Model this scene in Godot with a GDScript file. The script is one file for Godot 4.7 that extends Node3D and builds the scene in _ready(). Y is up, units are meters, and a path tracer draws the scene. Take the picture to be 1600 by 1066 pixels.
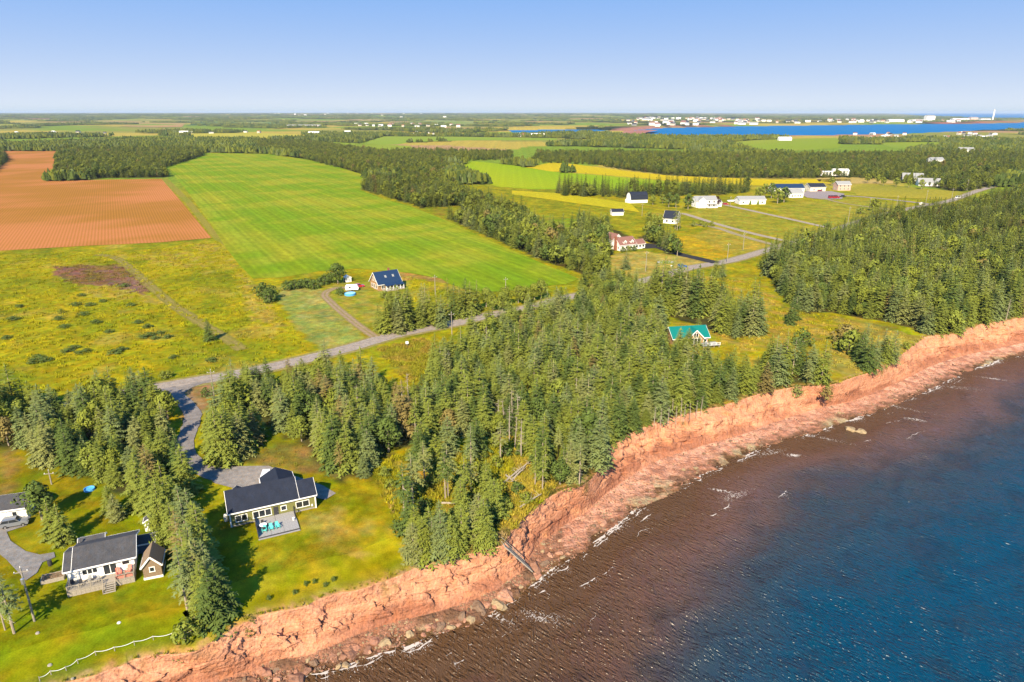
extends Node3D
# An aerial view over a red-cliffed shore: woods, farm fields, scattered houses, a bay and a town far off.
const TOP := 8.0          # height of the land above the sea
const EYE := Vector3(0, 80, 0)
var rng := RandomNumberGenerator.new()
var taken := {}
var M := {}
var T := {}
var shore_top: PackedVector2Array
var shore_foot: PackedVector2Array
var shore_water: PackedVector2Array
var sea_area: PackedVector2Array
var sunk_area: PackedVector2Array
var bay_area: PackedVector2Array
var far_sea_area: PackedVector2Array
var inlet_area: PackedVector2Array
var n_big := FastNoiseLite.new()
var n_mid := FastNoiseLite.new()
var n_small := FastNoiseLite.new()
var trees := []           # every tree to be planted: {p, kind, h, w, tint, variant, zone}

class MB:                 # collects triangles, committed as one mesh
	var v := PackedVector3Array()
	var c := PackedColorArray()
	var t := PackedVector2Array()
	var n := PackedVector3Array()
	var i := PackedInt32Array()
	func tri(a: Vector3, b: Vector3, d: Vector3, col := Color.WHITE):
		var k := v.size()
		v.append(a); v.append(b); v.append(d)
		c.append(col); c.append(col); c.append(col)
		i.append(k); i.append(k + 1); i.append(k + 2)
	func quad(a: Vector3, b: Vector3, d: Vector3, e: Vector3, col := Color.WHITE):
		var k := v.size()
		v.append(a); v.append(b); v.append(d); v.append(e)
		c.append(col); c.append(col); c.append(col); c.append(col)
		i.append(k); i.append(k + 1); i.append(k + 2); i.append(k); i.append(k + 2); i.append(k + 3)
	func box(x: Transform3D, s: Vector3, col := Color.WHITE):
		var h := s * 0.5
		var p := []
		for q in 8:
			p.append(x * Vector3(h.x if q & 1 else -h.x, h.y if q & 2 else -h.y, h.z if q & 4 else -h.z))
		quad(p[0], p[1], p[3], p[2], col); quad(p[5], p[4], p[6], p[7], col)
		quad(p[4], p[0], p[2], p[6], col); quad(p[1], p[5], p[7], p[3], col)
		quad(p[2], p[3], p[7], p[6], col); quad(p[4], p[5], p[1], p[0], col)
	func bx(at: Vector3, s: Vector3, col := Color.WHITE):
		box(Transform3D(Basis(), at), s, col)
	func bar(a: Vector3, b: Vector3, w: float, h: float, col := Color.WHITE):   # a box from a to b
		var d := b - a
		var up := Vector3.UP if absf(d.normalized().y) < 0.95 else Vector3.RIGHT
		box(Transform3D(Basis.looking_at(d, up), (a + b) * 0.5), Vector3(w, h, d.length()), col)
	func tube(pts: Array, radii: Array, sides := 6, col := Color.WHITE, cap := true):
		var rings := []
		for k in pts.size():
			var d: Vector3 = (pts[mini(k + 1, pts.size() - 1)] - pts[maxi(k - 1, 0)]).normalized()
			var u := d.cross(Vector3.UP if absf(d.y) < 0.9 else Vector3.RIGHT).normalized()
			var w := d.cross(u)
			var r := []
			for s in sides:
				r.append(pts[k] + (u * cos(TAU * s / sides) + w * sin(TAU * s / sides)) * radii[k])
			rings.append(r)
		for k in pts.size() - 1:
			for s in sides:
				var e := (s + 1) % sides
				quad(rings[k][s], rings[k][e], rings[k + 1][e], rings[k + 1][s], col)
		if cap:
			for s in range(1, sides - 1):
				tri(rings[-1][0], rings[-1][s], rings[-1][s + 1], col)
				tri(rings[0][0], rings[0][s + 1], rings[0][s], col)
	func prism(poly: PackedVector2Array, x: Transform3D, depth: float, col := Color.WHITE):   # an outline in x, y given thickness along z
		var h := Vector3(0, 0, depth * 0.5)
		var f := Geometry2D.triangulate_polygon(poly)
		for k in range(0, f.size(), 3):
			var a := Vector3(poly[f[k]].x, poly[f[k]].y, 0)
			var b := Vector3(poly[f[k + 1]].x, poly[f[k + 1]].y, 0)
			var d := Vector3(poly[f[k + 2]].x, poly[f[k + 2]].y, 0)
			tri(x * (a + h), x * (b + h), x * (d + h), col)
			tri(x * (a - h), x * (d - h), x * (b - h), col)
		for k in poly.size():
			var e := (k + 1) % poly.size()
			var a := Vector3(poly[k].x, poly[k].y, 0)
			var b := Vector3(poly[e].x, poly[e].y, 0)
			quad(x * (a + h), x * (a - h), x * (b - h), x * (b + h), col)
	func lathe(at: Vector3, prof: Array, sides := 10, col := Color.WHITE):      # prof: Vector2(radius, height)
		for k in prof.size() - 1:
			for s in sides:
				var a := TAU * s / sides
				var b := TAU * (s + 1) / sides
				var p0 := at + Vector3(cos(a) * prof[k].x, prof[k].y, sin(a) * prof[k].x)
				var p1 := at + Vector3(cos(b) * prof[k].x, prof[k].y, sin(b) * prof[k].x)
				var p2 := at + Vector3(cos(b) * prof[k + 1].x, prof[k + 1].y, sin(b) * prof[k + 1].x)
				var p3 := at + Vector3(cos(a) * prof[k + 1].x, prof[k + 1].y, sin(a) * prof[k + 1].x)
				quad(p0, p1, p2, p3, col)
	func mesh(mat: Material = null, into: ArrayMesh = null) -> ArrayMesh:
		var a := []
		a.resize(Mesh.ARRAY_MAX)
		a[Mesh.ARRAY_VERTEX] = v
		a[Mesh.ARRAY_COLOR] = c
		if t.size() == v.size(): a[Mesh.ARRAY_TEX_UV] = t
		if n.size() == v.size(): a[Mesh.ARRAY_NORMAL] = n
		a[Mesh.ARRAY_INDEX] = i
		var m := into if into else ArrayMesh.new()
		m.add_surface_from_arrays(Mesh.PRIMITIVE_TRIANGLES, a)
		if mat: m.surface_set_material(m.get_surface_count() - 1, mat)
		return m

# ------------------------------------------------------------------ naming
func numbered(called: String) -> String:
	taken[called] = taken.get(called, -1) + 1
	return called if taken[called] == 0 else "%s_%03d" % [called, taken[called]]

func tag(o: Node3D, label: String, category: String, group := "", kind := ""):
	if label: o.set_meta("label", label)
	if category: o.set_meta("category", category)
	if group: o.set_meta("group", group)
	if kind: o.set_meta("kind", kind)
	return o

func thing(called: String, label: String, category: String, at := Vector3.ZERO, turn := 0.0, group := "") -> Node3D:
	var o := Node3D.new()
	o.name = numbered(called)
	add_child(o)
	o.position = at
	o.rotation.y = turn
	tag(o, label, category, group)
	return o

func put(called: String, mesh: Mesh, parent: Node = null, mat: Material = null) -> MeshInstance3D:
	var o := MeshInstance3D.new()
	o.mesh = mesh
	if mat: o.material_override = mat
	if parent == null:
		o.name = numbered(called)
		add_child(o)
	else:
		var k := 0
		var nm := called
		while parent.has_node(NodePath(nm)):
			k += 1
			nm = "%s_%03d" % [called, k]
		o.name = nm
		parent.add_child(o)
	return o

func part(parent: Node, called: String, mb: MB, mat: Material) -> MeshInstance3D:
	return put(called, mb.mesh(mat), parent)

func struct(called: String, mesh: Mesh, label: String, category := "ground") -> MeshInstance3D:
	return tag(put(called, mesh), label, category, "", "structure")

# ------------------------------------------------------------------ materials
func lin(r: float, g: float, b: float) -> Color:
	return Color(r, g, b).linear_to_srgb()

func mat(r: float, g: float, b: float, rough := 0.8, vertex := false) -> StandardMaterial3D:
	var m := StandardMaterial3D.new()
	m.albedo_color = lin(r, g, b)
	m.roughness = rough
	m.metallic_specular = 0.12 if vertex else 0.3
	m.vertex_color_use_as_albedo = vertex
	m.cull_mode = BaseMaterial3D.CULL_DISABLED
	return m

func noise_bytes(size: int, freq: float, oct: int, seed_: int, kind := FastNoiseLite.TYPE_SIMPLEX_SMOOTH, fractal := FastNoiseLite.FRACTAL_FBM) -> PackedByteArray:
	var f := FastNoiseLite.new()
	f.noise_type = kind
	f.fractal_type = fractal if oct > 1 else FastNoiseLite.FRACTAL_NONE
	f.frequency = freq
	f.fractal_octaves = oct
	f.seed = seed_
	var im := f.get_seamless_image(size, size, false, false, 0.15, true)
	im.convert(Image.FORMAT_L8)
	return im.get_data()

func tex(im: Image) -> ImageTexture:
	im.generate_mipmaps()
	return ImageTexture.create_from_image(im)

# patches, tufts and grain laid over each other; hue turns the light parts yellow and the dark ones green
func patch_texture(size: int, seed_: int, low: float, mid: float, fine: float, hue: float, mean: float) -> ImageTexture:
	var a := noise_bytes(size, 4.0 / size, 3, seed_)
	var b := noise_bytes(size, 22.0 / size, 3, seed_ + 1)
	var c := noise_bytes(size, 0.16, 2, seed_ + 2)
	var d := noise_bytes(size, 7.0 / size, 3, seed_ + 3)
	var out := PackedByteArray()
	out.resize(size * size * 3)
	for k in size * size:
		var l := mean + (a[k] - 128) / 128.0 * low + (b[k] - 128) / 128.0 * mid + (c[k] - 128) / 128.0 * fine
		var h := (d[k] - 128) / 128.0 * hue
		out[k * 3] = clampi(int(255 * l * (1 + h)), 0, 255)
		out[k * 3 + 1] = clampi(int(255 * l), 0, 255)
		out[k * 3 + 2] = clampi(int(255 * l * (1 - h)), 0, 255)
	return tex(Image.create_from_data(size, size, false, Image.FORMAT_RGB8, out))

func bump_texture(size: int, freq: float, oct: int, seed_: int, strength: float, kind := FastNoiseLite.TYPE_SIMPLEX_SMOOTH) -> ImageTexture:
	var im := Image.create_from_data(size, size, false, Image.FORMAT_L8, noise_bytes(size, freq, oct, seed_, kind))
	im.convert(Image.FORMAT_RGBA8)
	im.bump_map_to_normal_map(strength)
	return tex(im)

func laid(m: StandardMaterial3D, albedo: Texture2D, uv := 1.0, triplanar := false):
	m.albedo_texture = albedo
	m.uv1_scale = Vector3.ONE * uv
	if triplanar: m.uv1_triplanar = true
	return m

func make_materials():
	T.meadow = patch_texture(1024, 11, 0.10, 0.10, 0.09, 0.10, 0.80)
	T.lawn = patch_texture(1024, 31, 0.07, 0.05, 0.05, 0.08, 0.82)
	T.rough = patch_texture(512, 51, 0.08, 0.10, 0.10, 0.05, 0.78)
	T.stone = patch_texture(512, 71, 0.10, 0.12, 0.12, 0.06, 0.76)
	T.stone_bump = bump_texture(512, 0.03, 5, 5, 9.0)
	# rows of a crop: soil and plants side by side; four rows to a tile
	var sz := 512
	var a := noise_bytes(sz, 0.02, 3, 91)
	var b := noise_bytes(sz, 0.12, 2, 92)
	var rows := PackedByteArray()
	rows.resize(sz * sz * 3)
	for y in sz:
		for x in sz:
			var k := y * sz + x
			var w := 0.5 + 0.5 * cos(TAU * y * 4.0 / sz)
			w = clampf(w * 1.1 - 0.15 + (a[k] - 128) / 128.0 * 0.3 + (b[k] - 128) / 128.0 * 0.3, 0.0, 1.0)
			var soil := Color(0.86, 0.66, 0.48)
			var plant := Color(0.76, 0.60, 0.34)
			var q := soil.lerp(plant, w)
			rows[k * 3] = int(q.r * 255); rows[k * 3 + 1] = int(q.g * 255); rows[k * 3 + 2] = int(q.b * 255)
	T.rows = tex(Image.create_from_data(sz, sz, false, Image.FORMAT_RGB8, rows))
	# swaths of a mown field
	var sw := PackedByteArray()
	sw.resize(sz * sz * 3)
	for y in sz:
		for x in sz:
			var k := y * sz + x
			var l := 0.82 + 0.020 * sin(TAU * y * 3.0 / sz) + 0.020 * sin(TAU * y * 7.0 / sz + 1.0) + 0.032 * sin(TAU * y * 13.0 / sz + 1.0) * sin(TAU * y * 2.0 / sz) + (a[k] - 128) / 128.0 * 0.07 + (b[k] - 128) / 128.0 * 0.04
			var h := 0.03 * sin(TAU * y * 2.0 / sz + 2.0) + (a[(k * 7) % (sz * sz)] - 128) / 128.0 * 0.02
			sw[k * 3] = clampi(int(255 * l * (1 + h)), 0, 255); sw[k * 3 + 1] = clampi(int(255 * l), 0, 255); sw[k * 3 + 2] = clampi(int(255 * l * (1 - h)), 0, 255)
	T.swaths = tex(Image.create_from_data(sz, sz, false, Image.FORMAT_RGB8, sw))
	# wind ripples: short crests drawn out along one direction
	var wv := noise_bytes(1024, 0.02, 4, 131)
	var rp := PackedByteArray()
	rp.resize(1024 * 1024)
	for y in 1024:
		for x in 1024:
			# ripples drawn out along their crests, stronger in streaks down the wind
			var rip: int = wv[((y * 4) & 1023) * 1024 + ((x + y) & 1023)] - 128
			var gust: int = wv[(((x - y) * 3) & 1023) * 1024 + (((x + y) >> 1) & 1023)] - 128
			rp[y * 1024 + x] = clampi(128 + int(rip * (0.55 + gust / 110.0)) + gust / 5, 0, 255)
	var rim := Image.create_from_data(1024, 1024, false, Image.FORMAT_L8, rp)
	rim.convert(Image.FORMAT_RGBA8)
	rim.bump_map_to_normal_map(6.0)
	var steep := rim.get_data()          # no ripple steeper than water can be
	for k in range(0, steep.size(), 4):
		steep[k] = clampi(steep[k], 84, 172)
		steep[k + 1] = clampi(steep[k + 1], 84, 172)
	T.ripple = tex(Image.create_from_data(1024, 1024, false, Image.FORMAT_RGBA8, steep))

	M.ground = laid(mat(1, 1, 1, 0.95, true), T.meadow, 1.0 / 61.0)
	M.ground.detail_enabled = true
	M.ground.detail_albedo = T.lawn
	M.ground.detail_blend_mode = BaseMaterial3D.BLEND_MODE_MUL
	M.ground.detail_uv_layer = BaseMaterial3D.DETAIL_UV_2
	M.turf = M.ground.duplicate()
	M.turf.detail_enabled = false
	M.cliff = laid(mat(1, 1, 1, 0.95, true), T.stone, 0.09, true)
	M.cliff.normal_enabled = true
	M.cliff.normal_texture = T.stone_bump
	M.cliff.normal_scale = 1.5
	M.rows = laid(mat(0.54, 0.42, 0.32, 0.95, true), T.rows, 1.0)
	M.swaths = laid(mat(1, 1, 1, 0.95, true), T.swaths, 1.0)
	M.grass = laid(mat(1, 1, 1, 0.95, true), T.rough, 1.0)
	M.asphalt = laid(mat(1, 1, 1, 0.9, true), T.rough, 1.0)
	M.water = mat(1, 1, 1, 0.26, true)
	M.water.metallic_specular = 0.4
	M.water.normal_enabled = true
	M.water.normal_texture = T.ripple
	M.water.normal_scale = 2.2
	M.far_water = M.water.duplicate()
	M.far_water.metallic_specular = 0.08
	M.far_water.roughness = 0.6
	M.far_water.normal_enabled = false
	M.foam = mat(0.44, 0.40, 0.37, 0.9)
	M.rock = laid(mat(1, 1, 1, 0.9, true), T.stone, 0.5, true)
	M.rock.normal_enabled = true
	M.rock.normal_texture = T.stone_bump
	M.bark = mat(1, 1, 1, 0.95, true)
	M.leaf = mat(1, 1, 1, 0.75, true)
	M.leaf.backlight_enabled = true
	M.leaf.backlight = Color(0.16, 0.16, 0.08)
	for k in 7:   # the tints of single trees
		var s: Color = tints[k]
		var m: StandardMaterial3D = M.leaf.duplicate()
		m.albedo_color = s.linear_to_srgb()
		M["leaf%d" % k] = m
	M.white = mat(0.78, 0.77, 0.74, 0.6)
	M.trim = mat(0.80, 0.79, 0.76, 0.5)
	M.glass = mat(0.02, 0.025, 0.03, 0.08)
	M.glass.metallic_specular = 0.6
	M.navy = laid(mat(0.028, 0.036, 0.062, 0.8), T.rough, 0.16, true)
	M.blue_roof = laid(mat(0.02, 0.055, 0.14, 0.6), T.rough, 0.8, true)
	M.grey_roof = laid(mat(0.10, 0.10, 0.11, 0.9), T.rough, 0.16, true)
	M.pink_roof = laid(mat(0.34, 0.17, 0.14, 0.9), T.rough, 0.8, true)
	M.pale_roof = laid(mat(0.42, 0.43, 0.44, 0.8), T.rough, 0.8, true)
	M.teal_roof = mat(0.004, 0.14, 0.125, 0.5)
	M.olive = laid(mat(0.30, 0.30, 0.10, 0.8), T.rough, 0.8, true)
	M.cedar = laid(mat(0.36, 0.26, 0.17, 0.9), T.rough, 0.9, true)
	M.log = laid(mat(0.55, 0.34, 0.17, 0.8), T.rough, 0.9, true)
	M.brick = laid(mat(0.42, 0.17, 0.10, 0.9), T.rough, 1.2, true)
	M.old_wood = laid(mat(0.52, 0.46, 0.38, 0.9), T.rough, 1.1, true)
	M.deck = laid(mat(0.46, 0.45, 0.45, 0.8), T.rough, 0.9, true)
	M.charcoal = mat(0.04, 0.04, 0.045, 0.6)
	M.teal = mat(0.10, 0.50, 0.46, 0.6)
	M.red = mat(0.45, 0.06, 0.045, 0.5)
	M.coral = mat(0.62, 0.20, 0.15, 0.6)
	M.tyre = mat(0.02, 0.02, 0.02, 0.8)
	M.metal = mat(0.5, 0.5, 0.52, 0.35)
	M.metal.metallic = 0.8
	M.pole = laid(mat(0.45, 0.40, 0.33, 0.9), T.rough, 0.8, true)
	M.concrete = laid(mat(0.45, 0.42, 0.38, 0.9), T.rough, 0.8, true)
	M.blue = mat(0.08, 0.32, 0.62, 0.4)
	M.yellow = mat(0.75, 0.55, 0.03, 0.8, false)

# ------------------------------------------------------------------ the lie of the land
func inside(p: Vector2, poly: PackedVector2Array) -> bool:
	return Geometry2D.is_point_in_polygon(p, poly)

func line_dist(p: Vector2, line: PackedVector2Array) -> float:
	var best := 1e12
	for k in line.size() - 1:
		var a := line[k]
		var d := line[k + 1] - a
		var q := p - a
		var s := clampf(q.dot(d) / d.length_squared(), 0.0, 1.0)
		best = minf(best, (q - d * s).length_squared())
	return sqrt(best)

func make_coast():
	shore_top = PackedVector2Array([Vector2(-80.6, -56.1), Vector2(-74.8, -61.7), Vector2(-67.4, -67.3), Vector2(-62.4, -70.8), Vector2(-56.1, -73.3), Vector2(-51.5, -76.4), Vector2(-45.3, -77.1), Vector2(-42.0, -81.0), Vector2(-39.9, -83.8), Vector2(-36.9, -85.3), Vector2(-31.9, -86.7), Vector2(-28.6, -89.3), Vector2(-24.9, -90.6), Vector2(-20.4, -93.1), Vector2(-18.6, -94.7), Vector2(-15.9, -96.4), Vector2(-10.8, -97.9), Vector2(-6.7, -100.6), Vector2(-2.2, -102.1), Vector2(-0.2, -106.3), Vector2(1.8, -110.4), Vector2(4.4, -113.9), Vector2(7.1, -118.0), Vector2(11.0, -121.4), Vector2(14.6, -122.9), Vector2(17.9, -128.2), Vector2(20.7, -137.4), Vector2(28.2, -146.4), Vector2(36.9, -153.9), Vector2(44.6, -157.7), Vector2(52.8, -161.6), Vector2(58.9, -165.3), Vector2(69.5, -171.9), Vector2(79.8, -175.5), Vector2(88.4, -176.5), Vector2(97.0, -181.8), Vector2(107.0, -187.9), Vector2(118.3, -197.8), Vector2(126.5, -206.2), Vector2(141.0, -220.0), Vector2(153.4, -223.6), Vector2(167.0, -233.3), Vector2(186.9, -242.1), Vector2(231.7, -265.5), Vector2(327.5, -311.0), Vector2(529.7, -373.3)])
	shore_foot = PackedVector2Array([Vector2(-70.1, -48.7), Vector2(-65.6, -57.5), Vector2(-57.3, -65.7), Vector2(-52.2, -71.5), Vector2(-45.7, -76.4), Vector2(-42.6, -79.0), Vector2(-38.9, -81.0), Vector2(-35.9, -82.7), Vector2(-31.7, -83.6), Vector2(-27.9, -85.9), Vector2(-24.5, -88.3), Vector2(-20.8, -90.3), Vector2(-16.8, -91.8), Vector2(-12.8, -93.3), Vector2(-9.2, -95.0), Vector2(-6.0, -96.8), Vector2(-2.8, -98.8), Vector2(-0.6, -101.2), Vector2(1.7, -103.8), Vector2(3.0, -107.0), Vector2(4.6, -111.1), Vector2(7.8, -115.3), Vector2(11.7, -119.7), Vector2(15.3, -123.2), Vector2(18.5, -127.7), Vector2(21.8, -132.1), Vector2(26.8, -137.7), Vector2(33.7, -144.6), Vector2(43.3, -150.7), Vector2(51.6, -155.2), Vector2(60.4, -159.9), Vector2(68.1, -165.2), Vector2(78.2, -171.3), Vector2(88.5, -176.9), Vector2(97.5, -180.5), Vector2(108.0, -187.6), Vector2(117.6, -194.2), Vector2(126.1, -200.6), Vector2(137.1, -209.2), Vector2(148.9, -216.5), Vector2(161.8, -223.0), Vector2(172.8, -227.7), Vector2(192.0, -237.0), Vector2(237.8, -261.4), Vector2(342.0, -311.2), Vector2(556.4, -380.2)])
	shore_water = PackedVector2Array([Vector2(-59.6, -43.8), Vector2(-54.4, -52.6), Vector2(-44.4, -62.3), Vector2(-40.7, -70.6), Vector2(-35.2, -77.5), Vector2(-31.6, -80.9), Vector2(-27.2, -82.3), Vector2(-22.8, -84.5), Vector2(-19.1, -86.5), Vector2(-16.2, -87.2), Vector2(-13.6, -89.0), Vector2(-11.4, -90.0), Vector2(-8.9, -90.8), Vector2(-6.8, -91.7), Vector2(-5.1, -93.2), Vector2(-2.7, -95.4), Vector2(0.0, -97.6), Vector2(2.3, -100.6), Vector2(4.9, -103.6), Vector2(7.3, -106.3), Vector2(11.7, -109.8), Vector2(16.6, -115.1), Vector2(20.9, -120.4), Vector2(24.1, -123.9), Vector2(27.4, -127.1), Vector2(31.8, -130.1), Vector2(35.9, -133.3), Vector2(44.0, -140.6), Vector2(51.5, -146.1), Vector2(59.5, -151.7), Vector2(69.7, -158.3), Vector2(77.3, -161.6), Vector2(87.3, -167.7), Vector2(96.8, -173.1), Vector2(104.1, -176.9), Vector2(112.4, -182.3), Vector2(120.4, -187.5), Vector2(128.8, -193.5), Vector2(140.3, -202.0), Vector2(150.7, -209.4), Vector2(165.5, -217.9), Vector2(176.5, -223.0), Vector2(196.5, -233.3), Vector2(244.3, -256.6), Vector2(352.3, -306.3), Vector2(574.4, -377.2)])
	sea_area = PackedVector2Array()
	for k in (shore_top.size() - 1) * 6 + 1: sea_area.append(resampled(shore_top, k / 6.0))
	sea_area.append_array(PackedVector2Array([Vector2(3000, -520), Vector2(3000, 300), Vector2(-300, 300), Vector2(-120, -5)]))
	sunk_area = Geometry2D.offset_polygon(sea_area, 1.8)[0]
	bay_area = PackedVector2Array([Vector2(421.4, -2537), Vector2(521.8, -2232), Vector2(662.2, -2232), Vector2(822.3, -2287), Vector2(1080.5, -2405), Vector2(1366.6, -2537), Vector2(1685.2, -2804), Vector2(1984.0, -3032), Vector2(2407, -3359), Vector2(3369, -3765), Vector2(5858, -4094), Vector2(8972, -6284), Vector2(6369, -7141), Vector2(4342, -6081), Vector2(3413, -5235), Vector2(2658, -4959), Vector2(2053, -4595), Vector2(1566.4, -4380), Vector2(1075.0, -4006), Vector2(774.8, -3765), Vector2(571.6, -3359), Vector2(452.9, -2937)])
	inlet_area = PackedVector2Array([Vector2(-29.7, -3311), Vector2(183.1, -3408), Vector2(399.6, -3433), Vector2(471.2, -3187), Vector2(363.0, -2891), Vector2(216.7, -2683), Vector2(70.2, -2608), Vector2(0.0, -2722)])
	far_sea_area = PackedVector2Array([Vector2(21763, -42204), Vector2(8789, -15674), Vector2(7311, -12073), Vector2(5785, -8892), Vector2(5795, -8126), Vector2(7637, -8569), Vector2(16786, -10469), Vector2(77938, -48705)])

func sea_grid() -> Dictionary:      # signed distance out to sea from the water's edge, on a coarse grid
	var g := {"x": -90.0, "z": -340.0, "s": 4.0, "w": 130, "h": 90, "d": PackedFloat32Array()}
	var area := shore_water.duplicate()
	area.append_array(PackedVector2Array([Vector2(3000, -520), Vector2(3000, 300), Vector2(-300, 300)]))
	for j in g.h:
		for i in g.w:
			var p := Vector2(g.x + i * g.s, g.z + j * g.s)
			var d := line_dist(p, shore_water)
			g.d.append(d if inside(p, area) else -d)
	return g

func grid_at(g: Dictionary, x: float, z: float) -> float:
	var u: float = clampf((x - g.x) / g.s, 0.0, g.w - 1.01)
	var v: float = clampf((z - g.z) / g.s, 0.0, g.h - 1.01)
	var i := int(u)
	var j := int(v)
	u -= i; v -= j
	var d: PackedFloat32Array = g.d
	var w: int = g.w
	return lerpf(lerpf(d[j * w + i], d[j * w + i + 1], u), lerpf(d[(j + 1) * w + i], d[(j + 1) * w + i + 1], u), v)

func hill(x: float, z: float) -> float:       # far off the land rolls and rises a little
	var d := sqrt(x * x + z * z)
	var far := smoothstep(2600.0, 8500.0, d)
	var r := 0.0
	if far > 0.0:
		r = far * (9.0 + 12.0 * n_big.get_noise_2d(x * 0.012, z * 0.02) + 9.0 * n_big.get_noise_2d(x * 0.05 + 90.0, z * 0.05)) * (1.0 - smoothstep(0.15, 0.42, x / maxf(d, 1.0)) * 0.75)
		r += smoothstep(7000.0, 14000.0, d) * 22.0 * (1.0 - smoothstep(0.1, 0.4, x / maxf(d, 1.0)))
	return r

func land_height(x: float, z: float) -> float:
	var p := Vector2(x, z)
	var d := sqrt(x * x + z * z)
	if d < 700.0 or z > -520.0:
		if inside(p, sunk_area) and inside(p + Vector2(0.013, 0.007), sunk_area) and inside(p - Vector2(0.011, 0.017), sunk_area): return -6.0
		return TOP
	if d > 1800.0:
		if inside(p, bay_area) or inside(p, far_sea_area) or inside(p, inlet_area): return -6.0
	return TOP + hill(x, z)

# what covers the land far off: 0 wood, 1 green field, 2 golden field, 3 bare soil, 4 pasture
func parcel(x: float, z: float) -> int:
	var u := x * 0.871 + z * 0.491 + n_big.get_noise_2d(x * 0.1, z * 0.1) * 90.0
	var w := -x * 0.491 + z * 0.871 + n_big.get_noise_2d(x * 0.1 + 50.0, z * 0.1) * 60.0
	var i := floori(u / 360.0)
	var j := floori((w + 140.0 * (i & 1)) / 290.0)
	var h := hash(Vector2i(i, j)) % 1000
	var d := sqrt(x * x + z * z)
	var wood := 340 if d < 7000.0 else 480
	if d < 2300.0: wood = 560
	if h < wood: return 0
	h = hash(Vector2i(i + 77, j - 31)) % 100
	return 1 if h < 38 else 2 if h < 60 else 3 if h < 72 else 4

const C_MEADOW := Color(0.36, 0.315, 0.008)
const C_MEADOW_GREEN := Color(0.235, 0.25, 0.008)
const C_MEADOW_DRY := Color(0.39, 0.30, 0.05)
const C_LAWN := Color(0.185, 0.215, 0.005)
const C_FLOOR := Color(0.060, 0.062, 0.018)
const C_SOIL := Color(0.40, 0.19, 0.10)
var areas := []        # [outline, box, colour, other colour, waver in metres]

func area(outline: PackedVector2Array, col: Color, other: Color, waver := 2.0):
	var b := Rect2(outline[0], Vector2.ZERO)
	for p in outline: b = b.expand(p)
	areas.append([outline, b.grow(waver + 1.0), col, other, waver])

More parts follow.
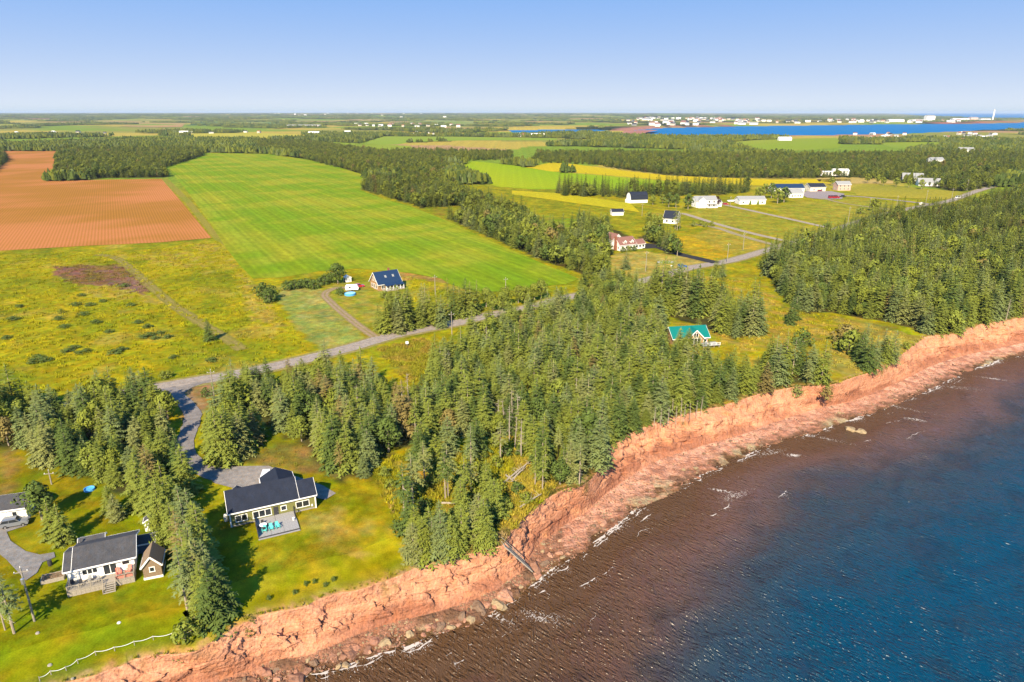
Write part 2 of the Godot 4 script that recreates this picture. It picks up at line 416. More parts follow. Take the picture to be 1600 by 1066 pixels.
func make_areas():
	# fields of the middle distance that the meadow runs into
	area(PackedVector2Array([Vector2(-145.8, -659.4), Vector2(-82.6, -557.1), Vector2(-33.2, -442.8), Vector2(0.0, -367.8), Vector2(21.3, -319.0), Vector2(37.2, -298.3), Vector2(47.3, -308.4), Vector2(98.0, -527.1), Vector2(24.3, -659.4), Vector2(-69.0, -752.5), Vector2(-121.5, -830.2)]), C_MEADOW_GREEN, C_MEADOW, 4.0)
	# dry grass and heath in the left meadow
	area(PackedVector2Array([Vector2(-225.0, -327.5), Vector2(-212.9, -333.4), Vector2(-195.4, -333.4), Vector2(-175.1, -311.0), Vector2(-175.1, -291.2), Vector2(-191.2, -292.4), Vector2(-211.2, -308.4)]), Color(0.24, 0.115, 0.085), Color(0.21, 0.14, 0.04), 4.0)
	area(PackedVector2Array([Vector2(-178.2, -298.3), Vector2(-173.5, -309.7), Vector2(-151.9, -281.1), Vector2(-153.2, -275.7), Vector2(-163.7, -277.8)]), Color(0.24, 0.13, 0.10), Color(0.22, 0.16, 0.05), 4.0)
	area(PackedVector2Array([Vector2(-189.1, -288.9), Vector2(-175.1, -291.2), Vector2(-139.0, -265.5), Vector2(-135.7, -259.8), Vector2(-157.0, -265.5), Vector2(-174.6, -273.6)]), C_MEADOW_DRY, C_MEADOW, 4.0)
	area(PackedVector2Array([Vector2(-157.0, -364.3), Vector2(-117.5, -298.3), Vector2(-97.8, -265.5), Vector2(-79.3, -227.2), Vector2(-80.2, -216.6), Vector2(-94.6, -238.8), Vector2(-123.2, -298.3)]), C_MEADOW_DRY, C_MEADOW, 4.0)
	area(PackedVector2Array([Vector2(-50.6, -331.9), Vector2(-33.0, -313.6), Vector2(-28.1, -292.4), Vector2(-42.3, -304.5), Vector2(-48.7, -298.3), Vector2(-55.1, -311.0)]), Color(0.36, 0.20, 0.06), C_MEADOW_DRY, 2.0)
	area(PackedVector2Array([Vector2(-202.5, -355.6), Vector2(-175.8, -396.8), Vector2(-162.7, -382.8), Vector2(-137.8, -336.4), Vector2(-161.2, -324.6)]), C_MEADOW, C_MEADOW_DRY, 5.0)
	# paddock and garden of the timber house
	area(PackedVector2Array([Vector2(-97.4, -273.6), Vector2(-97.3, -284.4), Vector2(-83.1, -287.7), Vector2(-74.1, -265.5), Vector2(-64.7, -245.4), Vector2(-49.2, -218.6), Vector2(-52.0, -211.9), Vector2(-61.6, -206.8), Vector2(-72.6, -223.6), Vector2(-84.4, -247.1)]), Color(0.28, 0.32, 0.06), Color(0.37, 0.33, 0.09), 2.0)
	area(PackedVector2Array([Vector2(-78.9, -284.4), Vector2(-77.4, -298.3), Vector2(-65.9, -298.3), Vector2(-45.8, -298.3), Vector2(-41.2, -265.5), Vector2(-46.7, -238.8), Vector2(-46.7, -223.6), Vector2(-61.9, -248.9), Vector2(-74.4, -269.5)]), Color(0.27, 0.29, 0.02), Color(0.35, 0.30, 0.05), 2.0)
	# lawns round the white houses
	area(PackedVector2Array([Vector2(52.8, -359.0), Vector2(71.7, -369.6), Vector2(87.7, -355.6), Vector2(101.0, -342.6), Vector2(75.9, -317.7), Vector2(47.3, -298.3), Vector2(48.0, -324.6)]), Color(0.44, 0.34, 0.08), Color(0.36, 0.31, 0.05), 3.0)
	area(PackedVector2Array([Vector2(96.4, -409.6), Vector2(108.2, -418.6), Vector2(114.8, -392.7), Vector2(118.1, -355.6), Vector2(102.3, -347.4), Vector2(94.5, -362.5)]), Color(0.50, 0.34, 0.01), Color(0.42, 0.31, 0.02), 3.0)
	area(PackedVector2Array([Vector2(123.4, -509.9), Vector2(172.8, -565.1), Vector2(203.0, -432.8), Vector2(166.2, -401.0), Vector2(145.8, -458.6)]), Color(0.36, 0.31, 0.035), Color(0.30, 0.30, 0.02), 4.0)
	area(PackedVector2Array([Vector2(201.4, -557.1), Vector2(298.0, -608.8), Vector2(330.5, -557.1), Vector2(209.3, -437.7)]), Color(0.36, 0.31, 0.035), Color(0.29, 0.30, 0.02), 4.0)
	area(PackedVector2Array([Vector2(137.3, -458.6), Vector2(146.5, -409.6), Vector2(148.2, -382.8), Vector2(119.2, -359.0), Vector2(109.0, -414.1)]), Color(0.35, 0.30, 0.03), Color(0.42, 0.31, 0.04), 3.0)
	# clearing beyond the road and the open ground above the cliff on the right
	area(PackedVector2Array([Vector2(-43.1, -206.8), Vector2(-30.1, -217.9), Vector2(-22.6, -206.8), Vector2(-26.8, -176.9), Vector2(-33.3, -184.3)]), Color(0.24, 0.22, 0.02), Color(0.30, 0.20, 0.04), 2.0)
	area(PackedVector2Array([Vector2(84.9, -311.0), Vector2(108.9, -298.3), Vector2(105.8, -256.0), Vector2(121.0, -242.9), Vector2(134.5, -220.0), Vector2(138.7, -217.9), Vector2(118.3, -197.8), Vector2(100.9, -184.3), Vector2(90.1, -174.6), Vector2(96.6, -197.8), Vector2(80.0, -206.8), Vector2(65.1, -197.8), Vector2(77.2, -265.5)]), Color(0.31, 0.27, 0.012), Color(0.40, 0.28, 0.05), 4.0)
	area(PackedVector2Array([Vector2(119.2, -238.8), Vector2(130.8, -234.0), Vector2(137.7, -217.9), Vector2(119.3, -197.8), Vector2(101.9, -184.3), Vector2(95.1, -181.8), Vector2(96.6, -197.8), Vector2(113.4, -216.6)]), C_MEADOW_DRY, Color(0.26, 0.22, 0.04), 4.0)
	# ground below the woods
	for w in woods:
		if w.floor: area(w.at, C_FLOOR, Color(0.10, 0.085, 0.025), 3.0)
	area(PackedVector2Array([Vector2(-75.9, -565.1), Vector2(-41.4, -573.4), Vector2(-26.8, -478.5), Vector2(-44.7, -478.5)]), Color(0.22, 0.25, 0.01), Color(0.26, 0.20, 0.02), 4.0)
	area(PackedVector2Array([Vector2(6.7, -478.5), Vector2(23.7, -509.9), Vector2(49.1, -478.5), Vector2(40.6, -432.8), Vector2(19.9, -423.2)]), Color(0.21, 0.30, 0.01), Color(0.30, 0.26, 0.02), 4.0)
	area(PackedVector2Array([Vector2(-18.0, -145.1), Vector2(0.0, -145.1), Vector2(5.8, -131.2), Vector2(5.4, -120.7), Vector2(0.0, -114.8), Vector2(-12.3, -114.8), Vector2(-20.8, -121.9), Vector2(-23.1, -138.6)]), Color(0.21, 0.22, 0.01), Color(0.32, 0.24, 0.03), 3.0)
	# lawns of the near houses
	area(PackedVector2Array([Vector2(-141.6, -141.8), Vector2(-111.4, -138.6), Vector2(-93.6, -128.5), Vector2(-77.9, -119.5), Vector2(-66.8, -112.6), Vector2(-57.1, -104.4), Vector2(-51.4, -98.8), Vector2(-43.7, -82.7), Vector2(-45.0, -77.1), Vector2(-54.9, -72.4), Vector2(-63.6, -65.3), Vector2(-87.5, -65.3)]), C_LAWN, Color(0.27, 0.23, 0.008), 2.0)
	area(PackedVector2Array([Vector2(-58.3, -112.6), Vector2(-52.0, -129.8), Vector2(-40.3, -127.1), Vector2(-34.2, -124.0), Vector2(-28.7, -119.5), Vector2(-24.7, -114.8), Vector2(-19.9, -106.3), Vector2(-18.0, -96.2), Vector2(-24.4, -90.3), Vector2(-36.8, -84.7), Vector2(-39.9, -82.7), Vector2(-50.6, -97.1)]), Color(0.23, 0.225, 0.005), Color(0.32, 0.26, 0.012), 1.5)
	area(PackedVector2Array([Vector2(-40.1, -112.6), Vector2(-32.1, -114.8), Vector2(-23.5, -108.3), Vector2(-20.3, -102.5), Vector2(-26.2, -98.8), Vector2(-34.9, -102.5)]), Color(0.32, 0.27, 0.008), Color(0.37, 0.27, 0.05), 3.0)
	area(PackedVector2Array([Vector2(-56.4, -132.7), Vector2(-55.0, -138.6), Vector2(-48.7, -141.8), Vector2(-37.6, -127.1), Vector2(-31.2, -121.9), Vector2(-21.9, -112.6), Vector2(-18.7, -102.5), Vector2(-19.9, -106.3), Vector2(-24.9, -116.0), Vector2(-33.6, -124.0), Vector2(-40.5, -127.6), Vector2(-48.8, -128.5)]), Color(0.30, 0.19, 0.07), Color(0.20, 0.17, 0.03), 1.5)
	area(PackedVector2Array([Vector2(-30.5, -128.5), Vector2(-22.9, -137.1), Vector2(-8.7, -138.6), Vector2(4.3, -138.6), Vector2(10.7, -125.8), Vector2(6.3, -117.1), Vector2(0.0, -106.3), Vector2(-2.3, -102.5), Vector2(-10.9, -98.8), Vector2(-17.1, -96.2), Vector2(-18.9, -102.5), Vector2(-23.5, -114.8)]), Color(0.24, 0.22, 0.010), Color(0.34, 0.25, 0.04), 2.0)
	area(PackedVector2Array([Vector2(-18.3, -97.1), Vector2(-11.1, -100.2), Vector2(-1.2, -106.7), Vector2(0.0, -105.3), Vector2(-1.7, -102.1), Vector2(-10.8, -97.4), Vector2(-16.0, -95.7)]), Color(0.30, 0.20, 0.12), Color(0.20, 0.15, 0.05), 1.0)
	area(PackedVector2Array([Vector2(-82.3, -155.8), Vector2(-90.1, -174.6), Vector2(-84.8, -178.8), Vector2(-79.9, -167.9), Vector2(-78.3, -155.8), Vector2(-75.2, -145.1)]), Color(0.33, 0.19, 0.10), Color(0.22, 0.17, 0.05), 1.5)
	area(PackedVector2Array([Vector2(-121.5, -146.8), Vector2(-116.2, -141.8), Vector2(-103.5, -127.1), Vector2(-98.9, -117.1), Vector2(-98.8, -114.8)]), Color(0.22, 0.20, 0.015), Color(0.3, 0.2, 0.05), 2.0)

func ground_color(x: float, z: float) -> Color:
	var d := sqrt(x * x + z * z)
	var a := n_mid.get_noise_2d(x, z)
	var b := n_small.get_noise_2d(x, z)
	var col: Color
	if d < 900.0:
		col = C_MEADOW.lerp(C_MEADOW_GREEN, smoothstep(-0.25, 0.45, a + b * 0.5))
		col = col.lerp(C_MEADOW_DRY, smoothstep(0.15, 0.6, n_mid.get_noise_2d(x * 1.7 + 300.0, z * 1.7)) * 0.7)
	if d > 640.0:
		var far := [Color(0.035, 0.045, 0.012), Color(0.20, 0.29, 0.025), Color(0.44, 0.35, 0.06), Color(0.42, 0.26, 0.13), Color(0.27, 0.27, 0.05)]
		var q: Color = far[parcel(x, z)]
		q = q.lerp(q * 1.25, b * 0.5 + 0.5)
		col = q if d >= 900.0 else col.lerp(q, smoothstep(640.0, 900.0, d))
	var s := 1.0 if d < 420.0 else 1.0 + (d - 420.0) / 300.0
	if d < 1000.0:
		var wx := n_small.get_noise_2d(x * 2.0 + 70.0, z * 2.0)
		var wz := n_small.get_noise_2d(x * 2.0, z * 2.0 + 70.0)
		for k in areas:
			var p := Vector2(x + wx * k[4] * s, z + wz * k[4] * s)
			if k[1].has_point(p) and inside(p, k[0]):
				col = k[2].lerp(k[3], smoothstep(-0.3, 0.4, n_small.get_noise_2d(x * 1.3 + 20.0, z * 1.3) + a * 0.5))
	if d > 1800.0:   # red sand and shingle round the bay, the town's gardens
		var e := line_dist(Vector2(x, z), bay_area)
		if e < 60.0 and x < 1300.0: col = Color(0.42, 0.20, 0.14)
		elif e < 130.0 and x > 3000.0 and z < -5000.0: col = Color(0.42, 0.15, 0.08)
	return col

func graded(from: float, near0: float, near1: float, to: float, step: float, grow: float) -> PackedFloat32Array:
	var out := PackedFloat32Array()
	var s := step
	var x := near0
	while x > from:
		x -= s
		s *= grow
		out.append(x)
	out.reverse()
	x = near0
	while x < near1:
		out.append(x)
		x += step
	s = step
	while x < to:
		out.append(x)
		x += s
		s *= grow
	return out

func make_ground():
	var xs := graded(-30000.0, -330.0, 330.0, 30000.0, 2.2, 1.045)
	var zs := graded(-40000.0, -430.0, -60.0, 1500.0, 2.2, 1.04)
	var b := MB.new()
	var w := xs.size()
	for z in zs:
		for x in xs:
			b.v.append(Vector3(x, land_height(x, z), z))
			var seen := absf(x) < 0.85 * -z + 60.0
			var c := ground_color(x, z) if seen else C_MEADOW_GREEN
			b.c.append(Color(minf(c.r * 1.5, 1), minf(c.g * 1.5, 1), minf(c.b * 1.5, 1)))
			b.t.append(Vector2(x, z))
	for j in zs.size() - 1:
		for i in w - 1:
			var k := j * w + i
			if b.v[k].y < 0 and b.v[k + 1].y < 0 and b.v[k + w].y < 0 and b.v[k + w + 1].y < 0: continue
			b.i.append_array([k, k + 1, k + w + 1, k, k + w + 1, k + w])
	var a := []
	a.resize(Mesh.ARRAY_MAX)
	a[Mesh.ARRAY_VERTEX] = b.v
	a[Mesh.ARRAY_COLOR] = b.c
	a[Mesh.ARRAY_TEX_UV] = b.t
	var t2 := PackedVector2Array()
	for p in b.t: t2.append(Vector2(p.x * 0.8 + p.y * 0.6, p.y * 0.8 - p.x * 0.6) / 17.3)
	a[Mesh.ARRAY_TEX_UV2] = t2
	a[Mesh.ARRAY_INDEX] = b.i
	var m := ArrayMesh.new()
	m.add_surface_from_arrays(Mesh.PRIMITIVE_TRIANGLES, a)
	m.surface_set_material(0, M.ground)
	struct("ground", m, "yellow-green meadow and farmland running from the cliff top to the horizon")

# a flat sheet with the given outline, subdivided so that its colour can vary; turn: direction of the texture
func sheet(called: String, label: String, category: String, outline: PackedVector2Array, y: float, m: Material, tile: Vector2, turn: float, cols: Array, cell := 0.0, freq := 1.0) -> MeshInstance3D:
	var b := MB.new()
	var polys := [outline]
	if cell > 0.0:
		polys = []
		var box := Rect2(outline[0], Vector2.ZERO)
		for p in outline: box = box.expand(p)
		var nx := ceili(box.size.x / cell)
		var nz := ceili(box.size.y / cell)
		for j in nz:
			for i in nx:
				var o := box.position + Vector2(i, j) * cell
				var q := PackedVector2Array([o, o + Vector2(cell, 0), o + Vector2(cell, cell), o + Vector2(0, cell)])
				var n := 0
				for p in q: n += int(inside(p, outline))
				if n == 4: polys.append(q)
				else: polys.append_array(Geometry2D.intersect_polygons(q, outline))
	for poly in polys:
		var f := Geometry2D.triangulate_polygon(poly)
		var k := b.v.size()
		for p in poly:
			b.v.append(Vector3(p.x, y, p.y))
			var s := smoothstep(-0.35, 0.4, n_mid.get_noise_2d(p.x * freq, p.y * freq) + 0.6 * n_small.get_noise_2d(p.x * freq, p.y * freq))
			var c: Color = cols[0].lerp(cols[1], s)
			b.c.append(c)
			var r: Vector2 = p.rotated(turn)
			b.t.append(Vector2(r.x / tile.x, r.y / tile.y))
		for q in f: b.i.append(k + q)
	return struct(called, b.mesh(m), label, category)

# a ribbon along a line
func ribbon(called: String, label: String, category: String, line: PackedVector2Array, width: float, y: float, m: Material, cols: Array, wear := 0.0) -> MeshInstance3D:
	var c := Curve2D.new()
	for k in line.size():
		var d := (line[mini(k + 1, line.size() - 1)] - line[maxi(k - 1, 0)]) * 0.16
		c.add_point(line[k], -d, d)
	c.bake_interval = 2.0
	var pts := c.get_baked_points()
	var b := MB.new()
	var run := 0.0
	var across := [-1.0, -0.82, -0.5, -0.28, 0.0, 0.28, 0.5, 0.82, 1.0]
	for k in pts.size():
		var d := (pts[mini(k + 1, pts.size() - 1)] - pts[maxi(k - 1, 0)]).normalized()
		var s := Vector2(-d.y, d.x)
		if k: run += pts[k].distance_to(pts[k - 1])
		for e in across:
			var wob: float = n_small.get_noise_2d(run * 3.0, e * 40.0) * 0.35 if absf(e) > 0.9 else 0.0
			var p: Vector2 = pts[k] + s * (e * width * 0.5 + wob)
			b.v.append(Vector3(p.x, y, p.y))
			b.t.append(p / 7.0)
			var q: float = n_small.get_noise_2d(run * 0.8, e * 60.0) * 0.5 + 0.5
			var col: Color = cols[0].lerp(cols[1], q)
			if cols.size() > 2 and absf(absf(e) - 0.39) > 0.2: col = col.lerp(cols[2], wear)
			b.c.append(col)
	var w := across.size()
	for k in pts.size() - 1:
		for e in w - 1:
			var q := k * w + e
			b.i.append_array([q, q + 1, q + w + 1, q, q + w + 1, q + w])
	return struct(called, b.mesh(m), label, category)

func resampled(line: PackedVector2Array, u: float) -> Vector2:   # u counts the line's points, smoothed between them
	var k := clampi(int(u), 0, line.size() - 2)
	return line[k].cubic_interpolate(line[k + 1], line[maxi(k - 1, 0)], line[mini(k + 2, line.size() - 1)], u - k)

func make_cliff():
	var us := PackedFloat32Array()
	for k in shore_top.size() - 1:
		var n := clampi(ceili(shore_top[k].distance_to(shore_top[k + 1]) / 0.36), 4, 90)
		for q in n: us.append(k + q / float(n))
	var fs := PackedFloat32Array()
	for q in 14: fs.append(-pow(1.0 - q / 14.0, 1.5))
	for q in 52: fs.append(q / 52.0)
	for q in 29: fs.append(1.0 + q / 28.0)
	for q in 5: fs.append(2.2 + q * 0.3)
	var b := MB.new()
	var rows := fs.size()
	var lump := FastNoiseLite.new()
	lump.seed = 8; lump.frequency = 0.16; lump.fractal_octaves = 4; lump.fractal_gain = 0.55
	var gully := FastNoiseLite.new()
	gully.seed = 9; gully.frequency = 0.11; gully.fractal_type = FastNoiseLite.FRACTAL_RIDGED; gully.fractal_octaves = 3
	var block := FastNoiseLite.new()
	block.seed = 10; block.noise_type = FastNoiseLite.TYPE_CELLULAR; block.frequency = 0.33; block.cellular_return_type = FastNoiseLite.RETURN_CELL_VALUE; block.fractal_type = FastNoiseLite.FRACTAL_NONE
	var run := 0.0
	var last := resampled(shore_top, 0)
	var reefy := FastNoiseLite.new()
	reefy.seed = 12; reefy.frequency = 0.03
	for u in us:
		var a := resampled(shore_top, u)
		var f := resampled(shore_foot, u)
		var w := resampled(shore_water, u)
		run += a.distance_to(last)
		last = a
		var out := (f - a).normalized()
		var tangent := (resampled(shore_top, u + 0.6) - resampled(shore_top, u - 0.6)).normalized()
		var square := Vector2(-tangent.y, tangent.x)
		var edge := gully.get_noise_1d(run) * 1.0 + n_small.get_noise_2d(run * 4.0, 7.0) * 0.7   # the brink wanders
		for s in fs:
			var p: Vector2
			var y: float
			var col: Color
			if s < 0.0:                                    # turf that runs up to the brink
				p = a + square * s * 10.0 + out * edge * (1.0 + s)
				y = TOP + 0.05 * smoothstep(-1.0, -0.9, s) - 0.02 + (0.05 + 0.10 * n_small.get_noise_2d(p.x * 5.0, p.y * 5.0)) * smoothstep(-0.5, -0.1, s) - 0.35 * smoothstep(-0.12, 0.0, s)
				col = ground_color(p.x, p.y)
				var bare := smoothstep(-0.14, 0.04, s + 0.16 * n_small.get_noise_2d(p.x * 6.0, p.y * 6.0))
				col = col.lerp(Color(0.24, 0.20, 0.03), smoothstep(-0.3, -0.08, s) * 0.6)
				col = col.lerp(Color(0.42, 0.22, 0.12), bare * 0.8)
			elif s <= 1.0:                                 # the face
				var h := 1.0 - pow(s, 0.85)
				y = lerpf(1.2, TOP - 0.3, h)
				p = a.lerp(f, pow(s, 1.15)) + out * edge * (1.0 - s)
				var mid := sin(PI * clampf(s, 0, 1))
				var g := gully.get_noise_2d(run, y * 0.35)
				var l := lump.get_noise_3d(p.x, y * 1.5, p.y)
				var c := block.get_noise_3d(p.x, y * 1.6, p.y)
				var crack := smoothstep(0.45, 0.8, gully.get_noise_3d(p.x * 2.6, y * 1.3, p.y * 2.6))
				p += out * mid * (g * 1.1 + l * 1.7 + c * 0.6 - crack * 0.7)
				y += mid * (0.22 * sin(y * 5.2 + l * 4.0) + l * 0.8 + c * 0.3)
				var tone := n_mid.get_noise_3d(p.x * 3.0, y * 9.0, p.y * 3.0)
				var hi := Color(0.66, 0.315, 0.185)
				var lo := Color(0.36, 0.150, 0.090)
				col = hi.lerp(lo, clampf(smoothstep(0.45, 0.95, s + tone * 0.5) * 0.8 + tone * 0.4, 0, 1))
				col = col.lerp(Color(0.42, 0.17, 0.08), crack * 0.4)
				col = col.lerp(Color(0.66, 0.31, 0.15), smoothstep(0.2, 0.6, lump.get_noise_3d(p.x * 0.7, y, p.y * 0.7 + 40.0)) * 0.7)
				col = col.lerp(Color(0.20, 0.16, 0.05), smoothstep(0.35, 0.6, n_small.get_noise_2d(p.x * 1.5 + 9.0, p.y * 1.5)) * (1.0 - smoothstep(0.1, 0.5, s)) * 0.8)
			else:                                          # rock shelf and shingle down to the water, and on below it
				var q := s - 1.0
				p = f.lerp(w, q) if q <= 1.0 else w + (w - f).normalized() * (q - 1.0) * 9.0
				y = lerpf(1.2, 0.02, pow(q, 0.8)) if q <= 1.0 else -0.02 - (q - 1.0) * 2.2
				var c := block.get_noise_3d(p.x * 1.2, 0.0, p.y * 1.2)
				var l := lump.get_noise_3d(p.x * 2.0, 5.0, p.y * 2.0)
				var rough := smoothstep(1.0, 1.15, s) * (1.0 - smoothstep(2.0, 2.3, s) * 0.6)
				y += rough * (c * 0.16 + l * 0.35 + 0.12 * gully.get_noise_2d(p.x * 3.0, p.y * 3.0))
				p += out * l * 0.9 * rough
				var wet := smoothstep(0.5, 0.1, y + l * 0.3)
				var reef := reefy.get_noise_2d(p.x, p.y)
				var sand := Color(0.62, 0.335, 0.235).lerp(Color(0.43, 0.205, 0.135), clampf(0.5 + c * 0.6 + l, 0, 1))
				if p.x < 10.0: sand = Color(0.34, 0.160, 0.100).lerp(Color(0.17, 0.095, 0.06), clampf(0.4 + c * 0.6 + l, 0, 1))
				col = sand.lerp(Color(0.16, 0.11, 0.030), wet * smoothstep(-0.2, 0.3, reef + l) * 0.9)
				col = col.lerp(Color(0.085, 0.045, 0.022), wet * 0.75)
				col = col.lerp(Color(0.44, 0.36, 0.22), smoothstep(0.25, 0.5, c) * smoothstep(-0.1, 0.3, reef) * (1.0 - smoothstep(0.3, 0.9, y)) * 0.8)
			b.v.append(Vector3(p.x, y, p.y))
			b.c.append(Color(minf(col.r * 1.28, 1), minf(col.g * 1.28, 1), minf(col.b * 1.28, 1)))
	for j in us.size() - 1:
		for k in rows - 1:
			var q := j * rows + k
			b.i.append_array([q, q + 1, q + rows + 1, q, q + rows + 1, q + rows])
	b.n.resize(b.v.size())
	for k in range(0, b.i.size(), 3):
		var n := (b.v[b.i[k + 1]] - b.v[b.i[k]]).cross(b.v[b.i[k + 2]] - b.v[b.i[k]])
		for e in 3: b.n[b.i[k + e]] += n
	var flip := -1.0 if b.n[rows * 20 + 2].y < 0.0 else 1.0
	for k in b.n.size(): b.n[k] = b.n[k].normalized() * flip
	if flip > 0.0: b.i.reverse()
	var turf := MB.new()
	for k in b.v.size():
		turf.v.append(b.v[k]); turf.n.append(b.n[k]); turf.t.append(Vector2(b.v[k].x, b.v[k].z))
		turf.c.append(b.c[k] * 0.96)
	var rock := PackedInt32Array()
	for k in range(0, b.i.size(), 3):
		var s: float = minf(fs[b.i[k] % rows], minf(fs[b.i[k + 1] % rows], fs[b.i[k + 2] % rows]))
		if s < -0.04: turf.i.append_array([b.i[k], b.i[k + 1], b.i[k + 2]])
		else: rock.append_array([b.i[k], b.i[k + 1], b.i[k + 2]])
	b.i = rock
	struct("turf_edge", turf.mesh(M.turf), "strip of turf along the brink of the red cliff")
	struct("cliff", b.mesh(M.cliff), "crumbling salmon-red sandstone cliff with its rock shelf along the sea", "cliff")

func swell(x: float, z: float, s: float) -> float:     # height of the sea; s: distance out from the shore
	var k := n_mid.get_noise_2d(x * 1.4, z * 1.4)
	var h := 0.05 * n_small.get_noise_2d(x * 5.0, z * 5.0)
	var ph := s * 0.62 + k * 7.0
	var crest := pow(0.5 + 0.5 * sin(ph), 3.0)
	h += crest * 0.55 * smoothstep(0.0, 6.0, s) * (1.0 - smoothstep(25.0, 48.0, s)) * clampf(0.4 + 1.2 * n_small.get_noise_2d(x * 0.7, z * 0.7), 0.0, 1.0)
	h += 0.12 * sin(x * 0.21 - z * 0.33 + k * 5.0) * smoothstep(15.0, 60.0, s)
	h += 0.09 * sin(x * 0.62 + z * 0.35 + k * 9.0) * smoothstep(15.0, 60.0, s)
	return h

func sea_color(x: float, z: float, s: float) -> Color:
	var a := n_mid.get_noise_2d(x * 0.8, z * 0.8)
	var b := n_small.get_noise_2d(x * 0.9 + 40.0, z * 0.9)
	var c := Color(0.078, 0.040, 0.018)
	c = c.lerp(Color(0.108, 0.060, 0.047), smoothstep(4.0, 16.0, s + a * 8.0) * smoothstep(0.0, 60.0, x))
	var lee := 14.0 * (1.0 - smoothstep(-20.0, 70.0, x))
	c = c.lerp(Color(0.034, 0.036, 0.038), smoothstep(7.0, 27.0, s + a * 8.0 + b * 3.0 - lee))
	c = c.lerp(Color(0.001, 0.037, 0.072), smoothstep(15.0, 50.0, s + a * 9.0 + b * 3.0 - lee * 1.1))
	c = c.lerp(Color(0.018, 0.016, 0.012), smoothstep(0.15, 0.5, b - a * 0.3) * smoothstep(8.0, 22.0, s) * 0.3)
	return c

func make_sea(g: Dictionary):
	# near water with its swell
	var b := MB.new()
	var st := 0.75
	var w := 560
	var h := 340
	var x0 := -80.0
	var z0 := -315.0
	for j in h:
		for i in w:
			var x := x0 + i * st
			var z := z0 + j * st
			var s := grid_at(g, x, z)
			if s < -9.0:
				b.v.append(Vector3(x, -1, z)); b.c.append(Color.BLACK); b.t.append(Vector2.ZERO)
				continue
			var rim := smoothstep(0.0, 12.0, minf(minf(i, w - 1 - i), minf(j, h - 1 - j)) * st)
			b.v.append(Vector3(x, swell(x, z, s) * rim + 0.02 * rim, z))
			b.c.append(sea_color(x, z, s))
			b.t.append(Vector2(x + z, z - x) * 0.7071 / 58.0)
	for j in h - 1:
		for i in w - 1:
			var k := j * w + i
			if grid_at(g, b.v[k].x, b.v[k].z) < -5.0: continue
			b.i.append_array([k, k + 1, k + w + 1, k, k + w + 1, k + w])
	b.n.resize(b.v.size())
	for k in b.v.size(): b.n[k] = Vector3.UP
	for j in range(1, h - 1):
		for i in range(1, w - 1):
			var k := j * w + i
			b.n[k] = Vector3(b.v[k - 1].y - b.v[k + 1].y, 2 * st, b.v[k - w].y - b.v[k + w].y).normalized()
	struct("sea", b.mesh(M.water), "wind-rippled sea below the cliff, brown by the shore and deep blue farther out", "sea")
	# the rest of the water out to the horizon: a sheet round the near water
	b = MB.new()
	var x1 := x0 + (w - 1) * st
	var z1 := z0 + (h - 1) * st
	var blue := Color(0.0, 0.115, 0.30)
	for r in [[-40000.0, -44000.0, 40000.0, z0], [-40000.0, z1, 40000.0, 1500.0], [-40000.0, z0, x0, z1], [x1, z0, 40000.0, z1]]:
		var k := b.v.size()
		for e in [[r[0], r[1]], [r[2], r[1]], [r[2], r[3]], [r[0], r[3]]]:
			b.v.append(Vector3(e[0], 0, e[1]))
			b.c.append(blue)
			b.n.append(Vector3.UP)
			b.t.append(Vector2(e[0] + e[1], e[1] - e[0]) * 0.7071 / 58.0)
		b.i.append_array([k, k + 1, k + 2, k, k + 2, k + 3])
	struct("open_sea", b.mesh(M.far_water), "bright blue water of the bay and the open sea to the horizon", "sea")

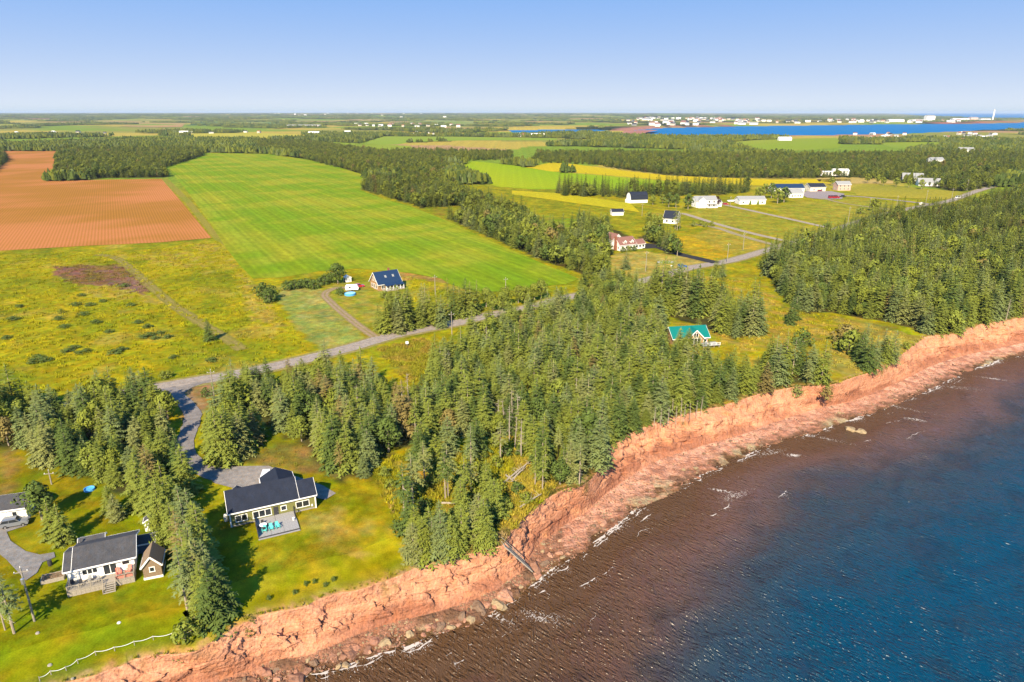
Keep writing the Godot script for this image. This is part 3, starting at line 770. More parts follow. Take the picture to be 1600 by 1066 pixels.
func make_foam(g: Dictionary):
	var b := MB.new()
	for k in 9:
		var r := 0.5 * (1.0 + 0.35 * sin(k * 2.4))
		var r2 := 0.5 * (1.0 + 0.35 * sin((k + 1) % 9 * 2.4))
		b.tri(Vector3(0, 0.05, 0), Vector3(cos(TAU * k / 9) * r, 0, sin(TAU * k / 9) * r), Vector3(cos(TAU * (k + 1) / 9) * r2, 0, sin(TAU * (k + 1) / 9) * r2))
	var xf: Array[Transform3D] = []
	var lines := MB.new()
	var r := RandomNumberGenerator.new()
	r.seed = 33
	var runs := []
	for k in 3: runs.append([2.0, 41.0, 0.2 + 0.5 * k, 0.62 - 0.18 * k, 0.0])           # the fringe at the water's edge
	for k in 24:                                                   # crests farther out
		var u := r.randf_range(10.0, 40.0)
		runs.append([u, minf(u + r.randf_range(0.4, 1.5), 42.0), 2.5 + 16.0 * r.randf() * r.randf(), r.randf_range(0.12, 0.55), r.randf_range(-1.0, 1.0)])
	for e in runs:
		var u: float = e[0]
		var before := [Vector2.ZERO, Vector2.ZERO]
		var n := 0
		while u < e[1]:
			var w := resampled(shore_water, u)
			var w2 := resampled(shore_water, u + 0.05)
			var along := (w2 - w).normalized()
			var out := Vector2(-along.y, along.x)
			if out.dot(w - resampled(shore_foot, u)) < 0: out = -out
			var q: float = (u - e[0]) / (e[1] - e[0])
			var s: float = e[2] + e[4] * q + 0.8 * n_small.get_noise_2d(w.x * 2.0 + e[2] * 30.0, w.y * 2.0)
			var wid: float = e[3] * clampf((-0.12 if e[4] == 0.0 else 0.3) + 1.9 * n_mid.get_noise_2d(w.x * 2.2 + 80.0, w.y * 2.2) + 1.6 * n_small.get_noise_2d(w.x * 3.0, w.y * 3.0 + e[2] * 50.0) + 0.9 * n_small.get_noise_2d(w.x * 14.0, w.y * 14.0), 0.0, 1.0)
			if e[4] != 0.0: wid *= sin(PI * q)
			var p0 := w + out * s
			var p1 := w + out * (s + wid)
			if n > 0 and (wid > 0.03 or before[0].distance_to(before[1]) > 0.03):
				var v := []
				for p in [before[0], before[1], p1, p0]: v.append(Vector3(p.x, swell(p.x, p.y, grid_at(g, p.x, p.y)) + 0.06, p.y))
				lines.quad(v[0], v[1], v[2], v[3])
			# broken scraps of foam left behind the line
			for rep in (4 if r.randf() < wid * 1.5 else 0):
				var p := p1 + out * absf(r.randfn()) * 0.7
				var sc := 0.04 + 0.10 * r.randf() * r.randf()
				xf.append(Transform3D(Basis(Vector3.UP, r.randf() * TAU).scaled(Vector3(sc, sc, sc * 2.0)), Vector3(p.x, swell(p.x, p.y, grid_at(g, p.x, p.y)) + 0.06, p.y)))
			before = [p0, p1]
			n += 1
			u += 0.25 / maxf(shore_water[int(u)].distance_to(shore_water[int(u) + 1]), 0.5)
	for c in foam_spots:      # the larger patches of breaking water, laced with gaps
		for q in 1500:
			var o: Vector2 = Vector2(rng.randfn() * c[1] * 0.8, rng.randfn() * c[2] * 0.7).rotated(c[3])
			var p: Vector2 = c[0] + o
			var s := grid_at(g, p.x, p.y)
			if s < 0.3 or absf(n_small.get_noise_2d(p.x * 8.0, p.y * 8.0)) > 0.16: continue
			var sc := 0.04 + 0.10 * pow(rng.randf(), 2.5)
			xf.append(Transform3D(Basis(Vector3.UP, rng.randf() * TAU).scaled(Vector3(sc, sc, sc)), Vector3(p.x, swell(p.x, p.y, s) + 0.06, p.y)))
	tag(put("foam", lines.mesh(M.foam)), "white lines of foam on the wave crests along the red shore", "foam", "", "stuff")
	tag(scatter("foam_scraps", b.mesh(M.foam), xf), "scraps of white foam between the wave crests", "foam", "", "stuff")

var foam_spots := [[PackedVector2Array([Vector2(5.1, -93.2)])[0], 2.6, 0.9, 0.3], [PackedVector2Array([Vector2(49.2, -131.4)])[0], 2.8, 0.9, -0.5], [PackedVector2Array([Vector2(64.1, -151.3)])[0], 2.5, 0.8, -0.4], [PackedVector2Array([Vector2(69.1, -150.0)])[0], 1.2, 0.5, 0.2], [PackedVector2Array([Vector2(109.4, -179.1)])[0], 7.0, 0.8, 0.5], [PackedVector2Array([Vector2(78.9, -160.1)])[0], 5.0, 0.6, 0.5], [PackedVector2Array([Vector2(-2.7, -93.8)])[0], 2.6, 0.5, 0.75], [PackedVector2Array([Vector2(136.1, -193.5)])[0], 4.0, 1.0, 0.3], [PackedVector2Array([Vector2(151.8, -200.9)])[0], 2.5, 0.5, 0.4], [PackedVector2Array([Vector2(110.3, -170.2)])[0], 1.6, 0.5, 0.3], [PackedVector2Array([Vector2(-17.3, -86.6)])[0], 1.6, 0.5, 0.4], [PackedVector2Array([Vector2(47.0, -133.3)])[0], 2.0, 0.4, 0.4]]

func scatter(called: String, mesh: Mesh, xf: Array, cols: Array = []) -> MultiMeshInstance3D:
	var mm := MultiMesh.new()
	mm.transform_format = MultiMesh.TRANSFORM_3D
	mm.use_colors = cols.size() > 0
	mm.mesh = mesh
	mm.instance_count = xf.size()
	for k in xf.size():
		mm.set_instance_transform(k, xf[k])
		if cols.size(): mm.set_instance_color(k, cols[k])
	var o := MultiMeshInstance3D.new()
	o.multimesh = mm
	o.name = numbered(called)
	add_child(o)
	return o

# ------------------------------------------------------------------ plants
var tints := [Color(0.170, 0.200, 0.036), Color(0.150, 0.185, 0.064), Color(0.170, 0.195, 0.030), Color(0.088, 0.125, 0.030), Color(0.190, 0.205, 0.066), Color(0.20, 0.16, 0.055), Color(0.06, 0.022, 0.035)]
var tint_words := ["green", "bluish-green", "yellow-green", "dark green", "grey-green", "brownish", "purple"]

func spray(b: MB, at: Vector3, yaw: float, l: float, rise: float, segs: int, r: RandomNumberGenerator, wide := 1.0):
	var d := Vector3(cos(yaw), 0, sin(yaw))
	var side := Vector3(-d.z, 0, d.x)
	var shade := r.randf_range(0.72, 1.15)
	for k in segs:
		var s := 0.28 + 0.66 * k / maxf(segs - 1, 1)
		var p := at + d * (l * s) + Vector3(0, l * (rise * s - 0.30 * s * s), 0)
		for e in [-1.0, 1.0]:
			var tl := l * (0.50 - 0.26 * s) * r.randf_range(0.75, 1.25)
			var q: Vector3 = (d * 0.75 + side * e * 0.85).normalized()
			var tip := p + q * tl - Vector3(0, tl * r.randf_range(0.12, 0.45), 0)
			var w: Vector3 = (d * -q.dot(side) * e + side * e * q.dot(d)).normalized() * tl * 0.24 * wide
			var m := p.lerp(tip, 0.5) + Vector3(0, tl * 0.06, 0)
			var f := shade * r.randf_range(0.78, 1.25)
			b.quad(p, m + w, tip, m - w, Color(f, f * r.randf_range(0.95, 1.05), f * r.randf_range(0.85, 1.1)))
	var p := at + d * l * 0.72 + Vector3(0, l * (rise * 0.72 - 0.16), 0)
	var tip := at + d * l * 1.06 + Vector3(0, l * (rise - 0.30), 0)
	var f := shade * 1.15
	b.quad(p, p.lerp(tip, 0.4) + side * l * 0.09, tip, p.lerp(tip, 0.4) - side * l * 0.09, Color(f, f, f))
	b.quad(at, at + d * l * 0.45 + side * l * 0.10 + Vector3(0, l * (rise * 0.45 - 0.06), 0), p, at + d * l * 0.45 - side * l * 0.10 + Vector3(0, l * (rise * 0.45 - 0.06), 0), Color(f, f, f) * 0.8)

func spruce(seed_: int, h: float, rad: float, bare: float, per: int, segs: int, step := 1.0, wide := 1.0) -> Array:   # [crown, trunk]
	var r := RandomNumberGenerator.new()
	r.seed = seed_
	var b := MB.new()
	var y := bare * h
	var k := 0
	while y < h * 0.965:
		var t := (y - bare * h) / (h * (1.0 - bare))
		var l0 := rad * (pow(1.0 - t, 0.72) * 0.95 + 0.07) * (smoothstep(-0.35, 0.14, t) * 0.35 + 0.65)
		var n := maxi(4, roundi(lerpf(per, per - 3.5, t)))
		for i in n:
			if r.randf() < 0.07: continue
			spray(b, Vector3(0, y + r.randf_range(-0.15, 0.15), 0), TAU * (i + r.randf() * 0.6) / n + k * 1.3, l0 * r.randf_range(0.72, 1.16), lerpf(-0.22, 0.60, t) + r.randf_range(-0.1, 0.1), segs, r, wide)
		y += h * 0.052 * lerpf(1.15, 0.72, t) * step
		k += 1
	for i in 4:
		var a := TAU * i / 4.0
		b.tri(Vector3(cos(a), 0, sin(a)) * rad * 0.09 + Vector3(0, h * 0.93, 0), Vector3(cos(a + 1.6), 0, sin(a + 1.6)) * rad * 0.09 + Vector3(0, h * 0.93, 0), Vector3(0, h * 1.02, 0), Color(1.05, 1.05, 1.0))
	var t := MB.new()
	t.tube([Vector3(0, -0.4, 0), Vector3(0, h * 0.4, 0), Vector3(0, h * 0.97, 0)], [0.017 * h, 0.012 * h, 0.02], 6, Color(0.30, 0.25, 0.19))
	if bare > 0.15:
		for i in 14:
			var yy := h * r.randf_range(0.12, bare + 0.1)
			var a := r.randf() * TAU
			var q := Vector3(cos(a), r.randf_range(-0.3, 0.1), sin(a)) * r.randf_range(0.4, 1.1)
			t.tube([Vector3(0, yy, 0), Vector3(0, yy, 0) + q], [0.03, 0.01], 3, Color(0.36, 0.32, 0.27), false)
	return [b, t]

func broadleaf(seed_: int, h: float, rad: float, blobs: int, leaves: int, size: float, stem := 0.28) -> Array:
	var r := RandomNumberGenerator.new()
	r.seed = seed_
	var b := MB.new()
	var t := MB.new()
	t.tube([Vector3(0, -0.4, 0), Vector3(0.05, h * stem, 0), Vector3(0, h * 0.8, 0.05)], [0.028 * h, 0.02 * h, 0.03], 6, Color(0.26, 0.22, 0.17))
	for k in blobs:
		var a := k * 2.4 + r.randf()
		var e := (k + 0.5) / blobs
		var y := lerpf(stem * 1.05, 0.86, e)
		var ring := sin(PI * clampf(e * 0.85 + 0.15, 0, 1)) * rad * r.randf_range(0.35, 0.72)
		var c := Vector3(cos(a) * ring, h * y, sin(a) * ring)
		var br := rad * r.randf_range(0.34, 0.5)
		t.tube([Vector3(0, h * (y * 0.5 + stem * 0.3), 0), c], [0.010 * h, 0.02], 4, Color(0.26, 0.22, 0.17), false)
		var shade := r.randf_range(0.75, 1.2)
		for i in leaves:
			var d := Vector3(r.randfn(), r.randfn() + 0.25, r.randfn()).normalized()
			var p := c + d * br * r.randf_range(0.72, 1.12) * Vector3(1, 0.8, 1)
			var u := d.cross(Vector3(r.randfn(), r.randfn(), r.randfn())).normalized()
			var w := d.cross(u).lerp(d, r.randf_range(-0.5, 0.5)).normalized()
			var s := size * r.randf_range(0.6, 1.3)
			var f := shade * r.randf_range(0.78, 1.25)
			b.quad(p - u * s, p - w * s * 0.6, p + u * s, p + w * s * 0.6, Color(f, f * r.randf_range(0.97, 1.05), f * 0.9))
	return [b, t]

func dead_tree(seed_: int, h: float, n: int) -> MB:
	var r := RandomNumberGenerator.new()
	r.seed = seed_
	var b := MB.new()
	var g := Color(0.32, 0.27, 0.22)
	b.tube([Vector3(0, -0.4, 0), Vector3(0.1, h * 0.5, 0), Vector3(0, h, 0.1)], [0.016 * h, 0.011 * h, 0.02], 6, g)
	for i in n:
		var y := h * r.randf_range(0.2, 0.95)
		var a := r.randf() * TAU
		var l := (1.0 - y / h * 0.7) * r.randf_range(0.6, 1.7)
		var m := Vector3(cos(a), r.randf_range(-0.2, 0.35), sin(a)) * l
		var p := Vector3(0, y, 0)
		b.tube([p, p + m * 0.6, p + m + Vector3(0, -0.1, 0)], [0.035, 0.025, 0.01], 3, g * r.randf_range(0.8, 1.15), false)
		for e in 3:
			var q := p + m * r.randf_range(0.4, 0.9)
			b.tube([q, q + Vector3(r.randfn(), r.randfn() * 0.5, r.randfn()) * 0.3], [0.018, 0.008], 3, g, false)
	return b

var proto := {}      # kind -> [[crown mesh, trunk mesh, both in one mesh], ...]
func make_protos():
	var kinds := {"spruce": [], "slim": [], "leafy": [], "bush": [], "spruce_mid": [], "leafy_mid": []}
	for k in 5: kinds.spruce.append(spruce(100 + k, 10.0, 2.6 + 0.14 * k, 0.04 + 0.03 * (k % 3), 8, 4))
	for k in 3: kinds.slim.append(spruce(140 + k, 10.0, 1.55 + 0.15 * k, 0.38 + 0.08 * k, 6, 4, 1.05))
	for k in 4: kinds.leafy.append(broadleaf(160 + k, 8.0, 3.0 + 0.2 * k, 17, 75, 0.30))
	for k in 3: kinds.bush.append(broadleaf(180 + k, 2.0, 1.5, 8, 46, 0.17, 0.1))
	for k in 3: kinds.spruce_mid.append(spruce(200 + k, 10.0, 2.7, 0.04, 7, 2, 1.15, 1.9))
	for k in 3: kinds.leafy_mid.append(broadleaf(220 + k, 8.0, 3.2, 12, 26, 0.5))
	for k in kinds:
		proto[k] = []
		for m in kinds[k]:
			var both: ArrayMesh = m[0].mesh(M.leaf)
			m[1].mesh(M.bark, both)
			proto[k].append([m[0].mesh(M.leaf), m[1].mesh(M.bark), both])

# ---- the woods: outline, how closely planted, height, how many of them spruces, and the words for them
var woods := []
func wood(key: String, at: PackedVector2Array, gap: float, h: float, spruces: float, words: String, floor := true):
	woods.append({"key": key, "at": at, "gap": gap, "h": h, "spruces": spruces, "words": words, "floor": floor})

func list_woods():
	wood("left", PackedVector2Array([Vector2(-156.8, -159.6), Vector2(-129.3, -157.7), Vector2(-114.3, -159.6), Vector2(-100.6, -164.5), Vector2(-96.9, -164.5), Vector2(-88.6, -155.8), Vector2(-80.3, -143.7), Vector2(-77.2, -136.2), Vector2(-73.1, -127.6), Vector2(-72.0, -120.0), Vector2(-74.0, -118.3), Vector2(-78.8, -120.0), Vector2(-86.1, -125.0), Vector2(-91.3, -126.6), Vector2(-98.5, -127.6), Vector2(-111.4, -138.6), Vector2(-118.6, -138.6), Vector2(-141.6, -141.8)]), 3.5, 9.5, 0.9, "in the wood left of the paved drive")
	wood("drive", PackedVector2Array([Vector2(-69.5, -137.4), Vector2(-72.4, -150.6), Vector2(-72.2, -158.1), Vector2(-66.6, -156.5), Vector2(-59.8, -145.1), Vector2(-56.7, -137.1), Vector2(-56.9, -132.1), Vector2(-61.8, -130.4), Vector2(-66.4, -132.1)]), 3.4, 9.0, 0.92, "in the clump between the drive and the gravel yard")
	wood("road", PackedVector2Array([Vector2(-76.4, -167.0), Vector2(-71.5, -176.9), Vector2(-64.0, -176.0), Vector2(-58.8, -182.8), Vector2(-52.1, -181.8), Vector2(-45.6, -176.9), Vector2(-36.0, -168.8), Vector2(-29.7, -167.0), Vector2(-25.9, -176.9), Vector2(-21.3, -193.3), Vector2(-15.6, -210.0), Vector2(-7.7, -225.0), Vector2(6.9, -236.4), Vector2(19.3, -247.1), Vector2(26.3, -257.9), Vector2(41.2, -265.5), Vector2(49.0, -251.5), Vector2(53.4, -234.8), Vector2(50.4, -202.5), Vector2(57.1, -190.0), Vector2(62.8, -183.8), Vector2(70.4, -181.8), Vector2(72.7, -177.9), Vector2(69.3, -171.4), Vector2(58.7, -164.5), Vector2(52.6, -160.8), Vector2(44.3, -156.5), Vector2(36.6, -152.4), Vector2(28.5, -144.4), Vector2(22.0, -135.6), Vector2(18.4, -125.8), Vector2(14.5, -121.4), Vector2(10.9, -120.0), Vector2(7.7, -119.5), Vector2(5.2, -121.9), Vector2(5.2, -131.2), Vector2(1.5, -141.8), Vector2(-3.0, -143.4), Vector2(-8.7, -139.3), Vector2(-14.3, -137.1), Vector2(-20.3, -138.6), Vector2(-26.0, -138.6), Vector2(-29.3, -132.7), Vector2(-30.3, -127.6), Vector2(-31.6, -122.9), Vector2(-35.0, -124.5), Vector2(-42.2, -134.1), Vector2(-48.7, -141.8), Vector2(-56.2, -149.2), Vector2(-61.7, -153.9), Vector2(-67.1, -155.8), Vector2(-73.5, -159.6)]), 3.55, 9.3, 0.98, "in the dense wood between the road and the red cliff")
	wood("behind", PackedVector2Array([Vector2(50.1, -257.9), Vector2(55.6, -273.6), Vector2(65.1, -281.1), Vector2(72.1, -265.5), Vector2(77.7, -257.9), Vector2(84.4, -247.1), Vector2(89.3, -238.8), Vector2(84.5, -222.1), Vector2(74.9, -216.6), Vector2(67.6, -229.4), Vector2(59.1, -242.1)]), 3.8, 12.0, 1.0, "in the stand behind the teal-roofed cottage")
	wood("verge", PackedVector2Array([Vector2(24.6, -267.5), Vector2(38.7, -298.3), Vector2(51.5, -288.9), Vector2(54.2, -281.1), Vector2(65.8, -284.4), Vector2(51.5, -265.5), Vector2(40.9, -263.6)]), 3.6, 8.5, 0.45, "in the leafy copse by the road bend")
	wood("tip", PackedVector2Array([Vector2(75.9, -197.8), Vector2(81.6, -189.5), Vector2(93.0, -189.5), Vector2(89.1, -173.2), Vector2(78.9, -173.2), Vector2(69.0, -170.5), Vector2(69.4, -176.0)]), 3.6, 8.5, 1.0, "in the clump on the cliff edge right of the dense wood")
	wood("right", PackedVector2Array([Vector2(121.6, -330.4), Vector2(154.7, -371.5), Vector2(192.7, -409.6), Vector2(240.2, -458.6), Vector2(281.8, -500.1), Vector2(294.5, -493.7), Vector2(340.7, -523.6), Vector2(392.9, -573.4), Vector2(455.5, -633.1), Vector2(650.7, -789.5), Vector2(835.0, -830.2), Vector2(459.1, -373.3), Vector2(334.1, -317.7), Vector2(230.1, -263.6), Vector2(186.9, -238.8), Vector2(172.3, -231.0), Vector2(161.3, -227.9), Vector2(150.1, -220.7), Vector2(142.8, -219.3), Vector2(140.9, -223.6), Vector2(138.1, -234.8), Vector2(127.7, -242.1), Vector2(121.3, -248.9), Vector2(111.4, -247.1), Vector2(109.5, -256.0), Vector2(114.6, -286.6)]), 4.1, 10.8, 0.9, "in the big wood on the right above the cliff")
	wood("house", PackedVector2Array([Vector2(-46.7, -223.6), Vector2(-45.6, -232.5), Vector2(-37.4, -238.8), Vector2(-31.5, -229.4), Vector2(-35.2, -223.6), Vector2(-41.3, -220.7)]), 3.0, 10.0, 1.0, "in the row by the road below the timber house")
	wood("hedge", PackedVector2Array([Vector2(-146.8, -682.0), Vector2(-84.9, -573.4), Vector2(-45.5, -487.5), Vector2(-15.7, -418.6), Vector2(16.3, -342.6), Vector2(34.2, -311.0), Vector2(44.7, -311.0), Vector2(47.3, -342.6), Vector2(45.2, -382.8), Vector2(30.8, -409.6), Vector2(13.4, -478.5), Vector2(-15.5, -557.1), Vector2(-58.0, -628.1), Vector2(-105.6, -718.8), Vector2(-146.3, -759.7)]), 4.4, 11.0, 0.55, "in the belt of trees along the hay field")
	wood("hedge", PackedVector2Array([Vector2(45.2, -382.8), Vector2(47.3, -342.6), Vector2(53.3, -362.5), Vector2(71.3, -409.6), Vector2(83.5, -423.2), Vector2(90.8, -384.7), Vector2(91.7, -369.6), Vector2(84.4, -359.0), Vector2(79.3, -396.8), Vector2(65.7, -437.7), Vector2(46.6, -475.5), Vector2(23.3, -500.1), Vector2(30.0, -458.6)]), 4.4, 10.5, 0.6, "in the belt behind the brick-chimney house")
	wood("row", PackedVector2Array([Vector2(40.6, -628.1), Vector2(85.0, -613.5), Vector2(168.1, -628.1), Vector2(221.2, -648.6), Vector2(234.1, -687.8), Vector2(174.2, -676.2), Vector2(91.1, -659.4), Vector2(43.6, -676.2)]), 7.0, 13.0, 0.95, "in the row behind the white barn", false)
	wood("strip", PackedVector2Array([Vector2(-497.6, -1375.9), Vector2(-396.4, -1250.7), Vector2(-284.6, -1043.6), Vector2(-170.8, -830.2), Vector2(-105.6, -718.8), Vector2(-58.0, -628.1), Vector2(-21.2, -573.4), Vector2(-59.4, -718.8), Vector2(-75.9, -830.2), Vector2(-69.8, -957.8), Vector2(-160.3, -1178.9), Vector2(-332.8, -1474.1), Vector2(-524.6, -1792.6), Vector2(-632.2, -1754.8)]), 5.5, 9.0, 0.35, "in the long strip of trees beyond the hay field")
	wood("rear_left", PackedVector2Array([Vector2(-516.2, -789.5), Vector2(-400.4, -813.4), Vector2(-469.2, -946.6), Vector2(-537.9, -1231.9), Vector2(-594.8, -1353.4), Vector2(-746.4, -1375.9), Vector2(-855.2, -1331.5)]), 5.5, 11.0, 0.45, "in the square wood behind the ploughed field")
	wood("rear_left", PackedVector2Array([Vector2(-522.3, -659.4), Vector2(-1035.9, -1331.5), Vector2(-995.2, -1375.9), Vector2(-797.4, -1114.8), Vector2(-698.0, -957.8)]), 5.5, 11.0, 0.8, "in the wood at the far left")
	wood("rear", PackedVector2Array([Vector2(-213.8, -1178.9), Vector2(-120.1, -1057.1), Vector2(0.0, -1130.1), Vector2(0.0, -1289.8), Vector2(-223.9, -1375.9)]), 6.5, 9.0, 0.4, "in the far belt")
	wood("rear", PackedVector2Array([Vector2(28.8, -1057.1), Vector2(118.9, -1005.0), Vector2(147.6, -925.0), Vector2(190.9, -838.8), Vector2(221.0, -813.4), Vector2(296.3, -797.3), Vector2(386.9, -805.3), Vector2(426.2, -759.7), Vector2(422.5, -718.8), Vector2(425.1, -659.4), Vector2(493.1, -706.1), Vector2(601.3, -821.7), Vector2(719.1, -875.1), Vector2(1050.8, -1289.8), Vector2(817.3, -1289.8), Vector2(440.0, -1213.7), Vector2(233.5, -1289.8), Vector2(46.7, -1289.8)]), 7.5, 9.5, 0.5, "in the wide far wood")

func in_frame(p: Vector2, up := 8.0) -> bool:
	var dy := EYE.y - TOP - up
	var c := -p.y * 0.9480 + dy * 0.3181
	if c < 10.0: return false
	var u := p.x / c
	var v := (p.y * 0.3181 + dy * 0.9480) / c
	return absf(u) < 0.765 and v < 0.53

var keep_clear := []       # [outline] where nothing grows

func plant():
	list_clearings()
	for w in woods:
		var outline: PackedVector2Array = w.at
		var box := Rect2(outline[0], Vector2.ZERO)
		for p in outline: box = box.expand(p)
		var g: float = w.gap
		for j in int(box.size.y / (g * 0.87)) + 1:
			for i in int(box.size.x / g) + 1:
				var p := box.position + Vector2((i + 0.5 * (j & 1) + rng.randf_range(-0.36, 0.36)) * g, (j + rng.randf_range(-0.36, 0.36)) * g * 0.87)
				if not inside(p, outline) or (n_small.get_noise_2d(p.x * 0.9 + 7.0, p.y * 0.9) > 0.40 and w.floor): continue
				var f := rng.randf()
				var big := clampf(1.0 + n_mid.get_noise_2d(p.x * 1.5, p.y * 1.5) * 0.5 + rng.randfn() * 0.19, 0.45, 1.5)
				if absf(p.x) > 0.8 * -p.y + 40.0 or inside(p, sea_area): continue
				var clear := false
				for c in keep_clear:
					if inside(p, c): clear = true
				if clear: continue
				var leafy: bool = n_small.get_noise_2d(p.x * 0.8 + 31.0, p.y * 0.8) * 1.3 + rng.randf_range(-0.35, 0.35) + 0.42 > w.spruces
				var kind := "leafy" if leafy and w.spruces < 0.99 else "slim" if f < 0.09 else "spruce"
				trees.append({"p": p, "kind": kind, "h": w.h * big * (0.8 if kind == "leafy" else 1.0), "words": w.words, "key": w.key})
	for s in single_trees():
		for p in s[0]:
			trees.append({"p": p, "kind": s[1], "h": s[2] * rng.randf_range(0.9, 1.1), "words": s[3], "key": "single", "many": s[0].size() > 1})
	var near := []
	for t in trees:
		var d: float = t.p.length()
		t.d = d
		t.tint = 3 if t.words.begins_with("dark") else 1 if "pale blue" in t.words else 6 if "purple" in t.words else weighted_tint(t.kind)
		t.v = rng.randi() % 3
		t.turn = rng.randf() * TAU
		t.fat = rng.randf_range(0.88, 1.15) * (2.6 if t.words.begins_with("low patch") else 1.0)
		if t.words.begins_with("low patch"): t.tint = 3
		if in_frame(t.p, t.h * 0.6): near.append(t)
	near.sort_custom(func(a, b): return a.h / a.d > b.h / b.d)
	var count := {"leafy": 0, "spruce": 0, "bush": 0}
	for t in near:
		var c: String = "spruce" if t.kind == "slim" else t.kind
		if t.key == "single" or (count[c] < (230 if c == "spruce" else 60)):
			if t.key != "single": count[c] += 1
			plant_one(t)
			t.done = true
	var left := {}
	for t in trees:
		if t.has("done"): continue
		var kind: String = t.kind
		if t.d > 330.0: kind = "leafy_mid" if t.kind in ["leafy", "bush"] else "spruce_mid"
		var key := "%s %d" % [kind, t.v]
		if not left.has(key): left[key] = [[], [], kind, t.v]
		left[key][0].append(Transform3D(Basis(Vector3.UP, t.turn).scaled(tree_scale(t)), Vector3(t.p.x, TOP + hill(t.p.x, t.p.y), t.p.y)))
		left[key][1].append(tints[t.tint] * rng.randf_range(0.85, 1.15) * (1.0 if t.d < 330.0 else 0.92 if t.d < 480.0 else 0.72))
	for key in left:
		var e: Array = left[key]
		var leafy: bool = e[2].begins_with("leafy")
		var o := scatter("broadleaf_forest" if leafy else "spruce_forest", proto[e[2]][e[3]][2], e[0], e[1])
		tag(o, "mass of %s in the woods behind the nearest rows" % ("rounded leafy trees" if leafy else "slender bare-stemmed spruces" if e[2] == "slim" else "pointed spruces"), "woods", "", "stuff")

func weighted_tint(kind: String) -> int:
	var f := rng.randf()
	if kind in ["leafy", "bush"]: return 2 if f < 0.5 else 0 if f < 0.75 else 3 if f < 0.97 else 5
	return 0 if f < 0.40 else 1 if f < 0.56 else 3 if f < 0.74 else 4 if f < 0.86 else 2 if f < 0.98 else 5

func tree_scale(t: Dictionary) -> Vector3:
	var k: float = t.h / (8.0 if t.kind == "leafy" else 2.0 if t.kind == "bush" else 10.0)
	var f: float = k * t.fat if t.kind != "spruce" else lerpf(k, 1.0, 0.35) * t.fat
	return Vector3(f, k, f)

var marks := []     # [place, words] of the things one can find, for saying where a tree stands
var made_labels := {}
func in_words(n: int) -> String:
	var ones := ["no", "one", "two", "three", "four", "five", "six", "seven", "eight", "nine", "ten", "eleven", "twelve", "thirteen", "fourteen", "fifteen", "sixteen", "seventeen", "eighteen", "nineteen"]
	if n < 20: return ones[n]
	if n > 99: return "over ninety"
	var t: String = ["twenty", "thirty", "forty", "fifty", "sixty", "seventy", "eighty", "ninety"][n / 10 - 2]
	return t if n % 10 == 0 else "%s-%s" % [t, ones[n % 10]]

func where(p: Vector2) -> String:      # inland or seaward, and up the shore towards the bay or down it
	var best := ""
	var least := 1e9
	for m in marks:
		var o: Vector2 = p - m[0]
		if o.length() < least:
			least = o.length()
			var out := o.dot(Vector2(0.62, 0.78))
			var up := o.dot(Vector2(0.78, -0.62))
			best = "%s metres %s, %s %s of %s" % [in_words(roundi(absf(out))), "seaward" if out > 0 else "inland", in_words(roundi(absf(up))), "up-shore" if up > 0 else "down-shore", m[1]]
	return best

func plant_one(t: Dictionary):
	var kind: String = t.kind
	var m: Array = proto[kind if t.d < 330.0 or kind == "bush" else "leafy_mid" if kind == "leafy" else "spruce_mid" if kind == "spruce" else kind][t.v]
	var size := "tall" if t.h > 10.5 else "mid-sized" if t.h > 7.5 else "short" if t.h > 4.0 else "small"
	var noun := {"spruce": "spruce", "slim": "bare-stemmed spruce", "leafy": "leafy tree", "bush": "bush"}
	var label := "%s %s %s %s" % [size, tint_words[t.tint], noun[kind], where(t.p)]
	if t.key == "single" and not t.get("many", false): label = t.words if t.tint == 6 or t.words.begins_with("dark") or "pale blue" in t.words else "%s %s" % [tint_words[t.tint], t.words]
	if made_labels.has(label): label = "%s %s" % ["narrow" if t.fat < 1.0 else "broad", label]
	made_labels[label] = true
	var group: String = ("%s %s" % ["spruces" if kind in ["spruce", "slim"] else "leafy trees", t.words]) if t.key != "single" else t.words if t.get("many", false) else ""
	var o := thing("bush" if kind == "bush" else "broadleaf_tree" if kind == "leafy" else "spruce_tree", label, "bush" if kind == "bush" else "tree", Vector3(t.p.x, TOP, t.p.y), t.turn, group)
	put("trunk", m[1], o)
	put("crown", m[0], o, M["leaf%d" % t.tint])
	o.scale = tree_scale(t)

func list_clearings():
	keep_clear = [
		PackedVector2Array([Vector2(46.6, -194.4), Vector2(51.1, -223.6), Vector2(59.3, -242.9), Vector2(73.6, -242.9), Vector2(70.2, -216.6), Vector2(62.4, -196.7), Vector2(54.4, -194.4)]),
		PackedVector2Array([Vector2(-43.5, -206.8), Vector2(-31.4, -219.3), Vector2(-22.3, -208.1), Vector2(-22.6, -174.1), Vector2(-25.3, -159.6), Vector2(-31.7, -159.6), Vector2(-38.6, -176.9)]),
		PackedVector2Array([Vector2(-16.2, -141.8), Vector2(-12.0, -145.1), Vector2(0.0, -141.8), Vector2(5.2, -129.8), Vector2(4.9, -120.7), Vector2(0.0, -114.8), Vector2(-12.3, -114.8), Vector2(-20.8, -121.9), Vector2(-21.5, -137.1)]),
		PackedVector2Array([Vector2(51.8, -364.3), Vector2(72.5, -364.3), Vector2(85.3, -432.8), Vector2(61.6, -437.7)]),
		PackedVector2Array([Vector2(-70.9, -545.5), Vector2(-41.3, -557.1), Vector2(-29.0, -478.5), Vector2(-50.6, -493.7)]),
		PackedVector2Array([Vector2(8.9, -478.5), Vector2(24.5, -527.1), Vector2(46.9, -478.5), Vector2(41.0, -437.7), Vector2(20.3, -432.8)]),
	]

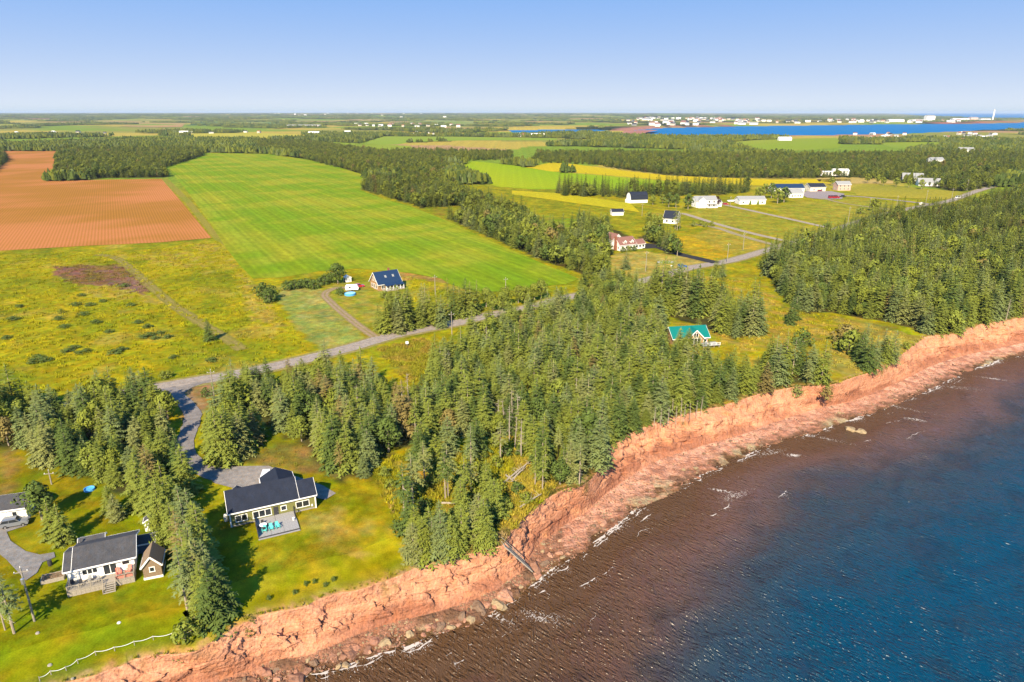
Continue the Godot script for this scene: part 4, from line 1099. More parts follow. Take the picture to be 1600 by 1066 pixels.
func single_trees() -> Array:
	return [
		# the row of tall trees between the cottage and the green bungalow
		[PackedVector2Array([Vector2(-71.1, -114.4), Vector2(-67.2, -110.9), Vector2(-64.7, -111.3), Vector2(-63.0, -105.9), Vector2(-62.2, -108.3), Vector2(-58.1, -104.0), Vector2(-68.5, -125.0), Vector2(-64.8, -119.5), Vector2(-57.9, -100.2), Vector2(-55.2, -99.2), Vector2(-56.7, -104.0), Vector2(-53.3, -98.8)]), "spruce", 11.0, "spruce of the tall row left of the green bungalow"],
		[PackedVector2Array([Vector2(-51.9, -97.1), Vector2(-49.3, -92.9), Vector2(-48.6, -87.9), Vector2(-47.5, -89.0), Vector2(-46.2, -84.7), Vector2(-51.4, -92.9), Vector2(-49.0, -89.8)]), "spruce", 10.5, "spruce of the tall row near its cliff end"],
		[PackedVector2Array([Vector2(-53.1, -92.9), Vector2(-50.6, -89.3), Vector2(-49.6, -85.8)]), "slim", 12.5, "spruce with a bare pale stem in the row before the bungalow"],
		[PackedVector2Array([Vector2(-44.2, -82.7), Vector2(-43.9, -84.4), Vector2(-46.4, -86.8)]), "spruce", 9.0, "spruce at the cliff end of the tall row"],
		[PackedVector2Array([Vector2(-46.3, -81.4), Vector2(-46.9, -79.4)]), "bush", 3.2, "bush on the cliff edge beside the tall row"],
		[PackedVector2Array([Vector2(-87.5, -110.0)]), "leafy", 9.0, "dark round dense tree in front of the white garage"],
		[PackedVector2Array([Vector2(-78.8, -102.5), Vector2(-81.5, -104.0)]), "spruce", 7.5, "spruce beside the driveway behind the white cottage"],
		[PackedVector2Array([Vector2(-73.7, -110.0), Vector2(-76.3, -112.6)]), "spruce", 6.0, "spruce on the lawn behind the white cottage"],
		[PackedVector2Array([Vector2(-63.0, -104.8), Vector2(-59.9, -100.2)]), "leafy", 5.0, "leafy tree behind the cedar shed"],
		[PackedVector2Array([Vector2(-74.3, -81.4), Vector2(-72.5, -80.7), Vector2(-78.2, -84.7)]), "slim", 10.0, "spruce with a bare stem at the left edge of the lawn"],
		[PackedVector2Array([Vector2(-85.1, -153.9), Vector2(-89.2, -157.7)]), "leafy", 7.5, "bright leafy tree at the corner of the paved drive"],
		# the thin stand in the clearing above the cliff
		[PackedVector2Array([Vector2(-20.2, -111.3), Vector2(-12.6, -117.6), Vector2(-8.1, -118.5), Vector2(-13.0, -116.6)]), "slim", 11.5, "tall bare-stemmed spruce standing alone in the clearing"],
		[PackedVector2Array([Vector2(-3.3, -110.0), Vector2(-4.9, -102.1)]), "spruce", 9.5, "spruce in the clearing near the cliff edge"],
		[PackedVector2Array([Vector2(-10.3, -99.2), Vector2(-16.7, -98.1), Vector2(-15.1, -98.8), Vector2(-13.6, -99.5), Vector2(-12.8, -104.0), Vector2(-11.7, -102.1)]), "spruce", 7.8, "spruce of the little group on the brink of the cliff"],
		[PackedVector2Array([Vector2(4.7, -122.4), Vector2(6.1, -120.0), Vector2(13.7, -122.4), Vector2(10.5, -124.0)]), "slim", 9.5, "bare-stemmed spruce at the corner of the wood on the cliff edge"],
		[PackedVector2Array([Vector2(-18.4, -105.3), Vector2(-16.8, -101.5), Vector2(-14.4, -102.1), Vector2(-12.1, -99.2), Vector2(-8.7, -101.0), Vector2(-5.9, -104.4), Vector2(-5.1, -118.3), Vector2(-15.9, -127.6), Vector2(-19.9, -130.4), Vector2(-19.8, -135.0), Vector2(-14.2, -136.2), Vector2(-7.8, -135.0), Vector2(-9.6, -111.5)]), "spruce", 8.8, "spruce of the loose stand between the lawn and the dense wood"],
		[PackedVector2Array([Vector2(-19.1, -114.8), Vector2(-8.7, -129.3), Vector2(-2.5, -132.1), Vector2(-17.7, -121.9), Vector2(-9.2, -116.0)]), "slim", 10.5, "bare-stemmed spruce of the loose stand beside the cliff lawn"],
		[PackedVector2Array([Vector2(2.7, -115.7), Vector2(-20.9, -106.3), Vector2(-22.3, -132.7), Vector2(-26.6, -125.8)]), "bush", 2.2, "bush at the edge of the clearing"],
		[PackedVector2Array([Vector2(-4.3, -138.6), Vector2(-1.4, -135.0), Vector2(-6.7, -132.7), Vector2(1.7, -135.0), Vector2(-14.9, -128.5), Vector2(-17.1, -121.9), Vector2(-19.0, -118.3), Vector2(-24.5, -120.7), Vector2(-9.7, -112.6), Vector2(-7.7, -110.0), Vector2(-17.0, -112.6), Vector2(-12.9, -128.5), Vector2(-9.9, -125.0), Vector2(-7.4, -127.6), Vector2(-5.3, -124.5), Vector2(-3.4, -129.8), Vector2(-11.0, -121.9), Vector2(-15.1, -124.0), Vector2(-7.5, -117.1), Vector2(-4.3, -114.8), Vector2(-1.2, -112.6), Vector2(-2.6, -119.5), Vector2(-20.4, -119.5), Vector2(-19.7, -128.5), Vector2(1.0, -119.5)]), "bush", 2.6, "bush in the undergrowth of the clearing"],
		# the meadow
		[PackedVector2Array([Vector2(-100.3, -214.6)]), "spruce", 8.0, "dark lone spruce beside the meadow track"],
		[PackedVector2Array([Vector2(-104.5, -174.6)]), "spruce", 6.5, "lone spruce on the meadow side of the road"],
		[PackedVector2Array([Vector2(-169.9, -247.1)]), "bush", 2.2, "lone round bush in the meadow below the heath patch"],
		[PackedVector2Array([Vector2(-98.3, -265.5), Vector2(-97.4, -267.5), Vector2(-102.6, -272.6), Vector2(-96.2, -261.7)]), "bush", 5.5, "dark bush at the corner of the mown paddock"],
		[PackedVector2Array([Vector2(-88.1, -287.7), Vector2(-85.0, -284.4), Vector2(-84.1, -291.2), Vector2(-91.1, -286.6), Vector2(-82.4, -293.5), Vector2(-81.1, -295.9), Vector2(-95.6, -283.2), Vector2(-89.5, -286.6), Vector2(-93.2, -284.4)]), "bush", 4.0, "dark hedge bush along the paddock's far side"],
		[PackedVector2Array([Vector2(-77.1, -294.7)]), "leafy", 9.5, "dark round tree beside the white shed of the timber house"],
		[PackedVector2Array([Vector2(-71.2, -274.7), Vector2(-48.7, -267.5), Vector2(-45.8, -265.5), Vector2(-51.9, -269.5), Vector2(-49.7, -265.5)]), "bush", 3.2, "garden bush by the timber house"],
		[PackedVector2Array([Vector2(-29.5, -234.8), Vector2(-24.8, -229.4), Vector2(-21.3, -242.1), Vector2(-17.4, -247.1), Vector2(-13.4, -250.6), Vector2(-33.5, -245.4), Vector2(-24.1, -247.1), Vector2(-31.5, -238.8), Vector2(-26.7, -232.5), Vector2(-19.4, -242.1), Vector2(-15.6, -245.4)]), "spruce", 13.0, "spruce of the tall group right of the timber house"],
		[PackedVector2Array([Vector2(-7.3, -250.6), Vector2(-2.5, -257.9), Vector2(2.5, -261.7), Vector2(-10.0, -256.0), Vector2(9.0, -265.5), Vector2(11.7, -267.5), Vector2(5.0, -257.9), Vector2(-3.6, -248.9)]), "leafy", 8.0, "leafy tree along the road right of the timber house"],
		# round the white houses
		[PackedVector2Array([Vector2(54.9, -323.2)]), "spruce", 8.5, "pale blue spruce alone on the lawn of the brick-chimney house"],
		[PackedVector2Array([Vector2(44.3, -331.9)]), "spruce", 15.0, "big spruce left of the brick-chimney house"],
		[PackedVector2Array([Vector2(87.1, -355.6), Vector2(86.0, -366.0)]), "leafy", 10.0, "dark round tree beside the asphalt driveway"],
		[PackedVector2Array([Vector2(60.0, -366.0), Vector2(63.4, -367.8), Vector2(66.8, -369.6)]), "bush", 3.0, "clipped bush in front of the brick-chimney house"],
		[PackedVector2Array([Vector2(137.4, -538.0), Vector2(130.4, -549.3), Vector2(124.8, -549.3)]), "leafy", 13.0, "dark round tree left of the big white house"],
		[PackedVector2Array([Vector2(164.2, -553.2)]), "leafy", 8.5, "round purple-leaved tree at the right end of the big white house"],
		[PackedVector2Array([Vector2(95.2, -458.6), Vector2(97.6, -453.2), Vector2(92.8, -464.1), Vector2(124.8, -573.4), Vector2(115.2, -565.1)]), "leafy", 8.5, "leafy tree left of the small white house"],
		[PackedVector2Array([Vector2(105.8, -442.8), Vector2(108.7, -442.8), Vector2(105.9, -437.7)]), "slim", 14.5, "thin trunked tree in front of the small white house"],
		[PackedVector2Array([Vector2(120.0, -453.2), Vector2(126.1, -458.6), Vector2(127.4, -450.6), Vector2(132.3, -453.2)]), "bush", 3.6, "garden bush in the row below the big white house"],
		[PackedVector2Array([Vector2(260.2, -513.3), Vector2(269.8, -513.3), Vector2(278.2, -527.1)]), "bush", 5.0, "bush on the lawn below the red truck"],
		[PackedVector2Array([Vector2(276.7, -527.1), Vector2(271.2, -484.5)]), "leafy", 10.5, "tree by the utility pole on the lawn"],
		[PackedVector2Array([Vector2(213.3, -599.5), Vector2(220.3, -573.4), Vector2(228.8, -581.8), Vector2(227.8, -608.8), Vector2(223.8, -613.5)]), "leafy", 13.0, "leafy tree beside the long white house"],
		[PackedVector2Array([Vector2(330.1, -718.8), Vector2(387.7, -738.7), Vector2(382.9, -718.8), Vector2(389.3, -706.1), Vector2(398.9, -699.9), Vector2(401.5, -682.0), Vector2(379.6, -745.5)]), "leafy", 10.0, "tree of the hedge by the grey-roofed houses"],
		# between the woods on the right
		[PackedVector2Array([Vector2(96.5, -307.1), Vector2(94.0, -308.4)]), "spruce", 9.5, "spruce by the road opposite the asphalt driveway"],
		[PackedVector2Array([Vector2(99.5, -233.3), Vector2(83.6, -223.6), Vector2(103.3, -238.8)]), "spruce", 10.5, "spruce standing clear on the dry meadow"],
		[PackedVector2Array([Vector2(94.0, -209.3)]), "bush", 5.5, "low round spruce bush on the dry meadow"],
		[PackedVector2Array([Vector2(108.8, -206.8), Vector2(108.4, -211.3), Vector2(105.7, -202.5)]), "bush", 7.0, "round bush behind the cliff-edge spruces"],
		[PackedVector2Array([Vector2(104.6, -187.9), Vector2(109.6, -200.2), Vector2(114.0, -197.8), Vector2(116.7, -196.7), Vector2(113.6, -194.4), Vector2(108.1, -191.1), Vector2(105.5, -194.4)]), "spruce", 9.5, "spruce of the clump on the cliff edge at the right"],
		[PackedVector2Array([Vector2(126.2, -206.8)]), "bush", 2.0, "bush on the brink of the cliff at the right"],
		[PackedVector2Array([Vector2(63.3, -221.4), Vector2(56.4, -206.8), Vector2(52.9, -205.0)]), "spruce", 7.0, "spruce in front of the teal-roofed cottage"],
		# low scrub in the meadow
		[PackedVector2Array([Vector2(-160.0, -244.6), Vector2(-168.3, -288.9), Vector2(-149.1, -257.9), Vector2(-177.2, -272.6), Vector2(-165.4, -257.9), Vector2(-170.9, -257.9), Vector2(-163.6, -263.6), Vector2(-165.9, -238.8), Vector2(-157.7, -229.4), Vector2(-134.6, -234.8), Vector2(-128.4, -229.4), Vector2(-138.7, -223.6), Vector2(-149.6, -234.8)]), "bush", 1.3, "low patch of scrub in the upper meadow"],
		[PackedVector2Array([Vector2(-122.6, -220.0), Vector2(-120.4, -222.1), Vector2(-115.7, -217.9), Vector2(-119.4, -216.6), Vector2(-123.7, -217.9), Vector2(-140.6, -206.8), Vector2(-135.6, -201.9), Vector2(-134.7, -203.7), Vector2(-140.7, -203.7), Vector2(-146.0, -197.8), Vector2(-144.9, -193.3), Vector2(-142.1, -195.0), Vector2(-124.9, -202.5), Vector2(-124.2, -205.0), Vector2(-191.7, -256.0), Vector2(-182.2, -238.8), Vector2(-104.5, -197.8), Vector2(-169.0, -216.6), Vector2(-91.5, -195.0)]), "bush", 1.2, "low patch of scrub in the lower meadow"],
		[PackedVector2Array([Vector2(-98.4, -181.8), Vector2(-99.2, -180.8)]), "bush", 2.2, "bush on the verge above the road"],
		[PackedVector2Array([Vector2(-79.1, -171.4), Vector2(-81.6, -167.9)]), "bush", 2.5, "bush at the bend of the paved drive"],
	]

func far_woods():
	# farther off the woods are drawn as clumps: several trees to a clump
	var clumps := []
	for q in 3:
		var r := RandomNumberGenerator.new()
		r.seed = 300 + q
		var b := MB.new()
		for k in 9:
			var c := Vector3(r.randf_range(-8, 8), 0, r.randf_range(-8, 8))
			var h := r.randf_range(6.5, 11.5)
			var pointed := r.randf() < 0.5
			var f := r.randf_range(0.75, 1.2)
			var col := Color(f, f, f * 0.9)
			for e in (3 if pointed else 2):
				var y0 := h * (0.12 + 0.27 * e) if pointed else h * (0.25 + 0.3 * e)
				var r0 := (2.6 - 0.7 * e) if pointed else 3.1 - 0.6 * e
				var y1 := h * (0.55 + 0.225 * e) if pointed else h * (0.78 + 0.22 * e)
				var ring := []
				for s in 6: ring.append(c + Vector3(cos(s * 1.047) * r0 * r.randf_range(0.7, 1.2), y0 + r.randf_range(-0.6, 0.6), sin(s * 1.047) * r0 * r.randf_range(0.7, 1.2)))
				var top := c + Vector3(r.randf_range(-0.5, 0.5), y1, r.randf_range(-0.5, 0.5))
				if not pointed:
					var up := []
					for s in 6: up.append(top + Vector3(cos(s * 1.047) * r0 * 0.55, -h * 0.06 + r.randf_range(-0.4, 0.4), sin(s * 1.047) * r0 * 0.55))
					for s in 6:
						b.quad(ring[s], ring[(s + 1) % 6], up[(s + 1) % 6], up[s], col * r.randf_range(0.85, 1.15))
						b.tri(up[s], up[(s + 1) % 6], top, col)
				else:
					for s in 6: b.tri(ring[s], ring[(s + 1) % 6], top, col * r.randf_range(0.85, 1.15))
		clumps.append(b.mesh(M.leaf))
	var xf := [[], [], []]
	var cs := [[], [], []]
	var r := RandomNumberGenerator.new()
	r.seed = 77
	var tally := 0
	while tally < 80000:
		tally += 1
		var f := 0.0
		# as many per square metre at 700 m as the clumps need, fewer beyond, where each is wider
		f = 640.0 * pow(22.0, r.randf())
		var x := r.randf_range(-0.80, 0.80) * f
		var z := -f
		var big := clampf(f / 2600.0, 1.0, 3.2)
		if f < 2600.0 and r.randf() > 0.35 + 0.65 * f / 2600.0: pass
		if parcel(x, z) != 0: continue
		var p := Vector2(x, z)
		if f < 3000.0:
			var bad := false
			for c in fields:
				if c[1].has_point(p) and inside(p, c[0]): bad = true
			if bad: continue
		if f > 1800.0:
			if line_dist(p, bay_area) < 130.0: continue
			if land_height(x, z) < 0.0: continue
			if inside(p, town_area) and r.randf() < 0.88: continue
		var k := r.randi() % 3
		var s := r.randf_range(0.85, 1.2)
		xf[k].append(Transform3D(Basis(Vector3.UP, r.randf() * TAU).scaled(Vector3(s * big, s * (1.0 if big < 1.2 else 0.85), s * big)), Vector3(x, TOP + hill(x, z), z)))
		cs[k].append(tints[[0, 2, 3, 3, 1, 2][r.randi() % 6]] * r.randf_range(0.42, 0.74))
	for k in 3: tag(scatter("distant_forest", clumps[k], xf[k], cs[k]), "dark woods between the far fields, running to the horizon", "woods", "", "stuff")

var fields := []
var town_area := PackedVector2Array([Vector2(-303.2, -3388), Vector2(216.5, -4037), Vector2(864.9, -6060), Vector2(1981.5, -10595), Vector2(3114, -10595), Vector2(3368, -7712), Vector2(3492, -6526), Vector2(2352, -4463), Vector2(1767.9, -4037), Vector2(947.4, -3530), Vector2(561.5, -3136), Vector2(391.4, -2729), Vector2(291.6, -3257), Vector2(-252.7, -2820)])

func undergrowth():
	# tufts of tall grass and weeds in the meadow and the clearings
	var b := MB.new()
	var r := RandomNumberGenerator.new()
	r.seed = 5
	for k in 16:
		var a := r.randf() * TAU
		var o := Vector3(r.randfn(), 0, r.randfn()) * 0.22
		var d := Vector3(cos(a), 0, sin(a))
		var s := Vector3(-d.z, 0, d.x) * 0.07
		var f := r.randf_range(0.75, 1.2)
		b.tri(o - s, o + s, o + d * r.randf_range(0.1, 0.4) + Vector3(0, r.randf_range(0.3, 0.7), 0), Color(f, f, f * 0.8))
	var m := b.mesh(M.leaf)
	var xf := []
	var cs := []
	var where_to := [
		[PackedVector2Array([Vector2(-310.6, -364.3), Vector2(-276.1, -364.3), Vector2(-207.1, -364.3), Vector2(-173.8, -401.0), Vector2(-113.9, -292.4), Vector2(-71.6, -220.0), Vector2(-65.1, -205.0), Vector2(-79.7, -189.5), Vector2(-105.4, -176.9), Vector2(-143.9, -155.8)]), 22000, 1.0],
		[PackedVector2Array([Vector2(-30.5, -128.5), Vector2(-22.9, -137.1), Vector2(-8.7, -138.6), Vector2(4.3, -138.6), Vector2(10.7, -125.8), Vector2(6.3, -117.1), Vector2(0.0, -106.3), Vector2(-2.3, -102.5), Vector2(-10.9, -98.8), Vector2(-17.1, -96.2), Vector2(-18.9, -102.5), Vector2(-23.5, -114.8)]), 6000, 1.1],
		[PackedVector2Array([Vector2(84.9, -311.0), Vector2(108.9, -298.3), Vector2(105.8, -256.0), Vector2(121.0, -242.9), Vector2(134.5, -220.0), Vector2(138.7, -217.9), Vector2(118.3, -197.8), Vector2(100.9, -184.3), Vector2(90.1, -174.6), Vector2(96.6, -197.8), Vector2(80.0, -206.8), Vector2(65.1, -197.8), Vector2(77.2, -265.5)]), 6000, 0.8],
		[PackedVector2Array([Vector2(-43.1, -206.8), Vector2(-30.1, -217.9), Vector2(-22.6, -206.8), Vector2(-26.8, -176.9), Vector2(-33.3, -184.3)]), 2500, 1.0],
		[PackedVector2Array([Vector2(-56.4, -132.7), Vector2(-55.0, -138.6), Vector2(-48.7, -141.8), Vector2(-37.6, -127.1), Vector2(-31.2, -121.9), Vector2(-21.9, -112.6), Vector2(-18.7, -102.5), Vector2(-19.9, -106.3), Vector2(-24.9, -116.0), Vector2(-33.6, -124.0), Vector2(-40.5, -127.6), Vector2(-48.8, -128.5)]), 700, 0.6],
		[PackedVector2Array([Vector2(-72.9, -317.7), Vector2(-47.3, -308.4), Vector2(-27.6, -286.6), Vector2(-26.5, -247.1), Vector2(-41.2, -265.5), Vector2(-57.3, -298.3)]), 2500, 0.8],
	]
	for w in where_to:
		var box := Rect2(w[0][0], Vector2.ZERO)
		for p in w[0]: box = box.expand(p)
		for k in w[1]:
			var p := Vector2(r.randf_range(box.position.x, box.end.x), r.randf_range(box.position.y, box.end.y))
			if not inside(p, w[0]) or n_small.get_noise_2d(p.x * 1.5, p.y * 1.5) + r.randf_range(-0.4, 0.4) < -0.05: continue
			var s: float = w[2] * r.randf_range(0.6, 1.5)
			xf.append(Transform3D(Basis(Vector3.UP, r.randf() * TAU).scaled(Vector3(s * 1.3, s, s * 1.3)), Vector3(p.x, TOP, p.y)))
			var c := ground_color(p.x, p.y)
			cs.append(c.lerp(Color(0.13, 0.16, 0.015), r.randf() * 0.5) * r.randf_range(0.85, 1.2))
	# a fringe of long grass hanging at the brink
	for k in 1700:
		var u := r.randf_range(1.0, 39.0)
		var a := resampled(shore_top, u)
		var f := resampled(shore_foot, u)
		var p := a - (f - a).normalized() * (r.randf() * r.randf() * 5.0 - 0.3)
		if not in_frame(p) or (u < 16.0 and r.randf() < 0.8): continue
		var s := r.randf_range(0.25, 0.6)
		xf.append(Transform3D(Basis(Vector3.UP, r.randf() * TAU).scaled(Vector3(s * 1.3, s, s * 1.3)), Vector3(p.x, TOP + 0.05, p.y)))
		cs.append(ground_color(p.x, p.y).lerp(Color(0.34, 0.26, 0.07), r.randf() * 0.35) * r.randf_range(0.65, 0.95))
	tag(scatter("tall_grass", m, xf, cs), "tufts of tall grass and weeds in the meadow and on the cliff edge", "grass", "", "stuff")

# ------------------------------------------------------------------ building parts
func block(o: Node3D, x: Transform3D, l: float, d: float, h: float, r: float, over: float, wm: Material, rm: Material, tm: Material = null):   # gabled, the ridge along x
	var b := MB.new()
	var t := x * Transform3D(Basis(Vector3.UP, PI / 2), Vector3.ZERO)
	b.prism(PackedVector2Array([Vector2(-d / 2, -0.3), Vector2(d / 2, -0.3), Vector2(d / 2, h), Vector2(0, h + r), Vector2(-d / 2, h)]), t, l)
	part(o, "wall", b, wm)
	b = MB.new()
	var e := d / 2 + over
	var ye := h - over * r / (d / 2)
	b.prism(PackedVector2Array([Vector2(-e, ye + 0.02), Vector2(0, h + r + 0.02), Vector2(e, ye + 0.02), Vector2(e, ye + 0.2), Vector2(0, h + r + 0.22), Vector2(-e, ye + 0.2)]), t, l + over * 2)
	part(o, "roof", b, rm)
	if tm:
		b = MB.new()
		for s in [-1.0, 1.0]:
			b.bar(x * Vector3(-l / 2 - over, ye + 0.06, s * (e + 0.04)), x * Vector3(l / 2 + over, ye + 0.06, s * (e + 0.04)), 0.08, 0.24)
			for q in [-1.0, 1.0]: b.bar(x * Vector3(s * (l / 2 + over + 0.03), ye + 0.04, q * e), x * Vector3(s * (l / 2 + over + 0.03), h + r + 0.05, 0), 0.06, 0.26)
			for q in [-1.0, 1.0]: b.bx(Vector3.ZERO, Vector3.ZERO)
		part(o, "fascia", b, tm)

func corners(o: Node3D, x: Transform3D, l: float, d: float, h: float, m: Material):
	for s in [-1.0, 1.0]:
		for q in [-1.0, 1.0]:
			var b := MB.new()
			b.box(x * Transform3D(Basis(), Vector3(s * l / 2, h / 2 - 0.12, q * d / 2)), Vector3(0.22, h - 0.02, 0.22))
			part(o, "corner_board", b, m)

func on(x: Transform3D, side: String, u: float, y: float, l: float, d: float) -> Transform3D:    # a place on a wall, z pointing out
	match side:
		"f": return x * Transform3D(Basis(), Vector3(u, y, d / 2))
		"b": return x * Transform3D(Basis(Vector3.UP, PI), Vector3(u, y, -d / 2))
		"r": return x * Transform3D(Basis(Vector3.UP, PI / 2), Vector3(l / 2, y, u))
	return x * Transform3D(Basis(Vector3.UP, -PI / 2), Vector3(-l / 2, y, u))

func window(o: Node3D, x: Transform3D, w: float, h: float, n := 1, m: Material = null, called := "window"):
	var b := MB.new()
	var f := 0.11
	b.box(x * Transform3D(Basis(), Vector3(0, h / 2 + f / 2, 0.03)), Vector3(w + 2 * f, f, 0.1))
	b.box(x * Transform3D(Basis(), Vector3(0, -h / 2 - f / 2, 0.04)), Vector3(w + 2 * f + 0.08, f, 0.14))
	for k in n + 1:
		b.box(x * Transform3D(Basis(), Vector3(-w / 2 - f / 2 + (w + f) * k / n, 0, 0.03)), Vector3(f, h, 0.096))
	var fr := part(o, called, b, m if m else M.trim)
	for k in n:
		b = MB.new()
		b.box(x * Transform3D(Basis(), Vector3(-w / 2 + (w + f) * (k + 0.5) / n - f / 2, 0, 0.015)), Vector3((w + f) / n - f - 0.004, h - 0.004, 0.05))
		part(fr, "pane", b, M.glass)

func door(o: Node3D, x: Transform3D, w: float, h: float, m: Material):
	var b := MB.new()
	b.box(x * Transform3D(Basis(), Vector3(0, 0, 0.03)), Vector3(w, h, 0.08))
	var d := part(o, "door", b, m)
	b = MB.new()
	b.box(x * Transform3D(Basis(), Vector3(w * 0.38, -0.05, 0.1)), Vector3(0.06, 0.14, 0.08))
	part(d, "handle", b, M.metal)

func railing(o: Node3D, a: Vector3, e: Vector3, h: float, m: Material, slat := 0.32):
	var b := MB.new()
	b.bar(a + Vector3(0, h, 0), e + Vector3(0, h, 0), 0.09, 0.07)
	b.bar(a + Vector3(0, 0.12, 0), e + Vector3(0, 0.12, 0), 0.05, 0.05)
	var r := part(o, "railing", b, m)
	var n := maxi(1, ceili(a.distance_to(e) / 1.8))
	for k in n + 1:
		b = MB.new()
		b.bx(a.lerp(e, float(k) / n) + Vector3(0, h / 2 + 0.02, 0), Vector3(0.11, h + 0.08, 0.11))
		part(r, "post", b, m)
	b = MB.new()
	n = int(a.distance_to(e) / slat)
	for k in n: b.bx(a.lerp(e, (k + 0.5) / n) + Vector3(0, h / 2 + 0.06, 0), Vector3(0.04, h - 0.16, 0.04))
	if n > 0: part(r, "balusters", b, m).set_meta("kind", "stuff")

func simple_box(o: Node, called: String, at: Vector3, s: Vector3, m: Material, turn := 0.0) -> MeshInstance3D:
	var b := MB.new()
	b.box(Transform3D(Basis(Vector3.UP, turn), at), s)
	return part(o, called, b, m)

func flat(p: Vector2, y := TOP) -> Vector3:
	return Vector3(p.x, y, p.y)

func deck_chair(label: String, at: Vector3, turn: float, m: Material, group: String):
	var o := thing("deck_chair", label, "chair", at, turn, group)
	var b := MB.new()
	for k in 4: b.box(Transform3D(Basis(Vector3.RIGHT, 0.14), Vector3(0, 0.36 - 0.0 * k, -0.2 + 0.14 * k)), Vector3(0.56, 0.03, 0.12))
	part(o, "seat", b, m)
	b = MB.new()
	for k in 5: b.box(Transform3D(Basis(Vector3.RIGHT, -0.42), Vector3(-0.24 + 0.12 * k, 0.72 + 0.03 * (2 - absf(k - 2)), -0.42)), Vector3(0.105, 0.80, 0.03))
	part(o, "backrest", b, m)
	for s in [-1.0, 1.0]:
		simple_box(o, "arm", Vector3(s * 0.36, 0.58, 0.0), Vector3(0.15, 0.035, 0.72), m)
		simple_box(o, "leg", Vector3(s * 0.33, 0.28, 0.30), Vector3(0.06, 0.56, 0.09), m)
		b = MB.new()
		b.bar(Vector3(s * 0.33, 0.36, 0.28), Vector3(s * 0.33, 0.02, -0.55), 0.06, 0.09)
		part(o, "leg", b, m)

func garden_chair(label: String, at: Vector3, turn: float, m: Material, group: String):
	var o := thing("garden_chair", label, "chair", at, turn, group)
	simple_box(o, "seat", Vector3(0, 0.44, 0), Vector3(0.5, 0.05, 0.5), m)
	var b := MB.new()
	b.box(Transform3D(Basis(Vector3.RIGHT, -0.2), Vector3(0, 0.72, -0.27)), Vector3(0.48, 0.55, 0.04))
	part(o, "backrest", b, m)
	for s in [-1.0, 1.0]:
		for q in [-1.0, 1.0]: simple_box(o, "leg", Vector3(s * 0.22, 0.21, q * 0.22), Vector3(0.04, 0.42, 0.04), M.charcoal)
		simple_box(o, "armrest", Vector3(s * 0.25, 0.63, 0), Vector3(0.05, 0.03, 0.46), M.charcoal)

